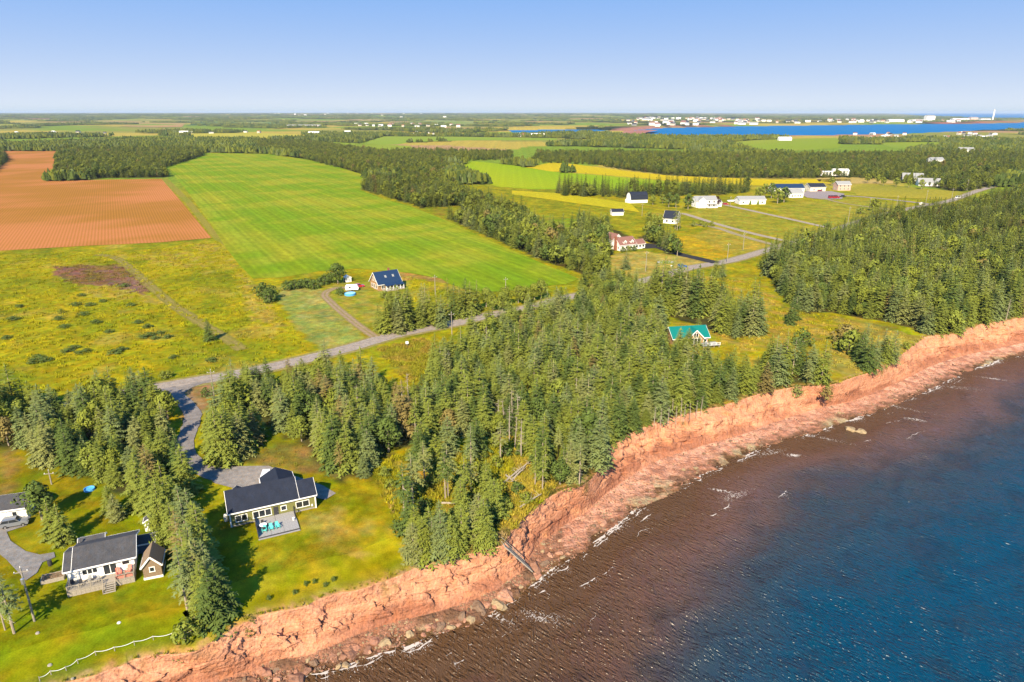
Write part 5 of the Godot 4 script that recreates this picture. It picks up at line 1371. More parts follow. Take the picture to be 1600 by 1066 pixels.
func car(called: String, label: String, at: Vector3, turn: float, paint: Color, kind := "suv"):
	var o := thing(called, label, "truck" if kind == "pickup" else "van" if kind == "van" else "car", at, turn)
	var m := mat(paint.r, paint.g, paint.b, 0.25)
	m.clearcoat_enabled = true
	m.clearcoat_roughness = 0.1
	var body: PackedVector2Array
	var cab: PackedVector2Array
	match kind:
		"pickup":
			body = PackedVector2Array([Vector2(-2.7, 0.45), Vector2(2.6, 0.40), Vector2(2.72, 0.75), Vector2(2.6, 1.05), Vector2(1.3, 1.15), Vector2(-2.7, 1.15)])
			cab = PackedVector2Array([Vector2(1.35, 1.14), Vector2(0.75, 1.80), Vector2(-0.75, 1.80), Vector2(-0.95, 1.14)])
		"van":
			body = PackedVector2Array([Vector2(-2.6, 0.4), Vector2(2.5, 0.35), Vector2(2.6, 0.7), Vector2(2.45, 1.05), Vector2(1.9, 1.2), Vector2(-2.6, 1.25)])
			cab = PackedVector2Array([Vector2(1.95, 1.19), Vector2(1.2, 2.0), Vector2(-2.45, 2.05), Vector2(-2.58, 1.24)])
		_:
			body = PackedVector2Array([Vector2(-2.2, 0.42), Vector2(2.15, 0.36), Vector2(2.27, 0.66), Vector2(2.15, 0.92), Vector2(1.0, 1.05), Vector2(-2.15, 1.08), Vector2(-2.27, 0.75)])
			cab = PackedVector2Array([Vector2(1.05, 1.04), Vector2(0.35, 1.58), Vector2(-1.7, 1.60), Vector2(-2.1, 1.07)])
	var b := MB.new()
	b.prism(body, Transform3D(), 1.78)
	part(o, "body", b, m)
	b = MB.new()
	b.prism(cab, Transform3D(), 1.56)
	part(o, "window", b, M.glass)
	var lo := 9.0
	var hi := -9.0
	var top := 0.0
	for p in cab: top = maxf(top, p.y)
	for p in cab:
		if p.y > top - 0.1:
			lo = minf(lo, p.x); hi = maxf(hi, p.x)
	simple_box(o, "roof", Vector3((lo + hi) / 2, top + 0.02, 0), Vector3(hi - lo, 0.06, 1.5), m)
	b = MB.new()
	for s in [-1.0, 1.0]:
		b.bar(Vector3(hi, top - 0.02, s * 0.76), Vector3(cab[0].x, cab[0].y, s * 0.8), 0.07, 0.07)
		b.bar(Vector3((lo + hi) / 2, top - 0.02, s * 0.765), Vector3((lo + hi) / 2, cab[0].y, s * 0.80), 0.09, 0.07)
		b.bar(Vector3(lo, top - 0.02, s * 0.76), Vector3(cab[3].x, cab[3].y, s * 0.8), 0.16, 0.09)
	part(o, "pillar", b, m)
	for sx in [-1.35, 1.4]:
		for sz in [-1.0, 1.0]:
			b = MB.new()
			b.tube([Vector3(sx, 0.34, sz * 0.70), Vector3(sx, 0.34, sz * 0.93)], [0.35, 0.35], 14)
			var wh := part(o, "wheel", b, M.tyre)
			b = MB.new()
			b.tube([Vector3(sx, 0.34, sz * 0.90), Vector3(sx, 0.34, sz * 0.945)], [0.20, 0.18], 10)
			part(wh, "rim", b, M.metal)
	for sz in [-1.0, 1.0]: simple_box(o, "headlight", Vector3(2.2 if kind == "suv" else 2.56, 0.74, sz * 0.62), Vector3(0.12, 0.16, 0.34), M.trim)
	for sz in [-1.0, 1.0]: simple_box(o, "tail_light", Vector3(-2.24 if kind == "suv" else -2.64, 0.86, sz * 0.72), Vector3(0.10, 0.24, 0.2), M.red)

func pole(p: Vector2, h: float, label: String, turn: float, transformer := false, lean := 0.0):
	var o := thing("utility_pole", label, "utility pole", flat(p), turn, "utility poles along the roads")
	o.rotation.z = lean
	var b := MB.new()
	b.tube([Vector3(0, -0.4, 0), Vector3(0, h, 0)], [0.17, 0.11], 8)
	part(o, "post", b, M.pole)
	simple_box(o, "crossarm", Vector3(0, h - 0.7, 0.14), Vector3(1.9, 0.12, 0.1), M.pole)
	for k in [-0.8, 0.0, 0.8]:
		b = MB.new()
		b.lathe(Vector3(k, h - 0.64 + (0.64 if k == 0.0 else 0.0), 0.14 if k else 0.0), [Vector2(0.05, 0), Vector2(0.07, 0.08), Vector2(0.04, 0.2), Vector2(0.0, 0.22)], 6)
		part(o, "insulator", b, M.trim)
	if transformer:
		b = MB.new()
		b.lathe(Vector3(0, h - 2.6, 0.38), [Vector2(0, 0), Vector2(0.24, 0.02), Vector2(0.26, 0.9), Vector2(0.1, 1.0), Vector2(0, 1.0)], 10)
		part(o, "transformer", b, M.metal)

# ------------------------------------------------------------------ the near houses
func green_bungalow():
	var a := Vector2(-51.3, -107.5)
	var e := Vector2(-37.6, -114.0)
	var turn := atan2(-(e.y - a.y), e.x - a.x)
	var l := a.distance_to(e)
	var d := 7.6
	var back := Vector2(-sin(turn), -cos(turn))
	var c := (a + e) / 2 + back * d / 2
	var o := thing("green_bungalow", "long olive-green bungalow with dark navy roof and grey deck on the cliff lawn", "house", flat(c), turn)
	var main := 11.9
	var x := Transform3D(Basis(), Vector3(-(l - main) / 2, 0, 0))
	block(o, x, main, d, 3.0, 2.4, 0.35, M.olive, M.navy, M.trim)
	var x2 := Transform3D(Basis(), Vector3(main / 2 + 0.02, 0, 0.75))
	block(o, x2, l - main, d - 1.5, 2.98, 1.8, 0.34, M.olive, M.navy, M.trim)
	corners(o, Transform3D(), l, d, 2.5, M.trim)
	# garage wing running back, its hipped roof
	var w := Transform3D(Basis(Vector3.UP, PI / 2), Vector3(1.9, 0, -4.9))
	block(o, w, 5.2, 5.6, 2.6, 1.5, 0.35, M.olive, M.navy, M.trim)
	var w2 := Transform3D(Basis(), Vector3(-6.2, 0, -4.4))
	block(o, Transform3D(Basis(Vector3.UP, PI / 2), Vector3(-5.6, 0, -4.2)), 2.6, 2.4, 2.1, 0.8, 0.3, M.olive, M.navy, M.trim)
	var fx := Transform3D(Basis(), Vector3.ZERO)
	window(o, on(fx, "f", -5.7, 1.45, l, d), 1.9, 1.15, 2)
	window(o, on(fx, "f", -2.1, 1.45, l, d), 3.1, 1.25, 3)
	door(o, on(fx, "f", 0.35, 1.1, l, d), 0.85, 2.1, M.charcoal)
	window(o, on(fx, "f", 1.75, 1.55, l, d), 0.85, 0.85, 1)
	window(o, on(fx, "f", 5.2, 1.5, l, d), 2.3, 1.15, 2)
	window(o, on(fx, "l", -1.5, 1.5, l, d), 1.0, 1.0, 1)
	window(o, on(fx, "r", 0.6, 1.5, l, d), 0.9, 1.0, 1)
	simple_box(o, "foundation", Vector3(0, 0.05, 0), Vector3(l + 0.06, 0.5, d + 0.06), M.concrete)
	var vent := MB.new()
	vent.lathe(Vector3(-5.5, 3.3, 2.6), [Vector2(0.0, 0.5), Vector2(0.16, 0.5), Vector2(0.16, 0), Vector2(0.0, 0)], 8)
	part(o, "roof_vent", vent, M.metal)
	var meter := simple_box(o, "meter_box", Vector3(6.9, 0.8, d / 2 + 0.06), Vector3(0.3, 0.4, 0.14), M.white)
	# the deck: an upper landing along the wall and, two steps down, a lower floor of three panels
	var dz := d / 2
	for k in 2: simple_box(o, "landing_panel", Vector3(-1.75 + 3.45 * k, 0.42, dz + 1.12), Vector3(3.40, 0.14, 2.1), M.deck)
	for k in 3:
		var wdt := 2.2 if k < 2 else 2.55
		simple_box(o, "deck_panel", Vector3(-2.35 + 2.24 * k + (0.17 if k == 2 else 0.0), 0.26, dz + 4.25), Vector3(wdt, 0.14, 3.5), M.deck)
	for k in 2: simple_box(o, "deck_step", Vector3(0.05, 0.32 - 0.05 * k, dz + 2.24 + 0.2 * k), Vector3(6.9, 0.1, 0.19), M.deck)
	simple_box(o, "deck_border", Vector3(0.05, 0.22, dz + 6.12), Vector3(7.0, 0.12, 0.24), M.grey_roof)
	simple_box(o, "deck_border", Vector3(0.05, 0.12, dz + 6.40), Vector3(7.2, 0.10, 0.30), M.deck)
	simple_box(o, "deck_skirt", Vector3(0.05, 0.08, dz + 3.1), Vector3(6.95, 0.2, 6.1), M.grey_roof)
	railing(o, Vector3(-3.5, 0.33, dz + 0.1), Vector3(-3.5, 0.33, dz + 6.0), 0.95, M.grey_roof)
	for k in 5: simple_box(o, "rail_panel", Vector3(-3.5, 0.84, dz + 0.68 + 1.18 * k), Vector3(0.05, 0.7, 1.1), M.grey_roof)
	railing(o, Vector3(3.5, 0.49, dz + 0.1), Vector3(3.5, 0.49, dz + 2.0), 0.95, M.charcoal)
	var at := func(px: float, pz: float, py := 0.33) -> Vector3: return o.transform * Vector3(px, py, pz)
	for k in 3: deck_chair(["turquoise deck chair, left of the three on the bungalow's grey deck", "turquoise deck chair, middle of the three on the bungalow's grey deck", "turquoise deck chair, right of the three on the bungalow's grey deck"][k], at.call(-2.3 + 1.15 * k, dz + 4.6 - 0.1 * k), turn - 0.25 + 0.2 * k, M.teal, "turquoise chairs on the deck")
	var t := thing("patio_table", "round grey patio table at the left rail of the bungalow deck", "table", at.call(-2.35, dz + 3.3), turn)
	var b := MB.new()
	b.lathe(Vector3.ZERO, [Vector2(0, 0.69), Vector2(0.66, 0.69), Vector2(0.66, 0.73), Vector2(0, 0.73)], 16)
	part(t, "tabletop", b, M.white)
	for k in 4:
		b = MB.new()
		b.bar(Vector3(cos(k * 1.57) * 0.2, 0.7, sin(k * 1.57) * 0.2), Vector3(cos(k * 1.57) * 0.5, 0.01, sin(k * 1.57) * 0.5), 0.05, 0.05)
		part(t, "leg", b, M.charcoal)
	for k in 4: garden_chair("dark garden chair %s the round patio table" % ["to the right of", "behind", "to the left of", "in front of"][k], at.call(-2.35 + cos(k * 1.57) * 0.95, dz + 3.3 - sin(k * 1.57) * 0.95), turn + k * 1.57 - 1.57, M.charcoal, "chairs round the patio table")
	var pl := thing("planter", "small white planter at the right side of the bungalow deck", "planter", at.call(3.0, dz + 3.0), turn)
	b = MB.new()
	b.lathe(Vector3.ZERO, [Vector2(0, 0), Vector2(0.15, 0), Vector2(0.21, 0.5), Vector2(0.17, 0.5), Vector2(0.15, 0.42), Vector2(0, 0.42)], 10)
	part(pl, "pot", b, M.white)
	var gas := thing("propane_tank", "white upright tank at the left end of the green bungalow", "gas tank", o.transform * Vector3(-l / 2 - 0.7, 0, 1.2), turn)
	b = MB.new()
	b.lathe(Vector3.ZERO, [Vector2(0, 0), Vector2(0.36, 0.02), Vector2(0.38, 0.2), Vector2(0.38, 1.2), Vector2(0.25, 1.4), Vector2(0, 1.45)], 12)
	part(gas, "tank", b, M.white)
	simple_box(gas, "valve", Vector3(0, 1.5, 0), Vector3(0.14, 0.16, 0.14), M.metal)
	car("white_van", "white van parked on the gravel behind the green bungalow", flat(Vector2(-50.5, -124.0)), turn + 1.3, Color(0.75, 0.75, 0.74), "van")

func white_cottage():
	var a := Vector2(-69.0, -88.4)
	var e := Vector2(-61.0, -92.6)
	var turn := deg_to_rad(24.0)
	var dir := Vector2(cos(turn), -sin(turn))
	var back := Vector2(-sin(turn), -cos(turn))
	var l := 9.2
	var c: Vector2 = (a + e) / 2 + back * 6.0
	var o := thing("white_cottage", "white cottage with grey shingled roof and weathered raised front deck", "house", flat(c), turn)
	var d := 7.4
	var up := 1.0
	var x := Transform3D(Basis(), Vector3(0.4, up, 0))
	block(o, x, 8.2, d, 2.35, 1.5, 0.45, M.white, M.grey_roof, M.trim)
	var x2 := Transform3D(Basis(), Vector3(-4.35, up, 0.3))
	block(o, x2, 1.3, d - 1.0, 2.2, 1.2, 0.40, M.white, M.grey_roof, M.trim)
	block(o, Transform3D(Basis(), Vector3(-2.2, up, -4.4)), 3.4, 2.2, 2.2, 0.6, 0.3, M.white, M.grey_roof, M.trim)
	simple_box(o, "foundation", Vector3(-0.2, 0.4, 0), Vector3(9.0, 1.15, d - 0.3), M.concrete)
	window(o, on(x, "f", -2.2, 1.3, 8.2, d), 2.0, 0.8, 3)
	window(o, on(x, "f", 0.6, 1.05, 8.2, d), 1.8, 1.9, 2, null, "patio_door")
	window(o, on(x, "f", 2.9, 1.5, 8.2, d), 1.0, 0.7, 1)
	window(o, on(x, "l", -1.8, 1.3, 8.2, d), 0.8, 0.9, 1)
	window(o, on(x, "r", 0.5, 1.3, 8.2, d), 1.0, 0.9, 1)
	var dz := d / 2 + 0.02
	for k in 4: simple_box(o, "deck_panel", Vector3(-3.75 + 2.34 * k, 0.93, dz + 1.15), Vector3(2.32, 0.12, 2.3), M.old_wood)
	for k in 15: simple_box(o, "skirt_board", Vector3(-4.6 + 0.625 * k, 0.42, dz + 2.33), Vector3(0.60, 0.86, 0.05), M.old_wood)
	for s in [-4.9, 4.4]: simple_box(o, "skirt_board", Vector3(s, 0.42, dz + 1.15), Vector3(0.05, 0.86, 2.3), M.old_wood)
	railing(o, Vector3(-4.85, 0.99, dz + 2.25), Vector3(0.0, 0.99, dz + 2.25), 0.85, M.old_wood, 0.2)
	railing(o, Vector3(1.8, 0.99, dz + 2.25), Vector3(4.4, 0.99, dz + 2.25), 0.85, M.old_wood, 0.2)
	railing(o, Vector3(-4.85, 0.99, dz + 0.1), Vector3(-4.85, 0.99, dz + 2.2), 0.85, M.old_wood, 0.2)
	railing(o, Vector3(4.4, 0.99, dz + 0.1), Vector3(4.4, 0.99, dz + 2.2), 0.85, M.old_wood, 0.2)
	for s in [-4.8, -3.5]: simple_box(o, "porch_post", Vector3(s, 2.0, dz + 0.3), Vector3(0.12, 2.0, 0.12), M.trim)
	for k in 5: simple_box(o, "step", Vector3(0.9, 0.80 - 0.19 * k, dz + 2.55 + 0.27 * k), Vector3(1.6, 0.06, 0.26), M.old_wood)
	for s in [0.05, 1.75]:
		var b := MB.new()
		b.bar(Vector3(s, 0.85, dz + 2.4), Vector3(s, -0.05, dz + 3.75), 0.06, 0.26)
		b.bar(Vector3(s, 1.75, dz + 2.4), Vector3(s, 0.85, dz + 3.65), 0.06, 0.08)
		b.bx(Vector3(s, 0.42, dz + 3.62), Vector3(0.09, 0.9, 0.09))
		part(o, "stringer", b, M.old_wood)
	var b := MB.new()
	b.lathe(Vector3(-3.8, 2.5, -3.2), [Vector2(0.1, 0), Vector2(0.1, 1.9), Vector2(0.16, 1.9), Vector2(0.16, 2.1), Vector2(0, 2.15)], 8)
	part(o, "stove_pipe", b, M.metal)
	var at := func(px: float, pz: float, py := 0.99) -> Vector3: return o.transform * Vector3(px, py, pz)
	deck_chair("red deck chair left of the flower box on the cottage deck", at.call(2.2, dz + 0.9), turn + 0.3, M.coral, "red chairs on the cottage deck")
	deck_chair("red deck chair at the right end of the cottage deck", at.call(3.6, dz + 0.8), turn - 0.3, M.coral, "red chairs on the cottage deck")
	for k in 4: garden_chair("grey garden chair, number %s from the left on the cottage deck's left half" % ["one", "two", "three", "four"][k], at.call(-4.2 + 1.15 * k, dz + 0.9 + 0.5 * (k % 2)), turn + 0.5 - 0.4 * k, M.pale_roof if k > 1 else M.charcoal, "grey chairs on the cottage deck")
	var fb := thing("flower_box", "long coral-pink flower box along the cottage deck's right rail", "flower box", at.call(3.0, dz + 1.85), turn)
	simple_box(fb, "box", Vector3(0, 0.2, 0), Vector3(2.4, 0.4, 0.4), M.coral)
	for k in 7:
		var r := RandomNumberGenerator.new()
		r.seed = k
		b = MB.new()
		for q in 22:
			var p := Vector3(-1.05 + 0.35 * k + r.randfn() * 0.12, 0.45 + r.randf() * 0.25, r.randfn() * 0.12)
			b.quad(p + Vector3(-0.06, 0, 0), p + Vector3(0, 0.05, 0.06), p + Vector3(0.06, 0, 0), p + Vector3(0, -0.02, -0.06), Color(0.5, 0.12, 0.08) if q % 3 == 0 else Color(0.06, 0.12, 0.02))
		part(fb, "plant", b, M.leaf)
	# the raised wooden bed at the end of the driveway
	var bed := thing("garden_bed", "timber-walled garden bed with pink flowers left of the white cottage", "garden bed", flat(Vector2(-74.5, -92.9)), turn)
	for s in [-1.0, 1.0]:
		for k in 3:
			simple_box(bed, "plank", Vector3(0, 0.12 + 0.22 * k, s * 0.9), Vector3(3.2, 0.2, 0.1), M.old_wood)
			simple_box(bed, "plank", Vector3(s * 1.6, 0.12 + 0.22 * k, 0), Vector3(0.1, 0.2, 1.7), M.old_wood)
	simple_box(bed, "soil", Vector3(0, 0.3, 0), Vector3(3.05, 0.5, 1.68), M.cedar)
	b = MB.new()
	for q in 160:
		var p := Vector3(rng.randf_range(-1.4, 1.4), 0.6 + rng.randf() * 0.35, rng.randf_range(-0.75, 0.75))
		b.quad(p + Vector3(-0.1, 0, 0), p + Vector3(0, 0.08, 0.1), p + Vector3(0.1, 0, 0), p + Vector3(0, -0.03, -0.1), Color(0.55, 0.20, 0.16) if q % 3 == 0 else Color(0.09, 0.14, 0.025))
	part(bed, "flowers", b, M.leaf).set_meta("kind", "stuff")
	var bar := thing("barrel", "black barrel standing on the garden bed's back corner", "barrel", flat(Vector2(-77.3, -96.4)), 0.0)
	b = MB.new()
	b.lathe(Vector3.ZERO, [Vector2(0, 0), Vector2(0.3, 0), Vector2(0.36, 0.5), Vector2(0.3, 1.0), Vector2(0, 1.0)], 12)
	part(bar, "drum", b, M.charcoal)

func small_sheds():
	var turn := deg_to_rad(20.0)
	# cedar shed, its gable to the sea
	var a := (Vector2(-59.6, -92.6) + Vector2(-57.0, -93.4)) / 2
	var o := thing("cedar_shed", "small cedar-shingled shed with steep gable and one white window", "shed", flat(a + Vector2(-sin(turn), -cos(turn)) * 2.0), turn)
	var x := Transform3D(Basis(Vector3.UP, PI / 2), Vector3(0, 0.25, 0))
	block(o, x, 3.8, 2.7, 2.3, 1.55, 0.25, M.cedar, M.cedar, M.trim)
	window(o, on(Transform3D(Basis(), Vector3(0, 0.25, 0)), "f", 0.0, 1.5, 2.7, 3.8), 0.62, 0.72, 1)
	simple_box(o, "base", Vector3(0, 0.1, 0), Vector3(2.85, 0.55, 3.95), M.white)
	for k in 12:   # courses of shingles down both slopes of the roof
		for s in [-1.0, 1.0]:
			var b := MB.new()
			var q := k / 12.0
			var p0 := Vector3(s * (0.02 + 1.55 * q), 0.25 + 2.3 + 1.55 + 0.24 - 1.78 * q, 0)
			b.box(Transform3D(Basis(Vector3.BACK, -s * 0.86), p0 + Vector3(s * 0.06, -0.02, 0)), Vector3(0.19, 0.03, 4.3 + 0.02 * (k % 2)))
			part(o, "shingle", b, M.cedar)
	# dark-roofed lean shed behind it
	o = thing("tool_shed", "low shed with dark grey roof and blue front behind the cedar shed", "shed", flat(Vector2(-63.8, -101.0)), turn)
	block(o, Transform3D(), 3.6, 2.6, 1.9, 0.7, 0.25, M.pale_roof, M.grey_roof, M.trim)
	var bb := MB.new()
	bb.box(Transform3D(Basis(), Vector3(-0.1, 0.85, 1.34)), Vector3(3.3, 1.6, 0.05))
	part(o, "front_panel", bb, mat(0.06, 0.12, 0.22, 0.7))
	# little white shed under the trees
	o = thing("garden_hut", "tiny white hut with grey roof under the tall row of trees", "shed", flat(Vector2(-65.8, -107.1)), turn)
	block(o, Transform3D(Basis(Vector3.UP, PI / 2), Vector3.ZERO), 1.6, 1.6, 1.9, 0.5, 0.15, M.white, M.grey_roof, M.trim)
	door(o, Transform3D(Basis(), Vector3(0, 0.95, 0.8)), 0.8, 1.7, M.white)
	# long white garage at the left edge
	o = thing("white_garage", "long white outbuilding with grey roof at the left edge", "garage", flat(Vector2(-96.2, -111.5)), deg_to_rad(17.0))
	block(o, Transform3D(), 10.5, 5.6, 2.5, 1.4, 0.35, M.white, M.grey_roof, M.trim)
	window(o, on(Transform3D(), "f", 3.3, 1.4, 10.5, 5.6), 0.7, 0.8, 1)
	door(o, on(Transform3D(), "f", 0.8, 1.25, 10.5, 5.6), 2.6, 2.2, M.trim)
	door(o, on(Transform3D(), "f", -2.4, 1.25, 10.5, 5.6), 2.6, 2.2, M.trim)
	car("silver_suv", "silver estate car parked in front of the white garage", flat(Vector2(-91.2, -108.1)), deg_to_rad(22.0), Color(0.16, 0.17, 0.19))
	# blue paddling pool on the lawn
	o = thing("blue_pool", "small blue paddling pool on the grass behind the cottage", "pool", flat(Vector2(-84.9, -120.5)), 0.0)
	bb = MB.new()
	bb.lathe(Vector3.ZERO, [Vector2(0, 0.16), Vector2(0.85, 0.16), Vector2(0.9, 0.42), Vector2(1.0, 0.42), Vector2(1.05, 0), Vector2(0, 0)], 14)
	part(o, "basin", bb, M.blue)

func rope_fence():
	var pts := PackedVector2Array([Vector2(-62.9, -71.8), Vector2(-62.1, -72.9), Vector2(-60.5, -73.6), Vector2(-59.7, -74.9), Vector2(-58.1, -76.4), Vector2(-55.9, -77.2), Vector2(-53.7, -78.3), Vector2(-51.5, -79.3), Vector2(-49.0, -79.9)])
	var o := thing("rope_fence", "sagging white rope strung between short posts along the cliff edge", "fence")
	for k in pts.size() - 1:
		var b := MB.new()
		var p := []
		var r := []
		for q in 7:
			var s := q / 6.0
			p.append(flat(pts[k].lerp(pts[k + 1], s), TOP + 0.72 - 0.22 * sin(PI * s)))
			r.append(0.03)
		b.tube(p, r, 5)
		part(o, "rope", b, M.white)
	for p in pts:
		var b := MB.new()
		b.tube([flat(p, TOP - 0.2), flat(p, TOP + 0.85)], [0.06, 0.05], 6)
		part(o, "post", b, M.old_wood)
	for s in [[Vector2(-63.4, -74.6), 0.55, "pale tree stump on the lawn above the rope fence"], [Vector2(-58.9, -72.3), 0.4, "pale stump beside the rope at the bottom edge"], [Vector2(-69.1, -80.7), 0.5, "grey stump on the lawn left of the cottage steps"], [Vector2(-58.4, -82.8), 0.5, "flat pale stone in the middle of the cottage lawn"]]:
		var t := thing("tree_stump" if s[1] != 0.5 else "lawn_stone", s[2], "stump" if "stump" in s[2] else "stone", flat(s[0]))
		var b := MB.new()
		b.lathe(Vector3.ZERO, [Vector2(0.5, -0.1), Vector2(0.42, 0.25), Vector2(0.36, 0.5), Vector2(0, 0.52)], 9)
		part(t, "body", b, M.old_wood if "stump" in s[2] else M.rock).scale = Vector3(1.3, 0.7, 1.1) * s[1]
	for k in 6:
		var p: Vector2 = [Vector2(-37.8, -87.9), Vector2(-34.2, -89.3), Vector2(-33.0, -91.3), Vector2(-31.8, -91.8), Vector2(-29.8, -91.0), Vector2(-28.9, -92.4)][k]
		var t := {"p": p, "kind": "bush", "h": 0.9, "tint": 3, "v": k % 3, "turn": k * 1.0, "fat": 0.8, "d": 90.0, "words": "sapling number %s from the left on the bungalow's cliff lawn" % ["one", "two", "three", "four", "five", "six"][k], "key": "single"}
		plant_one(t)

# ------------------------------------------------------------------ houses farther off
func timber_house():
	var a := Vector2(-61.9, -280.0)
	var m := Vector2(-54.8, -276.8)
	var e := Vector2(-47.8, -288.9)
	var o := thing("timber_house", "honey-coloured timber house with dark blue roof and front porch", "house", flat(Vector2(-54.6, -287.7)), deg_to_rad(35.0))
	block(o, Transform3D(), 10.5, 8.6, 2.9, 4.2, 0.45, M.log, M.blue_roof, M.trim)
	# the roof runs on over the porch in front
	var b := MB.new()
	var t := Transform3D(Basis(Vector3.UP, PI / 2), Vector3.ZERO)
	b.prism(PackedVector2Array([Vector2(-4.7, 2.55), Vector2(-7.3, 1.95), Vector2(-7.3, 2.13), Vector2(-4.7, 2.78)]), t * Transform3D(Basis(), Vector3(0, 0.35, 1.2)), 8.4)
	part(o, "porch_roof", b, M.blue_roof)
	simple_box(o, "porch_floor", Vector3(0.8, 0.3, 5.8), Vector3(9.0, 0.5, 2.9), M.old_wood)
	for k in 6: simple_box(o, "porch_post", Vector3(-2.9 + 1.6 * k, 1.4, 7.05), Vector3(0.2, 1.9, 0.2), M.trim)
	railing(o, Vector3(-2.9, 0.55, 7.1), Vector3(5.2, 0.55, 7.1), 0.8, M.trim, 0.4)
	for u in [-2.3, 2.3]: window(o, on(Transform3D(), "l", u, 1.4, 10.5, 8.6), 1.1, 1.5, 1)
	window(o, on(Transform3D(), "l", 0.0, 1.4, 10.5, 8.6), 1.5, 1.8, 2)
	for u in [-1.1, 1.1]: window(o, on(Transform3D(), "l", u, 4.4, 10.5, 8.6), 0.8, 1.4, 1)
	for u in [-3.2, -0.6, 2.2]: window(o, on(Transform3D(), "f", u, 1.5, 10.5, 8.6), 1.4, 1.5, 2)
	for u in [-0.9, 2.6]:
		b = MB.new()
		b.box(Transform3D(Basis(), Vector3(u, 5.35, 2.1)) * Transform3D(Basis(Vector3.RIGHT, 0.774), Vector3.ZERO), Vector3(0.9, 0.12, 1.2))
		part(o, "skylight", b, M.pale_roof)
	simple_box(o, "chimney", Vector3(2.0, 7.4, -0.8), Vector3(0.7, 1.6, 0.7), M.brick)
	car("red_car", "red car parked beside the timber house", flat(Vector2(-66.2, -287.7)), 0.4, Color(0.40, 0.02, 0.03))
	o = thing("camper_trailer", "small white camper trailer parked left of the timber house", "trailer", flat(Vector2(-68.0, -282.1)), 0.2)
	b = MB.new()
	b.prism(PackedVector2Array([Vector2(-2.6, 0.5), Vector2(2.5, 0.5), Vector2(2.8, 1.3), Vector2(2.2, 2.4), Vector2(-2.3, 2.5), Vector2(-2.8, 1.8)]), Transform3D(), 2.2)
	part(o, "body", b, M.white)
	window(o, Transform3D(Basis(), Vector3(-0.9, 1.7, 1.1)), 0.9, 0.6, 1)
	door(o, Transform3D(Basis(), Vector3(0.9, 1.35, 1.1)), 0.6, 1.6, M.trim)
	for s in [-1.0, 1.0]:
		b = MB.new()
		b.tube([Vector3(0, 0.34, s * 0.85), Vector3(0, 0.34, s * 1.12)], [0.34, 0.34], 12)
		part(o, "wheel", b, M.tyre)
	o = thing("round_pool", "round above-ground pool with pale blue cover by the gravel drive", "pool", flat(Vector2(-67.2, -274.7)), 0.0)
	b = MB.new()
	b.lathe(Vector3.ZERO, [Vector2(2.3, 0), Vector2(2.3, 0.85), Vector2(2.15, 0.9), Vector2(2.15, 0.75)], 22)
	part(o, "wall", b, M.blue)
	b = MB.new()
	b.lathe(Vector3.ZERO, [Vector2(2.15, 0.76), Vector2(1.0, 0.80), Vector2(0, 0.80)], 22)
	part(o, "cover", b, mat(0.25, 0.50, 0.68, 0.4))
	o = thing("white_shed", "small white shed with dark doorway beside the round dark tree", "shed", flat(Vector2(-73.6, -298.3)), 0.6)
	block(o, Transform3D(Basis(Vector3.UP, PI / 2), Vector3.ZERO), 2.6, 2.6, 2.0, 0.8, 0.15, M.white, M.white, M.trim)
	door(o, Transform3D(Basis(Vector3.UP, -PI / 2), Vector3(-1.3, 0.95, 0)), 1.2, 1.8, M.charcoal)
	o = thing("mail_box", "small white box on a post on the grass below the road", "box", flat(Vector2(-34.0, -209.3)), 0.3)
	simple_box(o, "post", Vector3(0, 0.5, 0), Vector3(0.12, 1.0, 0.12), M.old_wood)
	simple_box(o, "body", Vector3(0, 1.2, 0), Vector3(0.9, 0.7, 0.6), M.white)

func teal_cottage():
	var o := thing("teal_cottage", "cottage with teal metal roof and white-trimmed gable among the spruces", "house", flat(Vector2(57.5, -213.9)), deg_to_rad(10.0))
	block(o, Transform3D(), 12.0, 7.4, 2.7, 2.6, 0.5, M.log, M.teal_roof, M.trim)
	var g := Transform3D(Basis(Vector3.UP, PI / 2), Vector3(1.3, 0, 2.2))
	block(o, g, 4.4, 5.2, 2.7, 2.55, 0.45, M.log, M.teal_roof, M.trim)
	var f := Transform3D(Basis(), Vector3(1.3, 0, 2.2))
	window(o, on(f, "f", 0.0, 3.6, 5.2, 4.4), 1.5, 1.3, 2)
	window(o, on(f, "f", 0.0, 1.5, 5.2, 4.4), 3.4, 1.9, 3)
	window(o, on(Transform3D(), "f", -4.0, 1.5, 12.0, 7.4), 1.6, 1.1, 2)
	window(o, on(Transform3D(), "f", 4.9, 1.5, 12.0, 7.4), 1.0, 1.1, 1)
	for k in 4: simple_box(o, "deck_panel", Vector3(3.3 + 1.5 * k, 0.75, 5.5), Vector3(1.48, 0.14, 3.6), M.pale_roof)
	for k in 4: simple_box(o, "deck_post", Vector3(3.0 + 1.75 * k, 0.33, 7.1), Vector3(0.16, 0.7, 0.16), M.old_wood)
	railing(o, Vector3(4.2, 0.82, 7.2), Vector3(8.5, 0.82, 7.2), 0.8, M.trim, 0.5)

func window_row(o: Node3D, x: Transform3D, side: String, us: Array, y: float, l: float, d: float, w: float, h: float):
	for u in us: window(o, on(x, side, u, y, l, d), w, h, 1)

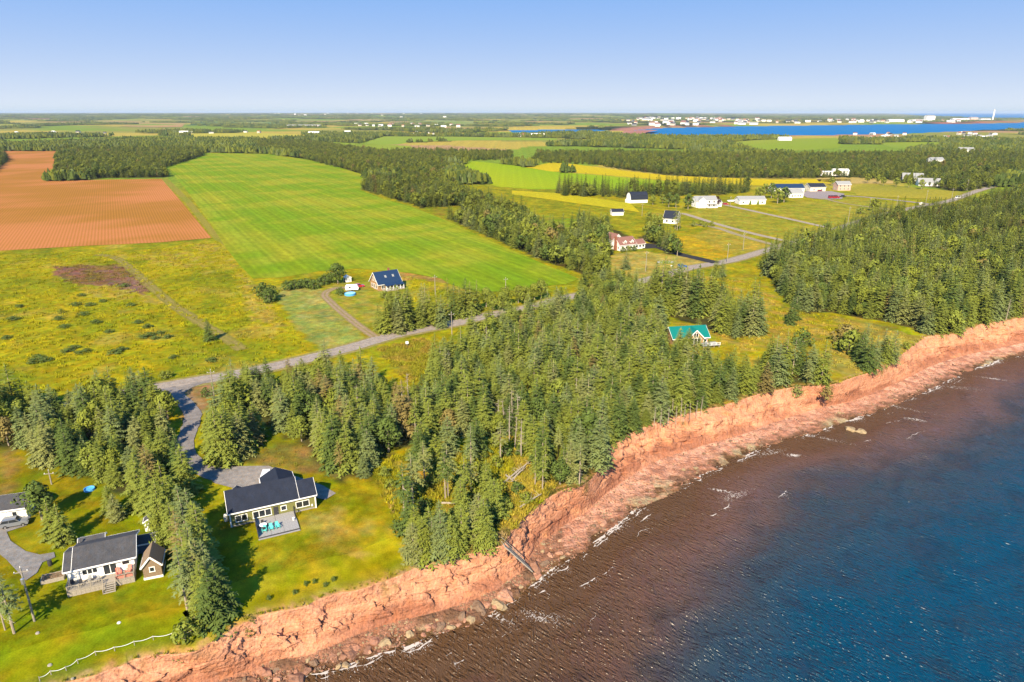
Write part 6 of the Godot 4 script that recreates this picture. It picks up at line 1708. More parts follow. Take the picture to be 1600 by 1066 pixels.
func chimney_house():
	var o := thing("brick_chimney_house", "white house with pinkish roof, two dormers and tall brick chimney", "house", flat(Vector2(61.7, -375.2)), deg_to_rad(28.0))
	block(o, Transform3D(), 11.0, 8.4, 3.2, 3.4, 0.35, M.white, M.pink_roof, M.trim)
	block(o, Transform3D(Basis(), Vector3(8.6, 0, 0.6)), 7.0, 6.4, 2.7, 2.0, 0.35, M.white, M.pink_roof, M.trim)
	block(o, Transform3D(Basis(Vector3.UP, PI / 2), Vector3(1.0, 0, -10.5)), 8.0, 6.5, 4.0, 3.0, 0.35, M.white, M.pink_roof, M.trim)
	for u in [-1.8, 3.0]:
		block(o, Transform3D(Basis(Vector3.UP, PI / 2), Vector3(u, 3.5, 2.4)), 2.6, 1.9, 1.1, 0.9, 0.2, M.white, M.pink_roof, M.trim)
		window(o, Transform3D(Basis(), Vector3(u, 4.1, 3.7)), 0.8, 0.8, 1)
	var b := MB.new()
	b.bx(Vector3(-5.95, 3.6, 0.8), Vector3(0.9, 8.0, 1.5))
	b.bx(Vector3(-5.95, 1.2, 0.8), Vector3(1.1, 2.6, 2.0))
	part(o, "chimney", b, M.brick)
	window_row(o, Transform3D(), "f", [-3.6, -1.0, 2.0, 4.0], 1.6, 11.0, 8.4, 1.1, 1.2)
	window_row(o, Transform3D(), "l", [-2.6, 2.9], 1.6, 11.0, 8.4, 0.9, 1.2)
	window_row(o, Transform3D(Basis(), Vector3(8.6, 0, 0.6)), "f", [-2.2, 0.0, 2.2], 1.5, 7.0, 6.4, 1.2, 1.1)
	window(o, Transform3D(Basis(), Vector3(1.0, 5.0, -6.48)), 0.8, 1.5, 1)
	car("blue_car", "dark blue car on the grass verge by the road", flat(Vector2(83.1, -327.5)), 0.12, Color(0.03, 0.09, 0.24))
	o = thing("rock_garden", "oval rock garden with pale stones on the front lawn", "rock garden", flat(Vector2(77.5, -339.5)), 0.1)
	for k in 14:
		b = MB.new()
		var a := k * 0.45
		b.lathe(Vector3(cos(a) * 4.0, 0, sin(a) * 2.2), [Vector2(0.45, -0.1), Vector2(0.4, 0.2), Vector2(0.2, 0.35), Vector2(0, 0.35)], 7)
		part(o, "stone", b, M.pale_roof)
	b = MB.new()
	b.lathe(Vector3(0, 0, 0), [Vector2(3.9, 0.02), Vector2(2.0, 0.3), Vector2(0, 0.4)], 14)
	part(o, "soil", b, M.leaf0)
	o = thing("road_sign", "small white sign on a post at the asphalt driveway", "sign", flat(Vector2(76.9, -323.2)), 0.0)
	simple_box(o, "post", Vector3(0, 0.9, 0), Vector3(0.15, 1.9, 0.15), M.old_wood)
	simple_box(o, "board", Vector3(0, 1.7, 0.1), Vector3(1.0, 0.7, 0.06), M.white)

func plain_house(called: String, label: String, p: Vector2, turn: float, l: float, d: float, h: float, r: float, wm: Material, rm: Material, cat := "house", us := [], storeys := 1) -> Node3D:
	var o := thing(called, label, cat, flat(p, TOP + hill(p.x, p.y)), deg_to_rad(turn))
	block(o, Transform3D(), l, d, h, r, 0.4, wm, rm, M.trim)
	for s in storeys: window_row(o, Transform3D(), "f", us, 1.6 + 2.7 * s, l, d, 1.3, 1.3)
	if us.size(): window_row(o, Transform3D(), "l", [-d * 0.2, d * 0.2], 1.6, l, d, 1.0, 1.3)
	return o

func farther_houses():
	var o := thing("gambrel_barn", "white barn with dark rounded gambrel roof before a row of spruces", "barn", flat(Vector2(105.0, -581.8)), deg_to_rad(14.0))
	var b := MB.new()
	var t := Transform3D(Basis(Vector3.UP, PI / 2), Vector3.ZERO)
	var g := PackedVector2Array([Vector2(-5, -0.3), Vector2(5, -0.3), Vector2(5, 3.2), Vector2(4.0, 6.2), Vector2(2.2, 7.8), Vector2(0, 8.3), Vector2(-2.2, 7.8), Vector2(-4.0, 6.2), Vector2(-5, 3.2)])
	b.prism(g, t, 15.0)
	part(o, "wall", b, M.white)
	b = MB.new()
	b.prism(PackedVector2Array([Vector2(-5.4, 2.9), Vector2(-4.1, 6.25), Vector2(-2.2, 7.9), Vector2(0, 8.4), Vector2(2.2, 7.9), Vector2(4.1, 6.25), Vector2(5.4, 2.9), Vector2(5.7, 3.0), Vector2(4.4, 6.45), Vector2(2.4, 8.2), Vector2(0, 8.75), Vector2(-2.4, 8.2), Vector2(-4.4, 6.45), Vector2(-5.7, 3.0)]), t * Transform3D(Basis(), Vector3(0, 0, 0)), 15.4)
	part(o, "roof", b, M.navy)
	door(o, Transform3D(Basis(Vector3.UP, PI / 2), Vector3(7.5, 1.6, 2.0)), 3.0, 3.0, M.charcoal)
	window(o, Transform3D(Basis(Vector3.UP, PI / 2), Vector3(7.5, 5.4, 0)), 1.3, 1.3, 1)
	simple_box(o, "lean_to", Vector3(-8.5, 1.2, 1.5), Vector3(3.0, 3.0, 6.0), M.white)
	plain_house("long_white_shed", "small white shed with dark roof alone in the golden field edge", Vector2(77.3, -506.6), 8.0, 8.5, 5.0, 2.6, 1.8, M.white, M.navy, "shed")
	o = plain_house("small_white_house", "small white house with navy roof behind thin trunked trees", Vector2(109.3, -469.8), -28.0, 9.0, 8.5, 3.4, 4.6, M.white, M.navy, "house", [-2.0, 2.0])
	window(o, on(Transform3D(), "l", 0.0, 5.0, 9.0, 8.5), 1.1, 1.6, 1)
	o = plain_house("big_white_house", "large two-storey white house with pale grey roof and front porch", Vector2(153.9, -553.2), 8.0, 17.0, 10.0, 5.6, 2.8, M.white, M.pale_roof, "house", [-6.0, -2.0, 2.0, 6.0], 2)
	block(o, Transform3D(Basis(Vector3.UP, PI / 2), Vector3(-4.6, 0, 3.4)), 8.0, 6.5, 5.6, 2.4, 0.4, M.white, M.pale_roof, M.trim)
	block(o, Transform3D(Basis(), Vector3(10.0, 0, -2.0)), 8.0, 8.0, 3.2, 2.0, 0.4, M.white, M.pale_roof, M.trim)
	simple_box(o, "porch_roof", Vector3(4.0, 3.0, 6.4), Vector3(8.0, 0.25, 3.0), M.pale_roof)
	for k in 5: simple_box(o, "porch_post", Vector3(0.3 + 1.85 * k, 1.4, 7.7), Vector3(0.22, 3.0, 0.22), M.trim)
	simple_box(o, "porch_floor", Vector3(4.0, 0.25, 6.4), Vector3(8.2, 0.6, 3.2), M.trim)
	o = plain_house("long_white_house", "long low white house with pale roof and two clipped evergreens in front", Vector2(197.5, -573.4), 4.0, 22.0, 10.5, 3.6, 2.4, M.white, M.pale_roof, "house", [-8.0, -2.0, 8.0])
	for k in 2:
		b = MB.new()
		b.lathe(Vector3(-2.5 + 6.5 * k, 0, 6.6), [Vector2(0.9, 0), Vector2(1.0, 1.0), Vector2(0.5, 2.8), Vector2(0, 3.4)], 8)
		var pl := thing("clipped_evergreen", "clipped evergreen at the %s of the long low white house" % ["middle" , "right half"][k], "shrub", o.transform * Vector3(-2.5 + 6.5 * k, 0, 6.6), 0.0, "clipped evergreens of the long house")
		b = MB.new()
		b.lathe(Vector3.ZERO, [Vector2(0.9, 0), Vector2(1.0, 1.0), Vector2(0.5, 2.8), Vector2(0, 3.4)], 8)
		part(pl, "foliage", b, M.leaf3)
	o = plain_house("blue_roof_hall", "long white building with blue roof beside the grey yard", Vector2(259.9, -659.4), 3.0, 30.0, 12.0, 4.2, 3.2, M.white, M.blue_roof, "building", [-10.0, -4.0, 4.0, 10.0])
	o = plain_house("conservatory_house", "white house with glazed front porch left of the grey yard", Vector2(251.2, -618.3), 10.0, 13.0, 9.0, 4.0, 3.0, M.white, M.pale_roof, "house", [-4.0, -1.5, 1.5, 4.0])
	plain_house("cream_garage", "cream building with dark blue roof behind the grey yard", Vector2(291.9, -670.5), 8.0, 16.0, 11.0, 4.0, 3.0, mat(0.62, 0.56, 0.44, 0.8), M.navy, "garage", [-4.0, 4.0])
	plain_house("brown_house", "two-storey brick and white house right of the grey yard", Vector2(320.5, -676.2), 5.0, 13.0, 9.0, 5.6, 2.8, mat(0.50, 0.33, 0.27, 0.8), M.pale_roof, "house", [-4.0, 0.0, 4.0], 2)
	plain_house("white_bus_shed", "low white shed at the edge of the far wood", Vector2(376.5, -838.8), 0.0, 14.0, 6.0, 4.0, 1.0, M.white, M.white, "shed")
	plain_house("white_trailer_house", "taller white building at the edge of the far wood", Vector2(392.6, -838.8), 0.0, 18.0, 8.0, 5.5, 2.0, M.white, M.white, "building", [-4.0, 4.0])
	plain_house("grey_roof_house", "white house with grey roof in the trees right of the yard", Vector2(443.4, -774.3), -20.0, 20.0, 11.0, 3.6, 4.4, M.white, M.pale_roof, "house", [-5.0, 0.0, 5.0])
	plain_house("grey_roof_bungalow", "grey-roofed bungalow beside the hedge, nearer the road", Vector2(429.1, -718.8), -15.0, 20.0, 11.0, 3.2, 4.2, M.white, M.pale_roof, "house", [-5.0, 0.0, 5.0])
	plain_house("hidden_house", "white house deep in the far wood on the right", Vector2(611.8, -1017.6), 10.0, 20.0, 11.0, 7.0, 3.0, M.white, M.pale_roof, "house")
	plain_house("woodland_house", "white house among the trees at the far right wood", Vector2(826.6, -1289.8), -12.0, 24.0, 12.0, 7.0, 4.0, M.white, M.pale_roof, "house")
	plain_house("garden_hut_far", "tiny pale shed at the edge of the small green clearing", Vector2(14.3, -478.5), 20.0, 4.0, 3.4, 2.4, 1.6, M.white, M.pale_roof, "shed")
	car("red_truck", "long red truck parked on the grey yard", flat(Vector2(282.9, -608.8)), 0.15, Color(0.30, 0.01, 0.03), "van")
	get_node("red_truck").scale = Vector3(1.9, 1.35, 1.3)
	car("black_pickup", "black pickup beside the long red truck", flat(Vector2(295.1, -618.3)), 0.15, Color(0.03, 0.03, 0.035), "pickup")
	get_node("black_pickup").scale = Vector3.ONE * 1.1
	car("dark_red_car", "dark red car by the cream building's front", flat(Vector2(294.5, -664.9)), 0.2, Color(0.22, 0.02, 0.05))
	car("red_family_car", "red car between the big white house and the long low one", flat(Vector2(174.9, -565.1)), 0.1, Color(0.40, 0.02, 0.04))
	car("white_road_van", "white van driving on the road towards the right", flat(Vector2(392.0, -608.8)), 0.5, Color(0.75, 0.75, 0.75), "van")
	o = thing("white_boat", "small white boat on a trailer beside the big white house", "boat", flat(Vector2(184.7, -581.8)), 0.1)
	b = MB.new()
	b.prism(PackedVector2Array([Vector2(-3.4, 0.8), Vector2(3.0, 0.8), Vector2(4.0, 1.9), Vector2(-3.4, 1.7)]), Transform3D(), 2.2)
	part(o, "hull", b, M.white)
	simple_box(o, "trailer", Vector3(0, 0.55, 0), Vector3(5.0, 0.3, 1.6), M.metal)
	o = thing("farm_sign", "white sign board on posts where the grey drive meets the road", "sign", flat(Vector2(332.3, -561.1)), 0.3)
	simple_box(o, "board", Vector3(0, 1.6, 0), Vector3(3.4, 1.8, 0.2), M.white)
	for s in [-1.3, 1.3]: simple_box(o, "post", Vector3(s, 0.6, 0), Vector3(0.2, 1.6, 0.2), M.old_wood)

var dwelling_meshes := []
func dwelling(p: Vector2, k: int, s: float, words: String, group: String, rnd: RandomNumberGenerator):
	if dwelling_meshes.is_empty():
		for q in 8:
			var b := MB.new()
			var h := [4.5, 6.5, 4.0, 5.0, 7.0, 4.0, 5.0, 6.0][q] as float
			var l := [13.0, 11.0, 18.0, 12.0, 14.0, 22.0, 12.0, 10.0][q] as float
			b.prism(PackedVector2Array([Vector2(-4.5, -0.5), Vector2(4.5, -0.5), Vector2(4.5, h), Vector2(0, h + 2.6), Vector2(-4.5, h)]), Transform3D(Basis(Vector3.UP, PI / 2), Vector3.ZERO), l)
			var m := b.mesh([M.white, M.white, M.white, mat(0.6, 0.55, 0.45), M.white, M.white, M.pale_roof, mat(0.55, 0.5, 0.42)][q])
			b = MB.new()
			b.prism(PackedVector2Array([Vector2(-5, h - 0.28), Vector2(0, h + 2.62), Vector2(5, h - 0.28), Vector2(5, h), Vector2(0, h + 2.95), Vector2(-5, h)]), Transform3D(Basis(Vector3.UP, PI / 2), Vector3.ZERO), l + 0.8)
			b.mesh([M.grey_roof, M.pale_roof, M.white, M.grey_roof, M.pink_roof, M.pale_roof, M.navy, M.brick][q], m)
			b = MB.new()
			for u in 4: b.bx(Vector3(-l * 0.36 + l * 0.24 * u, 1.8, 4.52), Vector3(1.3, 1.5, 0.08))
			b.mesh(M.glass, m)
			dwelling_meshes.append(m)
	var colours := ["white house with dark roof", "tall white house with pale roof", "long all-white house", "cream house with dark roof", "tall white house with pink roof", "very long white house with pale roof", "grey house with navy roof", "tan house with reddish roof"]
	var o := put("far_house", dwelling_meshes[k])
	o.position = Vector3(p.x, TOP + hill(p.x, p.y), p.y)
	o.rotation.y = rnd.randf_range(-0.7, 0.7)
	o.scale = Vector3.ONE * s
	tag(o, "%s, %s" % [colours[k], words], "house", group)

func far_settlement():
	var r := RandomNumberGenerator.new()
	r.seed = 404
	for c in [
		[PackedVector2Array([Vector2(828.1, -5302), Vector2(1443.5, -7712), Vector2(2062, -7712), Vector2(2212, -6526), Vector2(2221, -5656), Vector2(2649, -6060), Vector2(1953.6, -4463), Vector2(1515.2, -4239), Vector2(1057.3, -3942), Vector2(724.9, -3684), Vector2(568.4, -3530)]), 128, 2.0, "the town across the bay", "houses of the town across the bay"],
		[PackedVector2Array([Vector2(2852, -6526), Vector2(3129, -5656), Vector2(3705, -5933), Vector2(3212, -5141), Vector2(2597, -4847), Vector2(2006, -4584)]), 48, 1.9, "the harbour shore", "houses along the harbour shore"],
		[PackedVector2Array([Vector2(1232.2, -2643), Vector2(1332.8, -2562), Vector2(1390.4, -2347), Vector2(1801.0, -2643), Vector2(1478.1, -2165), Vector2(1121.5, -1832.0), Vector2(968.5, -1792.6), Vector2(1024.0, -2110)]), 34, 1.0, "the near bay shore", "houses on the near side of the bay"],
		[PackedVector2Array([Vector2(1270.5, -2110), Vector2(1517.0, -2222), Vector2(1555.9, -2165), Vector2(1190.2, -1650.2), Vector2(1083.9, -1718.5)]), 10, 1.0, "the trees before the bay", "houses in the trees before the bay"],
		[PackedVector2Array([Vector2(-984.9, -4239), Vector2(-797.4, -4463), Vector2(-360.8, -4037), Vector2(-189.5, -3530), Vector2(-291.6, -3257), Vector2(-757.9, -3530)]), 26, 1.3, "the far fields", "houses in the far fields"],
		[PackedVector2Array([Vector2(-482.6, -2562), Vector2(-284.4, -2643), Vector2(-231.7, -2347), Vector2(-410.0, -2283)]), 10, 0.9, "the tree belt's field edge", "houses at the edge of the green field"],
		[PackedVector2Array([Vector2(-1369.8, -2729), Vector2(-1263.7, -2820), Vector2(-929.5, -2729), Vector2(-847.6, -2486), Vector2(-1226.8, -2486)]), 11, 0.9, "the far golden field", "houses along the golden field"],
		[PackedVector2Array([Vector2(-1838.4, -2562), Vector2(-1753.6, -2643), Vector2(-1469.2, -2643), Vector2(-1343.4, -2415), Vector2(-1639.9, -2283)]), 9, 0.9, "the land behind the ploughed field", "houses at the far left"],
		[PackedVector2Array([Vector2(0.0, -2415), Vector2(173.3, -2415), Vector2(328.0, -2283), Vector2(303.4, -2110), Vector2(19.4, -2165)]), 8, 1.0, "the inlet's near side", "houses before the inlet"],
		[PackedVector2Array([Vector2(-8346, -24061), Vector2(-4502, -21087), Vector2(-1504.2, -16905), Vector2(-755.8, -8482), Vector2(-2014, -9422), Vector2(-3586, -10595)]), 20, 2.2, "the far ridge", "houses on the far ridge"],
	]:
		var box := Rect2(c[0][0], Vector2.ZERO)
		for p in c[0]: box = box.expand(p)
		var n := 0
		while n < c[1]:
			var p := Vector2(r.randf_range(box.position.x, box.end.x), r.randf_range(box.position.y, box.end.y))
			if not inside(p, c[0]): continue
			n += 1
			if land_height(p.x, p.y) < 0.0: continue
			dwelling(p, r.randi() % 8, c[2] * r.randf_range(0.75, 1.15), "%s %s" % [["inland end of", "inland half of", "middle of", "seaward half of", "seaward end of"][clampi(int((p.x - box.position.x) / box.size.x * 5), 0, 4)], c[3]], c[4], r)
	# the plant on the spit with its tall stack
	var p := Vector2(4179, -6238)
	var o := thing("factory_stack", "tall white smokestack at the tip of the far spit", "smokestack", flat(p))
	var b := MB.new()
	b.lathe(Vector3.ZERO, [Vector2(8, -1), Vector2(6, 20), Vector2(5, 96), Vector2(4, 96), Vector2(4, 94)], 14)
	part(o, "shaft", b, M.white)
	b = MB.new()
	b.lathe(Vector3(0, 92, 0), [Vector2(5.6, 0), Vector2(5.6, 3), Vector2(5.0, 3)], 14)
	part(o, "rim", b, M.pale_roof)
	for e in [[Vector2(4047, -6148), 90.0, 22.0, "long white hall left of the tall smokestack"], [Vector2(3839, -6148), 150.0, 20.0, "very long white plant building on the far spit"], [Vector2(3550, -6104), 75.0, 48.0, "tall white plant building at the harbour"], [Vector2(3372, -5933), 110.0, 16.0, "low white warehouse left of the tall plant building"], [Vector2(4006, -6238), 70.0, 32.0, "pinkish plant building between the white halls"], [Vector2(2907, -5438), 120.0, 20.0, "white harbour shed with red roof"]]:
		o = thing("plant_building", e[3], "building", flat(e[0]), 0.1, "plant buildings on the spit")
		block(o, Transform3D(), e[1], 40.0, e[2] * 0.8, e[2] * 0.2, 1.0, M.white if e[2] != 32.0 else mat(0.55, 0.4, 0.36), M.pale_roof if e[2] != 20.0 else M.white)
	# larger farm buildings nearer
	plain_house("far_barn", "large white farm shed at the pale inlet", Vector2(78.8, -2193), 0.0, 40.0, 14.0, 6.0, 4.0, M.white, M.white, "barn")
	plain_house("far_long_barn", "very long pale poultry barn in the far fields", Vector2(-1048.1, -3606), 0.0, 170.0, 16.0, 6.0, 4.0, mat(0.6, 0.5, 0.42), M.pale_roof, "barn")
	plain_house("white_farmhouse", "white farm building beside the golden far field", Vector2(-642.1, -2314), -10.0, 36.0, 16.0, 7.0, 5.0, M.white, M.white, "barn")
	plain_house("square_white_house", "square white house before the dark belt of trees", Vector2(-556.9, -2415), 15.0, 20.0, 16.0, 9.0, 3.0, M.white, M.white, "house")
	plain_house("far_field_barn", "white barn at the near edge of the bay field", Vector2(726.2, -1894.5), 0.0, 34.0, 12.0, 5.0, 4.0, M.white, M.white, "barn")
	plain_house("red_end_barn", "white barn with red end by the far golden field", Vector2(-1132.0, -2464), 0.0, 30.0, 12.0, 6.0, 4.0, M.white, M.white, "barn")

# ------------------------------------------------------------------ shore details
func boulder_mesh(seed_: int) -> ArrayMesh:
	var f := FastNoiseLite.new()
	f.seed = seed_; f.frequency = 0.9; f.fractal_octaves = 3
	var r := RandomNumberGenerator.new()
	r.seed = seed_
	var cuts := []
	for k in 11: cuts.append([Vector3(r.randfn(), r.randfn(), r.randfn()).normalized(), r.randf_range(0.45, 0.75)])
	var s := SphereMesh.new()
	s.radial_segments = 14; s.rings = 9; s.radius = 1.0; s.height = 2.0
	var a := s.get_mesh_arrays()
	var b := MB.new()
	var pts: PackedVector3Array = a[Mesh.ARRAY_VERTEX]
	for k in pts.size():
		var p := pts[k]
		for c in cuts:
			var over: float = p.dot(c[0]) - c[1]
			if over > 0: p -= c[0] * over * 0.9
		p *= 1.0 + 0.3 * f.get_noise_3dv(pts[k] * 1.2)
		p.y *= 0.72
		pts[k] = p
	var idx: PackedInt32Array = a[Mesh.ARRAY_INDEX]
	for k in range(0, idx.size(), 3): b.tri(pts[idx[k]], pts[idx[k + 1]], pts[idx[k + 2]])
	return b.mesh(M.rock)

func rocks():
	var ms := []
	for k in 6: ms.append(boulder_mesh(500 + k))
	var shades := [Color(0.42, 0.21, 0.14), Color(0.30, 0.16, 0.11), Color(0.50, 0.27, 0.18), Color(0.24, 0.16, 0.11), Color(0.40, 0.30, 0.18)]
	var words := ["salmon", "red-brown", "pale pink", "dark brown", "tan"]
	var mats := []
	for s in shades:
		var m: StandardMaterial3D = M.rock.duplicate()
		m.albedo_color = (s * 1.25).linear_to_srgb()
		mats.append(m)
	var big := [[Vector2(0,0), 0]]
	big = []
	for e in [[Vector2(-0.9, -97.9), 1.9, 2], [Vector2(4.2, -105.5), 1.5, 1], [Vector2(-37.1, -81.1), 1.7, 0], [Vector2(-32.2, -80.1), 1.6, 1], [Vector2(-35.2, -81.8), 1.1, 3], [Vector2(-25.9, -84.4), 1.0, 1], [Vector2(-24.8, -84.8), 1.1, 1], [Vector2(-24.4, -85.8), 1.0, 0], [Vector2(-21.5, -87.3), 1.3, 0], [Vector2(-20.4, -87.2), 1.0, 4], [Vector2(-25.2, -82.8), 0.7, 4], [Vector2(-26.3, -82.3), 0.6, 4], [Vector2(-22.6, -85.6), 0.9, 1], [Vector2(-8.5, -93.1), 1.3, 3], [Vector2(-6.1, -95.0), 1.4, 3], [Vector2(-16.4, -89.0), 1.0, 4], [Vector2(-2.2, -96.1), 1.5, 4], [Vector2(90.0, -164.5), 2.3, 4], [Vector2(91.8, -163.0), 1.6, 4], [Vector2(5.9, -107.0), 1.3, 3]]:
		big.append(e)
	var r := RandomNumberGenerator.new()
	r.seed = 61
	while big.size() < 190:
		var u := r.randf_range(3.0, 38.0)
		var p := resampled(shore_foot, u).lerp(resampled(shore_water, u), r.randf_range(0.0, 0.95))
		if not in_frame(p, -7.0): continue
		big.append([p, r.randf_range(0.35, 0.95) if p.x < 20.0 else r.randf_range(0.3, 0.7), r.randi() % 5])
	var g := sea_grid()
	for e in big:
		var p: Vector2 = e[0]
		var o := put("boulder", ms[r.randi() % 6], null, mats[e[2]])
		var sea := grid_at(g, p.x, p.y)
		o.position = Vector3(p.x, clampf(0.25 - sea * 0.10, -0.1, 1.1), p.y)
		o.rotation = Vector3(r.randf_range(-0.3, 0.3), r.randf() * TAU, r.randf_range(-0.3, 0.3))
		o.scale = Vector3(e[1], e[1] * r.randf_range(0.7, 1.0), e[1] * r.randf_range(0.8, 1.25))
		tag(o, "%s %s boulder %s" % ["very large" if e[1] > 1.4 else "large" if e[1] > 0.9 else "mid-sized" if e[1] > 0.6 else "small", words[e[2]], where(p)], "boulder", "boulders on the rocky shore")
	var xf := []
	var cs := []
	while xf.size() < 8500:
		var u := r.randf_range(1.5, 39.0)
		var q := r.randf_range(-0.05, 1.08)
		var p := resampled(shore_foot, u).lerp(resampled(shore_water, u), q)
		if n_small.get_noise_2d(p.x * 1.8, p.y * 1.8) + r.randf_range(-0.35, 0.35) < -0.05: continue
		var s := 0.06 + 0.22 * pow(r.randf(), 3.0)
		xf.append(Transform3D(Basis(Vector3.UP, r.randf() * TAU).scaled(Vector3(s, s * 0.8, s * r.randf_range(0.8, 1.4))), Vector3(p.x, lerpf(1.15, 0.0, pow(clampf(q, 0, 1), 0.8)) + 0.06, p.y)))
		cs.append(shades[r.randi() % 5] * r.randf_range(0.8, 1.4))
	tag(scatter("shingle", ms[2], xf, cs), "red shingle and small stones below the cliff", "stones", "", "stuff")

func dead_wood():
	var protos := []
	for k in 3: protos.append(dead_tree(700 + k, 9.0, 26).mesh(M.bark))
	var r := RandomNumberGenerator.new()
	r.seed = 71
	for s in [
		[PackedVector2Array([Vector2(-1.8, -149.2), Vector2(0.0, -150.6), Vector2(1.8, -147.8), Vector2(-0.6, -142.4), Vector2(3.3, -145.1), Vector2(0.6, -138.6), Vector2(2.0, -133.8), Vector2(-3.3, -146.4)]), 9.0, "bare grey dead tree in the gap of the dense wood's front"],
		[PackedVector2Array([Vector2(35.7, -149.2), Vector2(37.9, -150.6), Vector2(39.9, -151.3), Vector2(42.1, -152.8), Vector2(44.0, -153.9), Vector2(46.0, -155.8), Vector2(38.0, -153.9), Vector2(40.0, -155.8), Vector2(42.2, -155.8), Vector2(47.6, -157.3), Vector2(34.5, -150.6)]), 5.0, "bare grey dead tree on the slumped edge of the cliff"],
		[PackedVector2Array([Vector2(173.0, -240.4), Vector2(180.4, -238.8), Vector2(188.0, -243.7)]), 7.5, "dead brown spruce on the cliff edge at the far right"],
		[PackedVector2Array([Vector2(-17.9, -176.9), Vector2(-26.1, -159.6), Vector2(9.4, -186.9), Vector2(16.3, -159.6), Vector2(-7.9, -197.8), Vector2(-37.6, -152.1), Vector2(32.2, -176.9)]), 9.5, "bare grey dead tree among the dense wood"],
		[PackedVector2Array([Vector2(175.7, -311.0), Vector2(189.1, -324.6), Vector2(190.5, -298.3)]), 8.5, "dead brown spruce standing in the big right-hand wood"],
		[PackedVector2Array([Vector2(-72.7, -167.0)]), 7.0, "rust-brown dead spruce at the corner of the wood by the road"],
		[PackedVector2Array([Vector2(10.5, -123.7)]), 7.0, "pinkish dead spruce at the clearing corner on the cliff edge"],
		[PackedVector2Array([Vector2(6.4, -455.9), Vector2(13.9, -450.6), Vector2(10.2, -500.1)]), 8.0, "bare dead tree by the small green clearing"],
	]:
		for p in s[0]:
			var o := put("dead_tree", protos[r.randi() % 3])
			o.position = flat(p)
			o.rotation.y = r.randf() * TAU
			o.rotation.z = r.randf_range(-0.12, 0.12)
			o.scale = Vector3.ONE * s[1] / 9.0 * r.randf_range(0.85, 1.1)
			tag(o, "%s %s" % [" ".join(s[2].split(" ").slice(0, 4 if "grey dead" in s[2] else 3)), where(p)] if s[0].size() > 1 else s[2], "dead tree", "dead trees")
	for e in [[Vector2(-1.8, -122.7), Vector2(4.4, -131.5), "fallen grey trunk lying across the clearing, upper one"], [Vector2(0.0, -124.0), Vector2(3.0, -128.5), "short fallen trunk leaning in the clearing"], [Vector2(-13.6, -115.3), Vector2(-7.6, -113.7), "fallen trunk lying low in the clearing's left half"], [Vector2(-1.3, -126.0), Vector2(0.8, -121.4), "broken trunk across the fallen ones in the clearing"], [Vector2(1.5, -113.7), Vector2(5.8, -117.6), "driftwood-grey log at the brink of the cliff"]]:
		var o := thing("fallen_trunk", e[2], "log", flat(e[0]))
		var d := flat(e[1]) - flat(e[0])
		var b := MB.new()
		b.tube([Vector3(0, 0.25, 0), d * 0.5 + Vector3(0, 0.7, 0), d + Vector3(0, 0.9, 0)], [0.22, 0.17, 0.06], 7, Color(0.30, 0.26, 0.21))
		part(o, "trunk", b, M.bark)
		b = MB.new()
		for k in 9:
			var q := d * r.randf_range(0.3, 0.95) + Vector3(0, 0.7, 0)
			b.tube([q, q + Vector3(r.randfn(), absf(r.randfn()), r.randfn()) * 0.8], [0.04, 0.012], 3, Color(0.42, 0.37, 0.31), false)
		part(o, "branches", b, M.bark).set_meta("kind", "stuff")
	# the broken wooden stair that lies down the cliff
	var a := flat(Vector2(-1.6, -102.1), TOP + 0.2)
	var c := Vector3.ZERO
	var f: Vector2 = resampled(shore_foot, 18.4)
	c = Vector3(f.x + 1.2, 1.4, f.y + 1.0)
	var o := thing("cliff_stair", "collapsed wooden stair lying down the cliff to the rocks", "stairs")
	var side := (c - a).cross(Vector3.UP).normalized() * 0.75
	for s in [-1.0, 1.0]:
		var b := MB.new()
		b.bar(a + side * s, c + side * s * 0.8, 0.12, 0.22)
		part(o, "stringer", b, M.old_wood)
		b = MB.new()
		b.bar(a + side * s * 1.1 + Vector3(0, 0.9, 0), a.lerp(c, 0.72) + side * s * 1.0 + Vector3(0, 0.9, 0), 0.08, 0.08)
		part(o, "handrail", b, M.old_wood)
	for k in 16:
		var q := a.lerp(c, (k + 0.5) / 16.0)
		var b := MB.new()
		b.bar(q - side * 0.95, q + side * 0.95, 0.22, 0.05)
		part(o, "tread", b, M.old_wood)
	# brushwood slumped down the face
	for e in [[Vector2(78.9, -174.6), "grey-green bush slumped on the cliff face below the edge clump", 3.0], [Vector2(86.5, -172.8), "brown dead brushwood on the cliff face below the edge clump", 3.2], [Vector2(-39.6, -84.2), "dark dry brushwood at the gully in the near cliff", 2.6], [Vector2(-38.5, -85.5), "dry tuft of brush on the lip of the near cliff", 2.2], [Vector2(-47.8, -78.4), "small green bush on the cliff lip beside the rope fence", 1.8]]:
		var o2 := thing("brushwood", e[1], "bush", flat(e[0], TOP - 2.6), r.randf() * TAU)
		var t: Array = proto["bush"][0]
		put("stems", t[1], o2)
		put("crown", t[0], o2, M.leaf5 if "brown" in e[1] or "dry" in e[1] else M.leaf4)
		o2.scale = Vector3.ONE * e[2] / 2.0

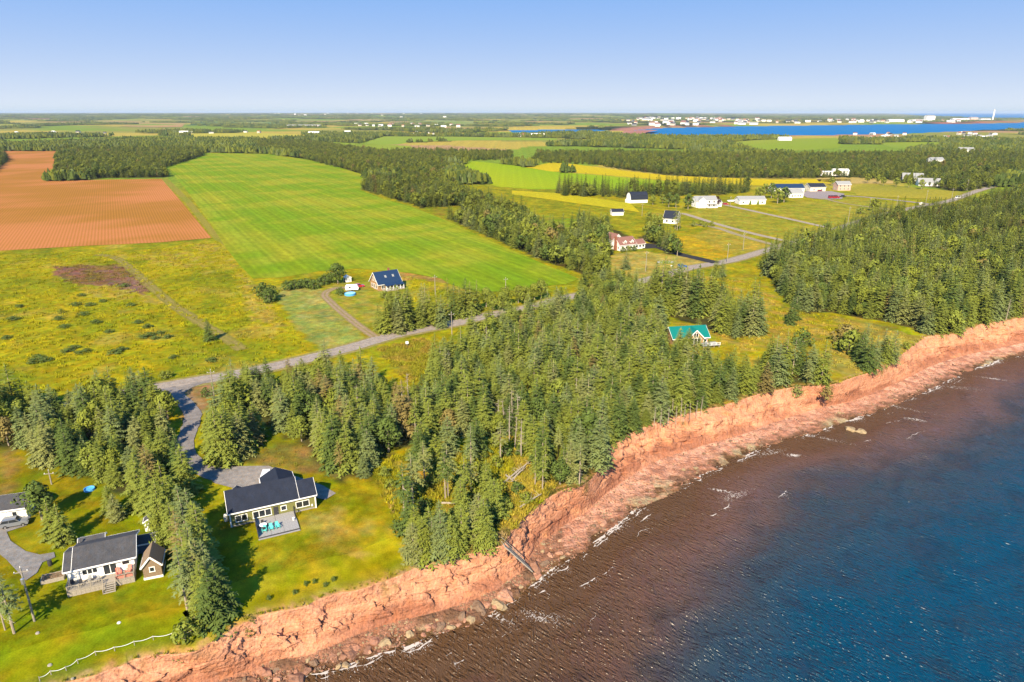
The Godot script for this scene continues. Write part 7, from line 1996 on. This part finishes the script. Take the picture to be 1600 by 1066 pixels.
func make_fields():
	var plough := PackedVector2Array([Vector2(-1517.7, -1375.9), Vector2(-995.2, -1375.9), Vector2(-882.8, -1371.4), Vector2(-654.8, -1005.0), Vector2(-507.5, -766.9), Vector2(-458.3, -781.8), Vector2(-398.5, -794.2), Vector2(-277.8, -581.8), Vector2(-181.1, -409.6), Vector2(-204.7, -394.7), Vector2(-239.8, -384.7), Vector2(-279.9, -369.6), Vector2(-326.9, -359.0), Vector2(-397.6, -342.6)])
	sheet("ploughed_field", "reddish-brown field of crop rows at the left", "field", plough, TOP + 0.12, M.rows, Vector2(40.0, 7.2), deg_to_rad(-60.6) , [Color(0.74, 0.76, 0.40), Color(1.0, 0.90, 0.92)], 20.0, 0.3)
	var hay := PackedVector2Array([Vector2(-598.5, -1196.1), Vector2(-573.6, -1320.9), Vector2(-440.3, -1279.8), Vector2(-295.7, -1085.2), Vector2(-169.9, -825.9), Vector2(-152.5, -752.5), Vector2(-148.1, -676.2), Vector2(-111.6, -604.1), Vector2(-82.6, -557.1), Vector2(-44.4, -475.5), Vector2(-15.3, -405.3), Vector2(16.0, -334.9), Vector2(30.5, -303.3), Vector2(24.0, -293.5), Vector2(8.3, -286.6), Vector2(-2.7, -280.0), Vector2(-12.2, -280.0), Vector2(-20.6, -284.4), Vector2(-28.3, -294.7), Vector2(-32.0, -303.3), Vector2(-48.2, -315.0), Vector2(-74.4, -324.6), Vector2(-91.5, -319.0), Vector2(-105.5, -305.8), Vector2(-117.8, -303.3), Vector2(-137.1, -336.4), Vector2(-161.2, -380.8), Vector2(-201.6, -458.6), Vector2(-320.0, -682.0)])
	sheet("hay_field", "bright green mown field in the middle", "field", hay, TOP + 0.15, M.swaths, Vector2(90.0, 46.0), deg_to_rad(-60.6), [Color(0.19, 0.295, 0.010), Color(0.31, 0.335, 0.022)], 14.0, 0.5)
	sheet("grass_strip", "pale grass strip between the ploughed field and the green one", "field", PackedVector2Array([Vector2(-400.0, -797.3), Vector2(-392.7, -797.3), Vector2(-269.2, -581.8), Vector2(-175.7, -409.6), Vector2(-163.5, -384.7), Vector2(-177.8, -405.3), Vector2(-270.8, -573.4)]), TOP + 0.10, M.grass, Vector2(9, 9), 0.0, [Color(0.34, 0.28, 0.05), Color(0.28, 0.29, 0.035)], 8.0)
	for e in [
		["golden_field", "golden field below the far wood", PackedVector2Array([Vector2(17.4, -957.8), Vector2(59.6, -1057.1), Vector2(92.6, -1017.6), Vector2(153.4, -884.7), Vector2(189.8, -830.2), Vector2(290.8, -781.8), Vector2(383.2, -789.5), Vector2(359.2, -738.7), Vector2(307.8, -745.5), Vector2(292.0, -706.1), Vector2(250.8, -718.8), Vector2(181.1, -759.7), Vector2(147.4, -805.3), Vector2(79.9, -875.1), Vector2(49.0, -894.4)]), Color(0.56, 0.42, 0.01), Color(0.48, 0.39, 0.01)],
		["green_field", "long green field in front of the golden one", PackedVector2Array([Vector2(-82.9, -957.8), Vector2(-59.1, -1085.2), Vector2(0.0, -1005.0), Vector2(49.0, -894.4), Vector2(79.1, -865.7), Vector2(146.0, -797.3), Vector2(179.4, -752.5), Vector2(229.0, -712.4), Vector2(200.8, -682.0), Vector2(163.1, -682.0), Vector2(121.5, -659.4), Vector2(62.7, -682.0), Vector2(18.8, -682.0), Vector2(-13.0, -706.1), Vector2(-42.6, -774.3)]), Color(0.22, 0.36, 0.008), Color(0.34, 0.39, 0.01)],
		["yellow_field", "yellow field above the white houses", PackedVector2Array([Vector2(0.0, -670.5), Vector2(41.8, -648.6), Vector2(58.0, -628.1), Vector2(98.2, -573.4), Vector2(96.7, -520.1), Vector2(80.4, -541.7), Vector2(53.1, -573.4), Vector2(33.2, -599.5), Vector2(0.0, -638.2)]), Color(0.54, 0.42, 0.01), Color(0.42, 0.38, 0.015)],
		["straw_field", "straw-coloured field edge by the far wood", PackedVector2Array([Vector2(346.7, -797.3), Vector2(394.4, -813.4), Vector2(429.7, -781.8), Vector2(403.3, -738.7), Vector2(352.5, -738.7), Vector2(334.3, -759.7)]), Color(0.50, 0.36, 0.13), Color(0.40, 0.30, 0.08)],
		["weedy_field", "weedy yellow-green field right of the grey yard", PackedVector2Array([Vector2(369.4, -738.7), Vector2(396.1, -718.8), Vector2(419.7, -670.5), Vector2(431.2, -659.4), Vector2(376.8, -599.5), Vector2(348.7, -608.8), Vector2(312.9, -628.1), Vector2(335.3, -687.8)]), Color(0.36, 0.30, 0.03), Color(0.24, 0.24, 0.03)],
		["bay_field", "green field by the bay, the left one", PackedVector2Array([Vector2(513.7, -1754.8), Vector2(655.2, -1916.3), Vector2(822.5, -2033), Vector2(947.7, -2084), Vector2(854.3, -1832.0), Vector2(691.0, -1500.8), Vector2(541.1, -1375.9), Vector2(479.2, -1474.1)]), Color(0.22, 0.30, 0.02), Color(0.27, 0.31, 0.03)],
		["bay_field", "green field by the bay, the right one", PackedVector2Array([Vector2(900.9, -1754.8), Vector2(1000.8, -1792.6), Vector2(1081.5, -1792.6), Vector2(973.5, -1587.1), Vector2(850.4, -1448.3), Vector2(806.2, -1500.8)]), Color(0.26, 0.31, 0.02), Color(0.21, 0.29, 0.03)],
		["far_green_field", "green strip of field beyond the tree belts", PackedVector2Array([Vector2(-364.5, -1650.2), Vector2(-399.2, -2222), Vector2(-157.6, -2193), Vector2(129.5, -2058), Vector2(120.7, -1916.3), Vector2(-103.4, -1916.3), Vector2(-258.3, -1792.6), Vector2(-267.8, -1650.2)]), Color(0.22, 0.32, 0.03), Color(0.28, 0.32, 0.04)],
		["far_green_field", "narrow green field between two tree belts", PackedVector2Array([Vector2(-689.6, -1916.3), Vector2(-539.5, -1873.2), Vector2(-229.1, -1587.1), Vector2(-163.5, -1289.8), Vector2(-104.0, -1145.9), Vector2(-108.4, -1085.2), Vector2(-189.7, -1231.9), Vector2(-352.3, -1500.8), Vector2(-645.7, -1792.6)]), Color(0.20, 0.31, 0.02), Color(0.26, 0.31, 0.03)],
		["far_golden_field", "golden field among the far trees at the left", PackedVector2Array([Vector2(-1150.0, -2524), Vector2(-930.5, -2594), Vector2(-663.6, -2347), Vector2(-584.9, -2033), Vector2(-696.0, -1934.1), Vector2(-862.1, -1916.3)]), Color(0.48, 0.40, 0.05), Color(0.38, 0.36, 0.05)],
		["far_tan_field", "long tan field slanting across the far land", PackedVector2Array([Vector2(-2313, -8654), Vector2(-1761.2, -8235), Vector2(-1047.6, -6526), Vector2(-572.3, -4712), Vector2(-490.7, -4037), Vector2(-917.8, -5141), Vector2(-1490.4, -6427)]), Color(0.46, 0.34, 0.16), Color(0.42, 0.32, 0.14)],
		["far_meadow", "pale green meadow before the inlet", PackedVector2Array([Vector2(-1089.4, -6787), Vector2(-302.8, -5656), Vector2(-208.3, -4239), Vector2(-378.9, -3852), Vector2(-712.7, -4989)]), Color(0.22, 0.28, 0.07), Color(0.26, 0.28, 0.08)],
		["far_brown_field", "brown field in the far woods at the left", PackedVector2Array([Vector2(-2023, -3684), Vector2(-2350, -4584), Vector2(-2088, -4584), Vector2(-1629.5, -3530), Vector2(-1732.4, -3458)]), Color(0.42, 0.26, 0.11), Color(0.38, 0.28, 0.10)],
		["far_blue_green_field", "bluish-green field in the far woods at the left", PackedVector2Array([Vector2(-1756.7, -3852), Vector2(-2183, -4989), Vector2(-1892.9, -5302), Vector2(-1346.5, -4712), Vector2(-1087.3, -3684), Vector2(-1446.7, -3852)]), Color(0.13, 0.22, 0.07), Color(0.16, 0.24, 0.08)],
		["spit_field", "tan fields on the far shore behind the harbour", PackedVector2Array([Vector2(5284, -10595), Vector2(6572, -12102), Vector2(5249, -8927), Vector2(3964, -6787), Vector2(3492, -6526), Vector2(3561, -7070)]), Color(0.44, 0.31, 0.15), Color(0.34, 0.28, 0.10)],
	]:
		fields.append([e[2], box_of(e[2])])
		sheet(e[0], e[1], "field", e[2], TOP + 0.2, M.grass, Vector2(21, 21), 0.0, [e[3] * 1.25, e[4] * 1.25], 0.0)
		var f := get_child(get_child_count() - 1)
		var far: float = -e[2][0].y
		if far > 2600.0: drape(f)
	for p in [plough, hay]: fields.append([p, box_of(p)])
	for w in woods: fields.append([w.at, box_of(w.at)])
	for k in areas:
		fields.append([k[0], k[1]])
	var lands := PackedVector2Array([Vector2(145.8, -659.4), Vector2(259.5, -706.1), Vector2(369.3, -745.5), Vector2(413.0, -659.4), Vector2(333.1, -527.1), Vector2(180.8, -382.8), Vector2(93.0, -324.6), Vector2(43.4, -324.6), Vector2(39.2, -527.1)])
	fields.append([lands, box_of(lands)])

func drape(f: MeshInstance3D):      # lay a far field onto the hills
	var a: Array = f.mesh.surface_get_arrays(0)
	var v: PackedVector3Array = a[Mesh.ARRAY_VERTEX]
	for k in v.size(): v[k].y = TOP + hill(v[k].x, v[k].z) + 1.5
	a[Mesh.ARRAY_VERTEX] = v
	var m := ArrayMesh.new()
	m.add_surface_from_arrays(Mesh.PRIMITIVE_TRIANGLES, a)
	m.surface_set_material(0, M.grass)
	f.mesh = m

func box_of(o: PackedVector2Array) -> Rect2:
	var b := Rect2(o[0], Vector2.ZERO)
	for p in o: b = b.expand(p)
	return b

func make_roads():
	var tar := [Color(0.40, 0.335, 0.285), Color(0.48, 0.41, 0.35)]
	var line := PackedVector2Array([Vector2(-153.3, -138.6), Vector2(-136.4, -146.4), Vector2(-125.3, -152.1), Vector2(-114.8, -160.4), Vector2(-102.5, -171.0), Vector2(-90.0, -178.4), Vector2(-78.2, -185.3), Vector2(-63.0, -197.2), Vector2(-49.9, -210.0), Vector2(-42.4, -218.6), Vector2(-34.0, -225.7), Vector2(-21.8, -233.6), Vector2(-7.2, -245.4), Vector2(7.5, -256.0), Vector2(20.3, -268.5), Vector2(44.2, -286.6), Vector2(67.8, -307.7), Vector2(87.0, -326.8), Vector2(108.4, -341.0), Vector2(126.1, -357.3), Vector2(163.8, -394.7), Vector2(204.1, -435.3), Vector2(256.1, -490.6), Vector2(299.2, -530.7), Vector2(339.2, -563.1), Vector2(358.2, -577.6), Vector2(389.4, -606.4), Vector2(452.4, -673.3), Vector2(530.0, -745.5), Vector2(581.1, -793.4), Vector2(767.8, -957.8)])
	ribbon("road_verge", "gravelly verge on both sides of the road", "verge", line, 9.4, TOP + 0.07, M.asphalt, [Color(0.40, 0.33, 0.13), Color(0.30, 0.27, 0.06)])
	ribbon("road", "weathered grey two-lane road crossing the picture", "road", line, 6.4, TOP + 0.11, M.asphalt, tar)
	ribbon("drive_road", "paved drive curving from the road down to the green bungalow", "driveway", PackedVector2Array([Vector2(-94.6, -173.7), Vector2(-90.9, -169.6), Vector2(-84.0, -162.0), Vector2(-79.8, -155.8), Vector2(-76.8, -146.8), Vector2(-74.1, -138.6), Vector2(-69.4, -132.1), Vector2(-62.9, -126.6), Vector2(-57.7, -125.0)]), 3.9, TOP + 0.15, M.asphalt, [Color(0.27, 0.25, 0.25), Color(0.33, 0.30, 0.29)])
	sheet("gravel_yard", "grey gravel yard behind the green bungalow", "yard", PackedVector2Array([Vector2(-65.4, -128.5), Vector2(-62.3, -129.8), Vector2(-52.1, -130.1), Vector2(-48.6, -127.6), Vector2(-43.7, -125.0), Vector2(-38.3, -121.9), Vector2(-35.0, -119.0), Vector2(-36.5, -116.6), Vector2(-40.4, -118.0), Vector2(-46.3, -120.5), Vector2(-53.8, -120.0), Vector2(-60.8, -122.9)]), TOP + 0.18, M.asphalt, Vector2(6, 6), 0.0, [Color(0.30, 0.28, 0.27), Color(0.38, 0.34, 0.31)], 2.0)
	sheet("road_mouth", "grey paved triangle where the drive leaves the road", "road", PackedVector2Array([Vector2(-99.1, -168.8), Vector2(-89.3, -176.9), Vector2(-83.8, -180.8), Vector2(-88.1, -174.1), Vector2(-88.5, -168.8), Vector2(-83.7, -162.9), Vector2(-85.7, -161.2), Vector2(-91.4, -167.0), Vector2(-94.3, -167.0)]), TOP + 0.14, M.asphalt, Vector2(6, 6), 0.0, [Color(0.29, 0.26, 0.24), Color(0.35, 0.31, 0.28)], 2.0)
	sheet("left_driveway", "grey driveway of the white garage at the left edge", "driveway", PackedVector2Array([Vector2(-102.0, -109.4), Vector2(-94.9, -109.4), Vector2(-90.6, -110.0), Vector2(-89.0, -107.9), Vector2(-91.3, -105.9), Vector2(-88.7, -103.2), Vector2(-84.0, -100.2), Vector2(-80.9, -99.2), Vector2(-78.9, -99.9), Vector2(-77.8, -98.5), Vector2(-79.1, -97.1), Vector2(-78.2, -94.4), Vector2(-78.7, -92.4), Vector2(-85.6, -97.8), Vector2(-87.7, -99.2), Vector2(-93.4, -102.5)]), TOP + 0.12, M.asphalt, Vector2(6, 6), 0.0, [Color(0.26, 0.25, 0.25), Color(0.32, 0.30, 0.29)], 2.0)
	ribbon("gravel_drive", "two-rut gravel drive up to the timber house", "driveway", PackedVector2Array([Vector2(-46.2, -218.6), Vector2(-54.6, -231.7), Vector2(-60.1, -241.2), Vector2(-66.1, -251.5), Vector2(-73.6, -265.5), Vector2(-77.5, -273.6), Vector2(-78.1, -281.1), Vector2(-74.6, -286.6), Vector2(-66.0, -285.5)]), 3.8, TOP + 0.12, M.asphalt, [Color(0.44, 0.32, 0.22), Color(0.40, 0.29, 0.19), Color(0.32, 0.27, 0.07)], 0.85)
	ribbon("meadow_track", "pale grassy track through the meadow", "track", PackedVector2Array([Vector2(-221.3, -359.0), Vector2(-206.5, -350.6), Vector2(-182.6, -321.8), Vector2(-153.5, -284.4), Vector2(-132.3, -257.9), Vector2(-113.4, -236.4), Vector2(-97.1, -218.6), Vector2(-86.1, -205.6)]), 4.4, TOP + 0.10, M.asphalt, [Color(0.36, 0.28, 0.10), Color(0.30, 0.26, 0.06), Color(0.25, 0.235, 0.035)], 0.7)
	ribbon("lane", "gravel lane up to the big white house", "driveway", PackedVector2Array([Vector2(209.2, -440.3), Vector2(199.8, -475.5), Vector2(189.8, -509.9), Vector2(178.3, -549.3), Vector2(171.0, -573.4)]), 5.0, TOP + 0.12, M.asphalt, [Color(0.50, 0.42, 0.33), Color(0.44, 0.37, 0.28)])
	ribbon("lane", "gravel lane up to the small white house", "driveway", PackedVector2Array([Vector2(163.4, -394.7), Vector2(151.1, -423.2), Vector2(138.8, -464.1), Vector2(128.0, -513.3), Vector2(121.7, -506.6)]), 5.0, TOP + 0.12, M.asphalt, [Color(0.50, 0.42, 0.33), Color(0.44, 0.37, 0.28)])
	ribbon("lane", "fainter gravel lane below the other two", "driveway", PackedVector2Array([Vector2(150.8, -384.7), Vector2(145.1, -401.0), Vector2(139.1, -423.2), Vector2(133.8, -447.9), Vector2(121.5, -464.1)]), 4.5, TOP + 0.12, M.asphalt, [Color(0.46, 0.38, 0.26), Color(0.38, 0.32, 0.16)])
	ribbon("asphalt_driveway", "black asphalt driveway of the brick-chimney house", "driveway", PackedVector2Array([Vector2(103.0, -337.9), Vector2(96.2, -349.0), Vector2(88.9, -360.8), Vector2(84.8, -373.3), Vector2(80.7, -384.7), Vector2(74.5, -386.7)]), 6.5, TOP + 0.13, M.asphalt, [Color(0.05, 0.05, 0.06), Color(0.07, 0.065, 0.07)])
	sheet("asphalt_apron", "black asphalt in front of the brick-chimney house garage", "driveway", PackedVector2Array([Vector2(74.8, -390.7), Vector2(79.1, -391.7), Vector2(81.4, -384.7), Vector2(80.6, -377.0), Vector2(72.4, -375.2)]), TOP + 0.16, M.asphalt, Vector2(6, 6), 0.0, [Color(0.05, 0.05, 0.06), Color(0.07, 0.065, 0.07)])
	sheet("grey_yard", "wide grey yard with parked vehicles among the far houses", "yard", PackedVector2Array([Vector2(266.9, -643.4), Vector2(285.1, -670.5), Vector2(306.1, -664.9), Vector2(308.4, -643.4), Vector2(288.0, -604.1), Vector2(271.5, -599.5), Vector2(261.7, -613.5)]), TOP + 0.12, M.asphalt, Vector2(6, 6), 0.0, [Color(0.42, 0.36, 0.36), Color(0.38, 0.33, 0.32)])
	ribbon("yard_drive", "grey drive from the yard to the road", "driveway", PackedVector2Array([Vector2(296.7, -630.6), Vector2(313.9, -618.3), Vector2(330.1, -595.0), Vector2(341.0, -575.5), Vector2(347.8, -567.2)]), 6.0, TOP + 0.16, M.asphalt, [Color(0.44, 0.38, 0.36), Color(0.38, 0.33, 0.30)])
	ribbon("yard_track", "pale track along the lawn below the red truck", "track", PackedVector2Array([Vector2(272.7, -608.8), Vector2(276.1, -573.4), Vector2(288.5, -545.5), Vector2(303.7, -527.1)]), 3.5, TOP + 0.15, M.asphalt, [Color(0.46, 0.38, 0.24), Color(0.38, 0.32, 0.14)])
	sheet("tidal_flat", "red sand flat at the head of the bay", "beach", PackedVector2Array([Vector2(428.1, -2729), Vector2(533.9, -2980), Vector2(618.3, -3002), Vector2(497.6, -2643), Vector2(420.2, -2283), Vector2(448.4, -2079), Vector2(365.6, -2033), Vector2(319.4, -2222)]), 8.6, M.grass, Vector2(30, 30), 0.0, [Color(0.46, 0.20, 0.16), Color(0.52, 0.25, 0.19)])

func make_poles():
	for e in [[Vector2(-71.2, -83.2), 9.5, "grey utility pole with transformer on the lawn left of the cottage", 0.4, true], [Vector2(-79.0, -167.0), 8.0, "pale utility pole at the bend of the paved drive", 0.3, false], [Vector2(-20.3, -219.3), 8.5, "utility pole at the roadside left of the leafy copse", 0.4, false], [Vector2(-31.7, -273.6), 8.5, "utility pole in front of the green mown field", 0.4, false], [Vector2(-2.7, -284.4), 5.0, "far utility pole at the hay field's lower edge", 0.4, false], [Vector2(63.7, -319.0), 9.5, "utility pole on the brick-chimney house's front lawn", 0.4, false], [Vector2(108.1, -337.9), 10.0, "utility pole at the mouth of the asphalt driveway", 0.3, false], [Vector2(126.9, -371.5), 9.5, "utility pole at the edge of the tall yellow grass", 0.3, false], [Vector2(229.1, -466.9), 11.0, "utility pole on the lawn by the road, left of the garden tree", 0.3, false], [Vector2(295.8, -530.7), 11.0, "utility pole where the lawns meet the wood", 0.3, false], [Vector2(345.9, -577.6), 10.0, "utility pole by the white sign board", 0.3, false], [Vector2(380.7, -599.5), 9.5, "utility pole beside the white van", 0.3, false], [Vector2(442.4, -676.2), 10.0, "farthest utility pole along the right-hand road", 0.3, false], [Vector2(276.9, -534.3), 9.0, "utility pole beside the tree and bush on the lawn", 0.3, false], [Vector2(174.9, -553.2), 8.0, "utility pole near the red car at the big white house", 0.3, false], [Vector2(94.6, -500.1), 9.0, "utility pole left of the small white house", 0.2, false], [Vector2(-93.9, -122.7), 3.2, "short pale post on the grass behind the garage", 0.2, false]]:
		pole(e[0], e[1], e[2], e[3], e[4])

# ------------------------------------------------------------------ the scene
func _ready():
	var cam := Camera3D.new()
	cam.name = "camera"
	add_child(cam)
	cam.position = EYE
	cam.rotation_degrees = Vector3(-18.55, 0, 0)
	cam.fov = 53.10
	cam.near = 0.5
	cam.far = 70000.0
	cam.current = true
	var env := Environment.new()
	env.background_mode = Environment.BG_SKY
	env.sky = Sky.new()
	var sm := ProceduralSkyMaterial.new()
	sm.sky_top_color = Color(0.20, 0.43, 0.665)
	sm.sky_horizon_color = Color(0.615, 0.64, 0.67)
	sm.sky_curve = 0.075
	sm.ground_horizon_color = Color(0.55, 0.62, 0.66)
	sm.ground_bottom_color = Color(0.20, 0.22, 0.12)
	sm.sun_angle_max = 1.0
	sm.sun_curve = 0.05
	env.sky.sky_material = sm
	env.tonemap_mode = Environment.TONE_MAPPER_LINEAR
	env.tonemap_exposure = 2.3
	env.fog_enabled = true
	env.fog_density = 0.00003
	env.fog_light_color = Color(0.78, 0.86, 0.96)
	env.sdfgi_enabled = true
	env.ssao_enabled = true
	env.ssil_enabled = true
	var we := WorldEnvironment.new()
	we.name = "environment"
	we.environment = env
	add_child(we)
	var sun := DirectionalLight3D.new()
	sun.name = "sun"
	add_child(sun)
	sun.look_at_from_position(Vector3.ZERO, Vector3(sin(deg_to_rad(14.0)), -tan(deg_to_rad(38.0)), -cos(deg_to_rad(14.0))))
	sun.light_energy = 1.6
	sun.light_color = Color(1.0, 0.93, 0.80)
	sun.light_angular_distance = 0.53
	sun.shadow_enabled = true

	rng.seed = 2024
	for e in [[n_big, 1, 0.02, 3], [n_mid, 2, 0.022, 3], [n_small, 3, 0.09, 3]]:
		e[0].seed = e[1]
		e[0].frequency = e[2]
		e[0].fractal_octaves = e[3]
	marks = [[Vector2(-44.4, -110.9), "the green bungalow"], [Vector2(-67.0, -93.7), "the white cottage"], [Vector2(-58.8, -94.1), "the cedar shed"], [Vector2(-96.0, -112.6), "the white garage"], [Vector2(-81.5, -155.8), "the drive bend"], [Vector2(-97.3, -171.4), "the road mouth"], [Vector2(-54.4, -286.6), "the timber house"], [Vector2(58.2, -216.6), "the teal cottage"], [Vector2(62.1, -375.2), "the brick-chimney house"], [Vector2(-0.4, -98.8), "the cliff stair"], [Vector2(-20.3, -219.3), "the roadside pole"], [Vector2(-51.6, -203.7), "the road crossing"], [Vector2(-33.5, -197.8), "the roadside clearing"], [Vector2(-1.3, -122.7), "the fallen trunks"], [Vector2(93.4, -209.3), "the meadow bush"], [Vector2(48.2, -156.5), "the slumped cliff edge"], [Vector2(104.6, -187.9), "the cliff-edge clump"], [Vector2(154.1, -223.6), "the cliff head"], [Vector2(17.6, -128.5), "the wood corner"], [Vector2(-42.2, -134.1), "the yard corner"], [Vector2(-19.6, -80.7), "the near boulders"], [Vector2(81.6, -149.2), "the yellow shore rock"], [Vector2(20.3, -268.5), "the leafy copse"], [Vector2(153.9, -553.2), "the big house"], [Vector2(105.0, -581.8), "the barn"], [Vector2(259.9, -659.4), "the hall"], [Vector2(320.5, -676.2), "the brick house"], [Vector2(443.4, -774.3), "the grey-roofed house"], [Vector2(10.1, -355.6), "the belt"], [Vector2(-49.0, -527.1), "the thicket"]]
	make_materials()
	list_woods()
	make_coast()
	make_areas()
	make_ground()
	make_cliff()
	var g := sea_grid()
	make_sea(g)
	make_fields()
	make_roads()
	make_protos()
	plant()
	far_woods()
	undergrowth()
	green_bungalow()
	white_cottage()
	small_sheds()
	timber_house()
	teal_cottage()
	chimney_house()
	farther_houses()
	far_settlement()
	make_poles()
	rope_fence()
	dead_wood()
	rocks()
	make_foam(g)
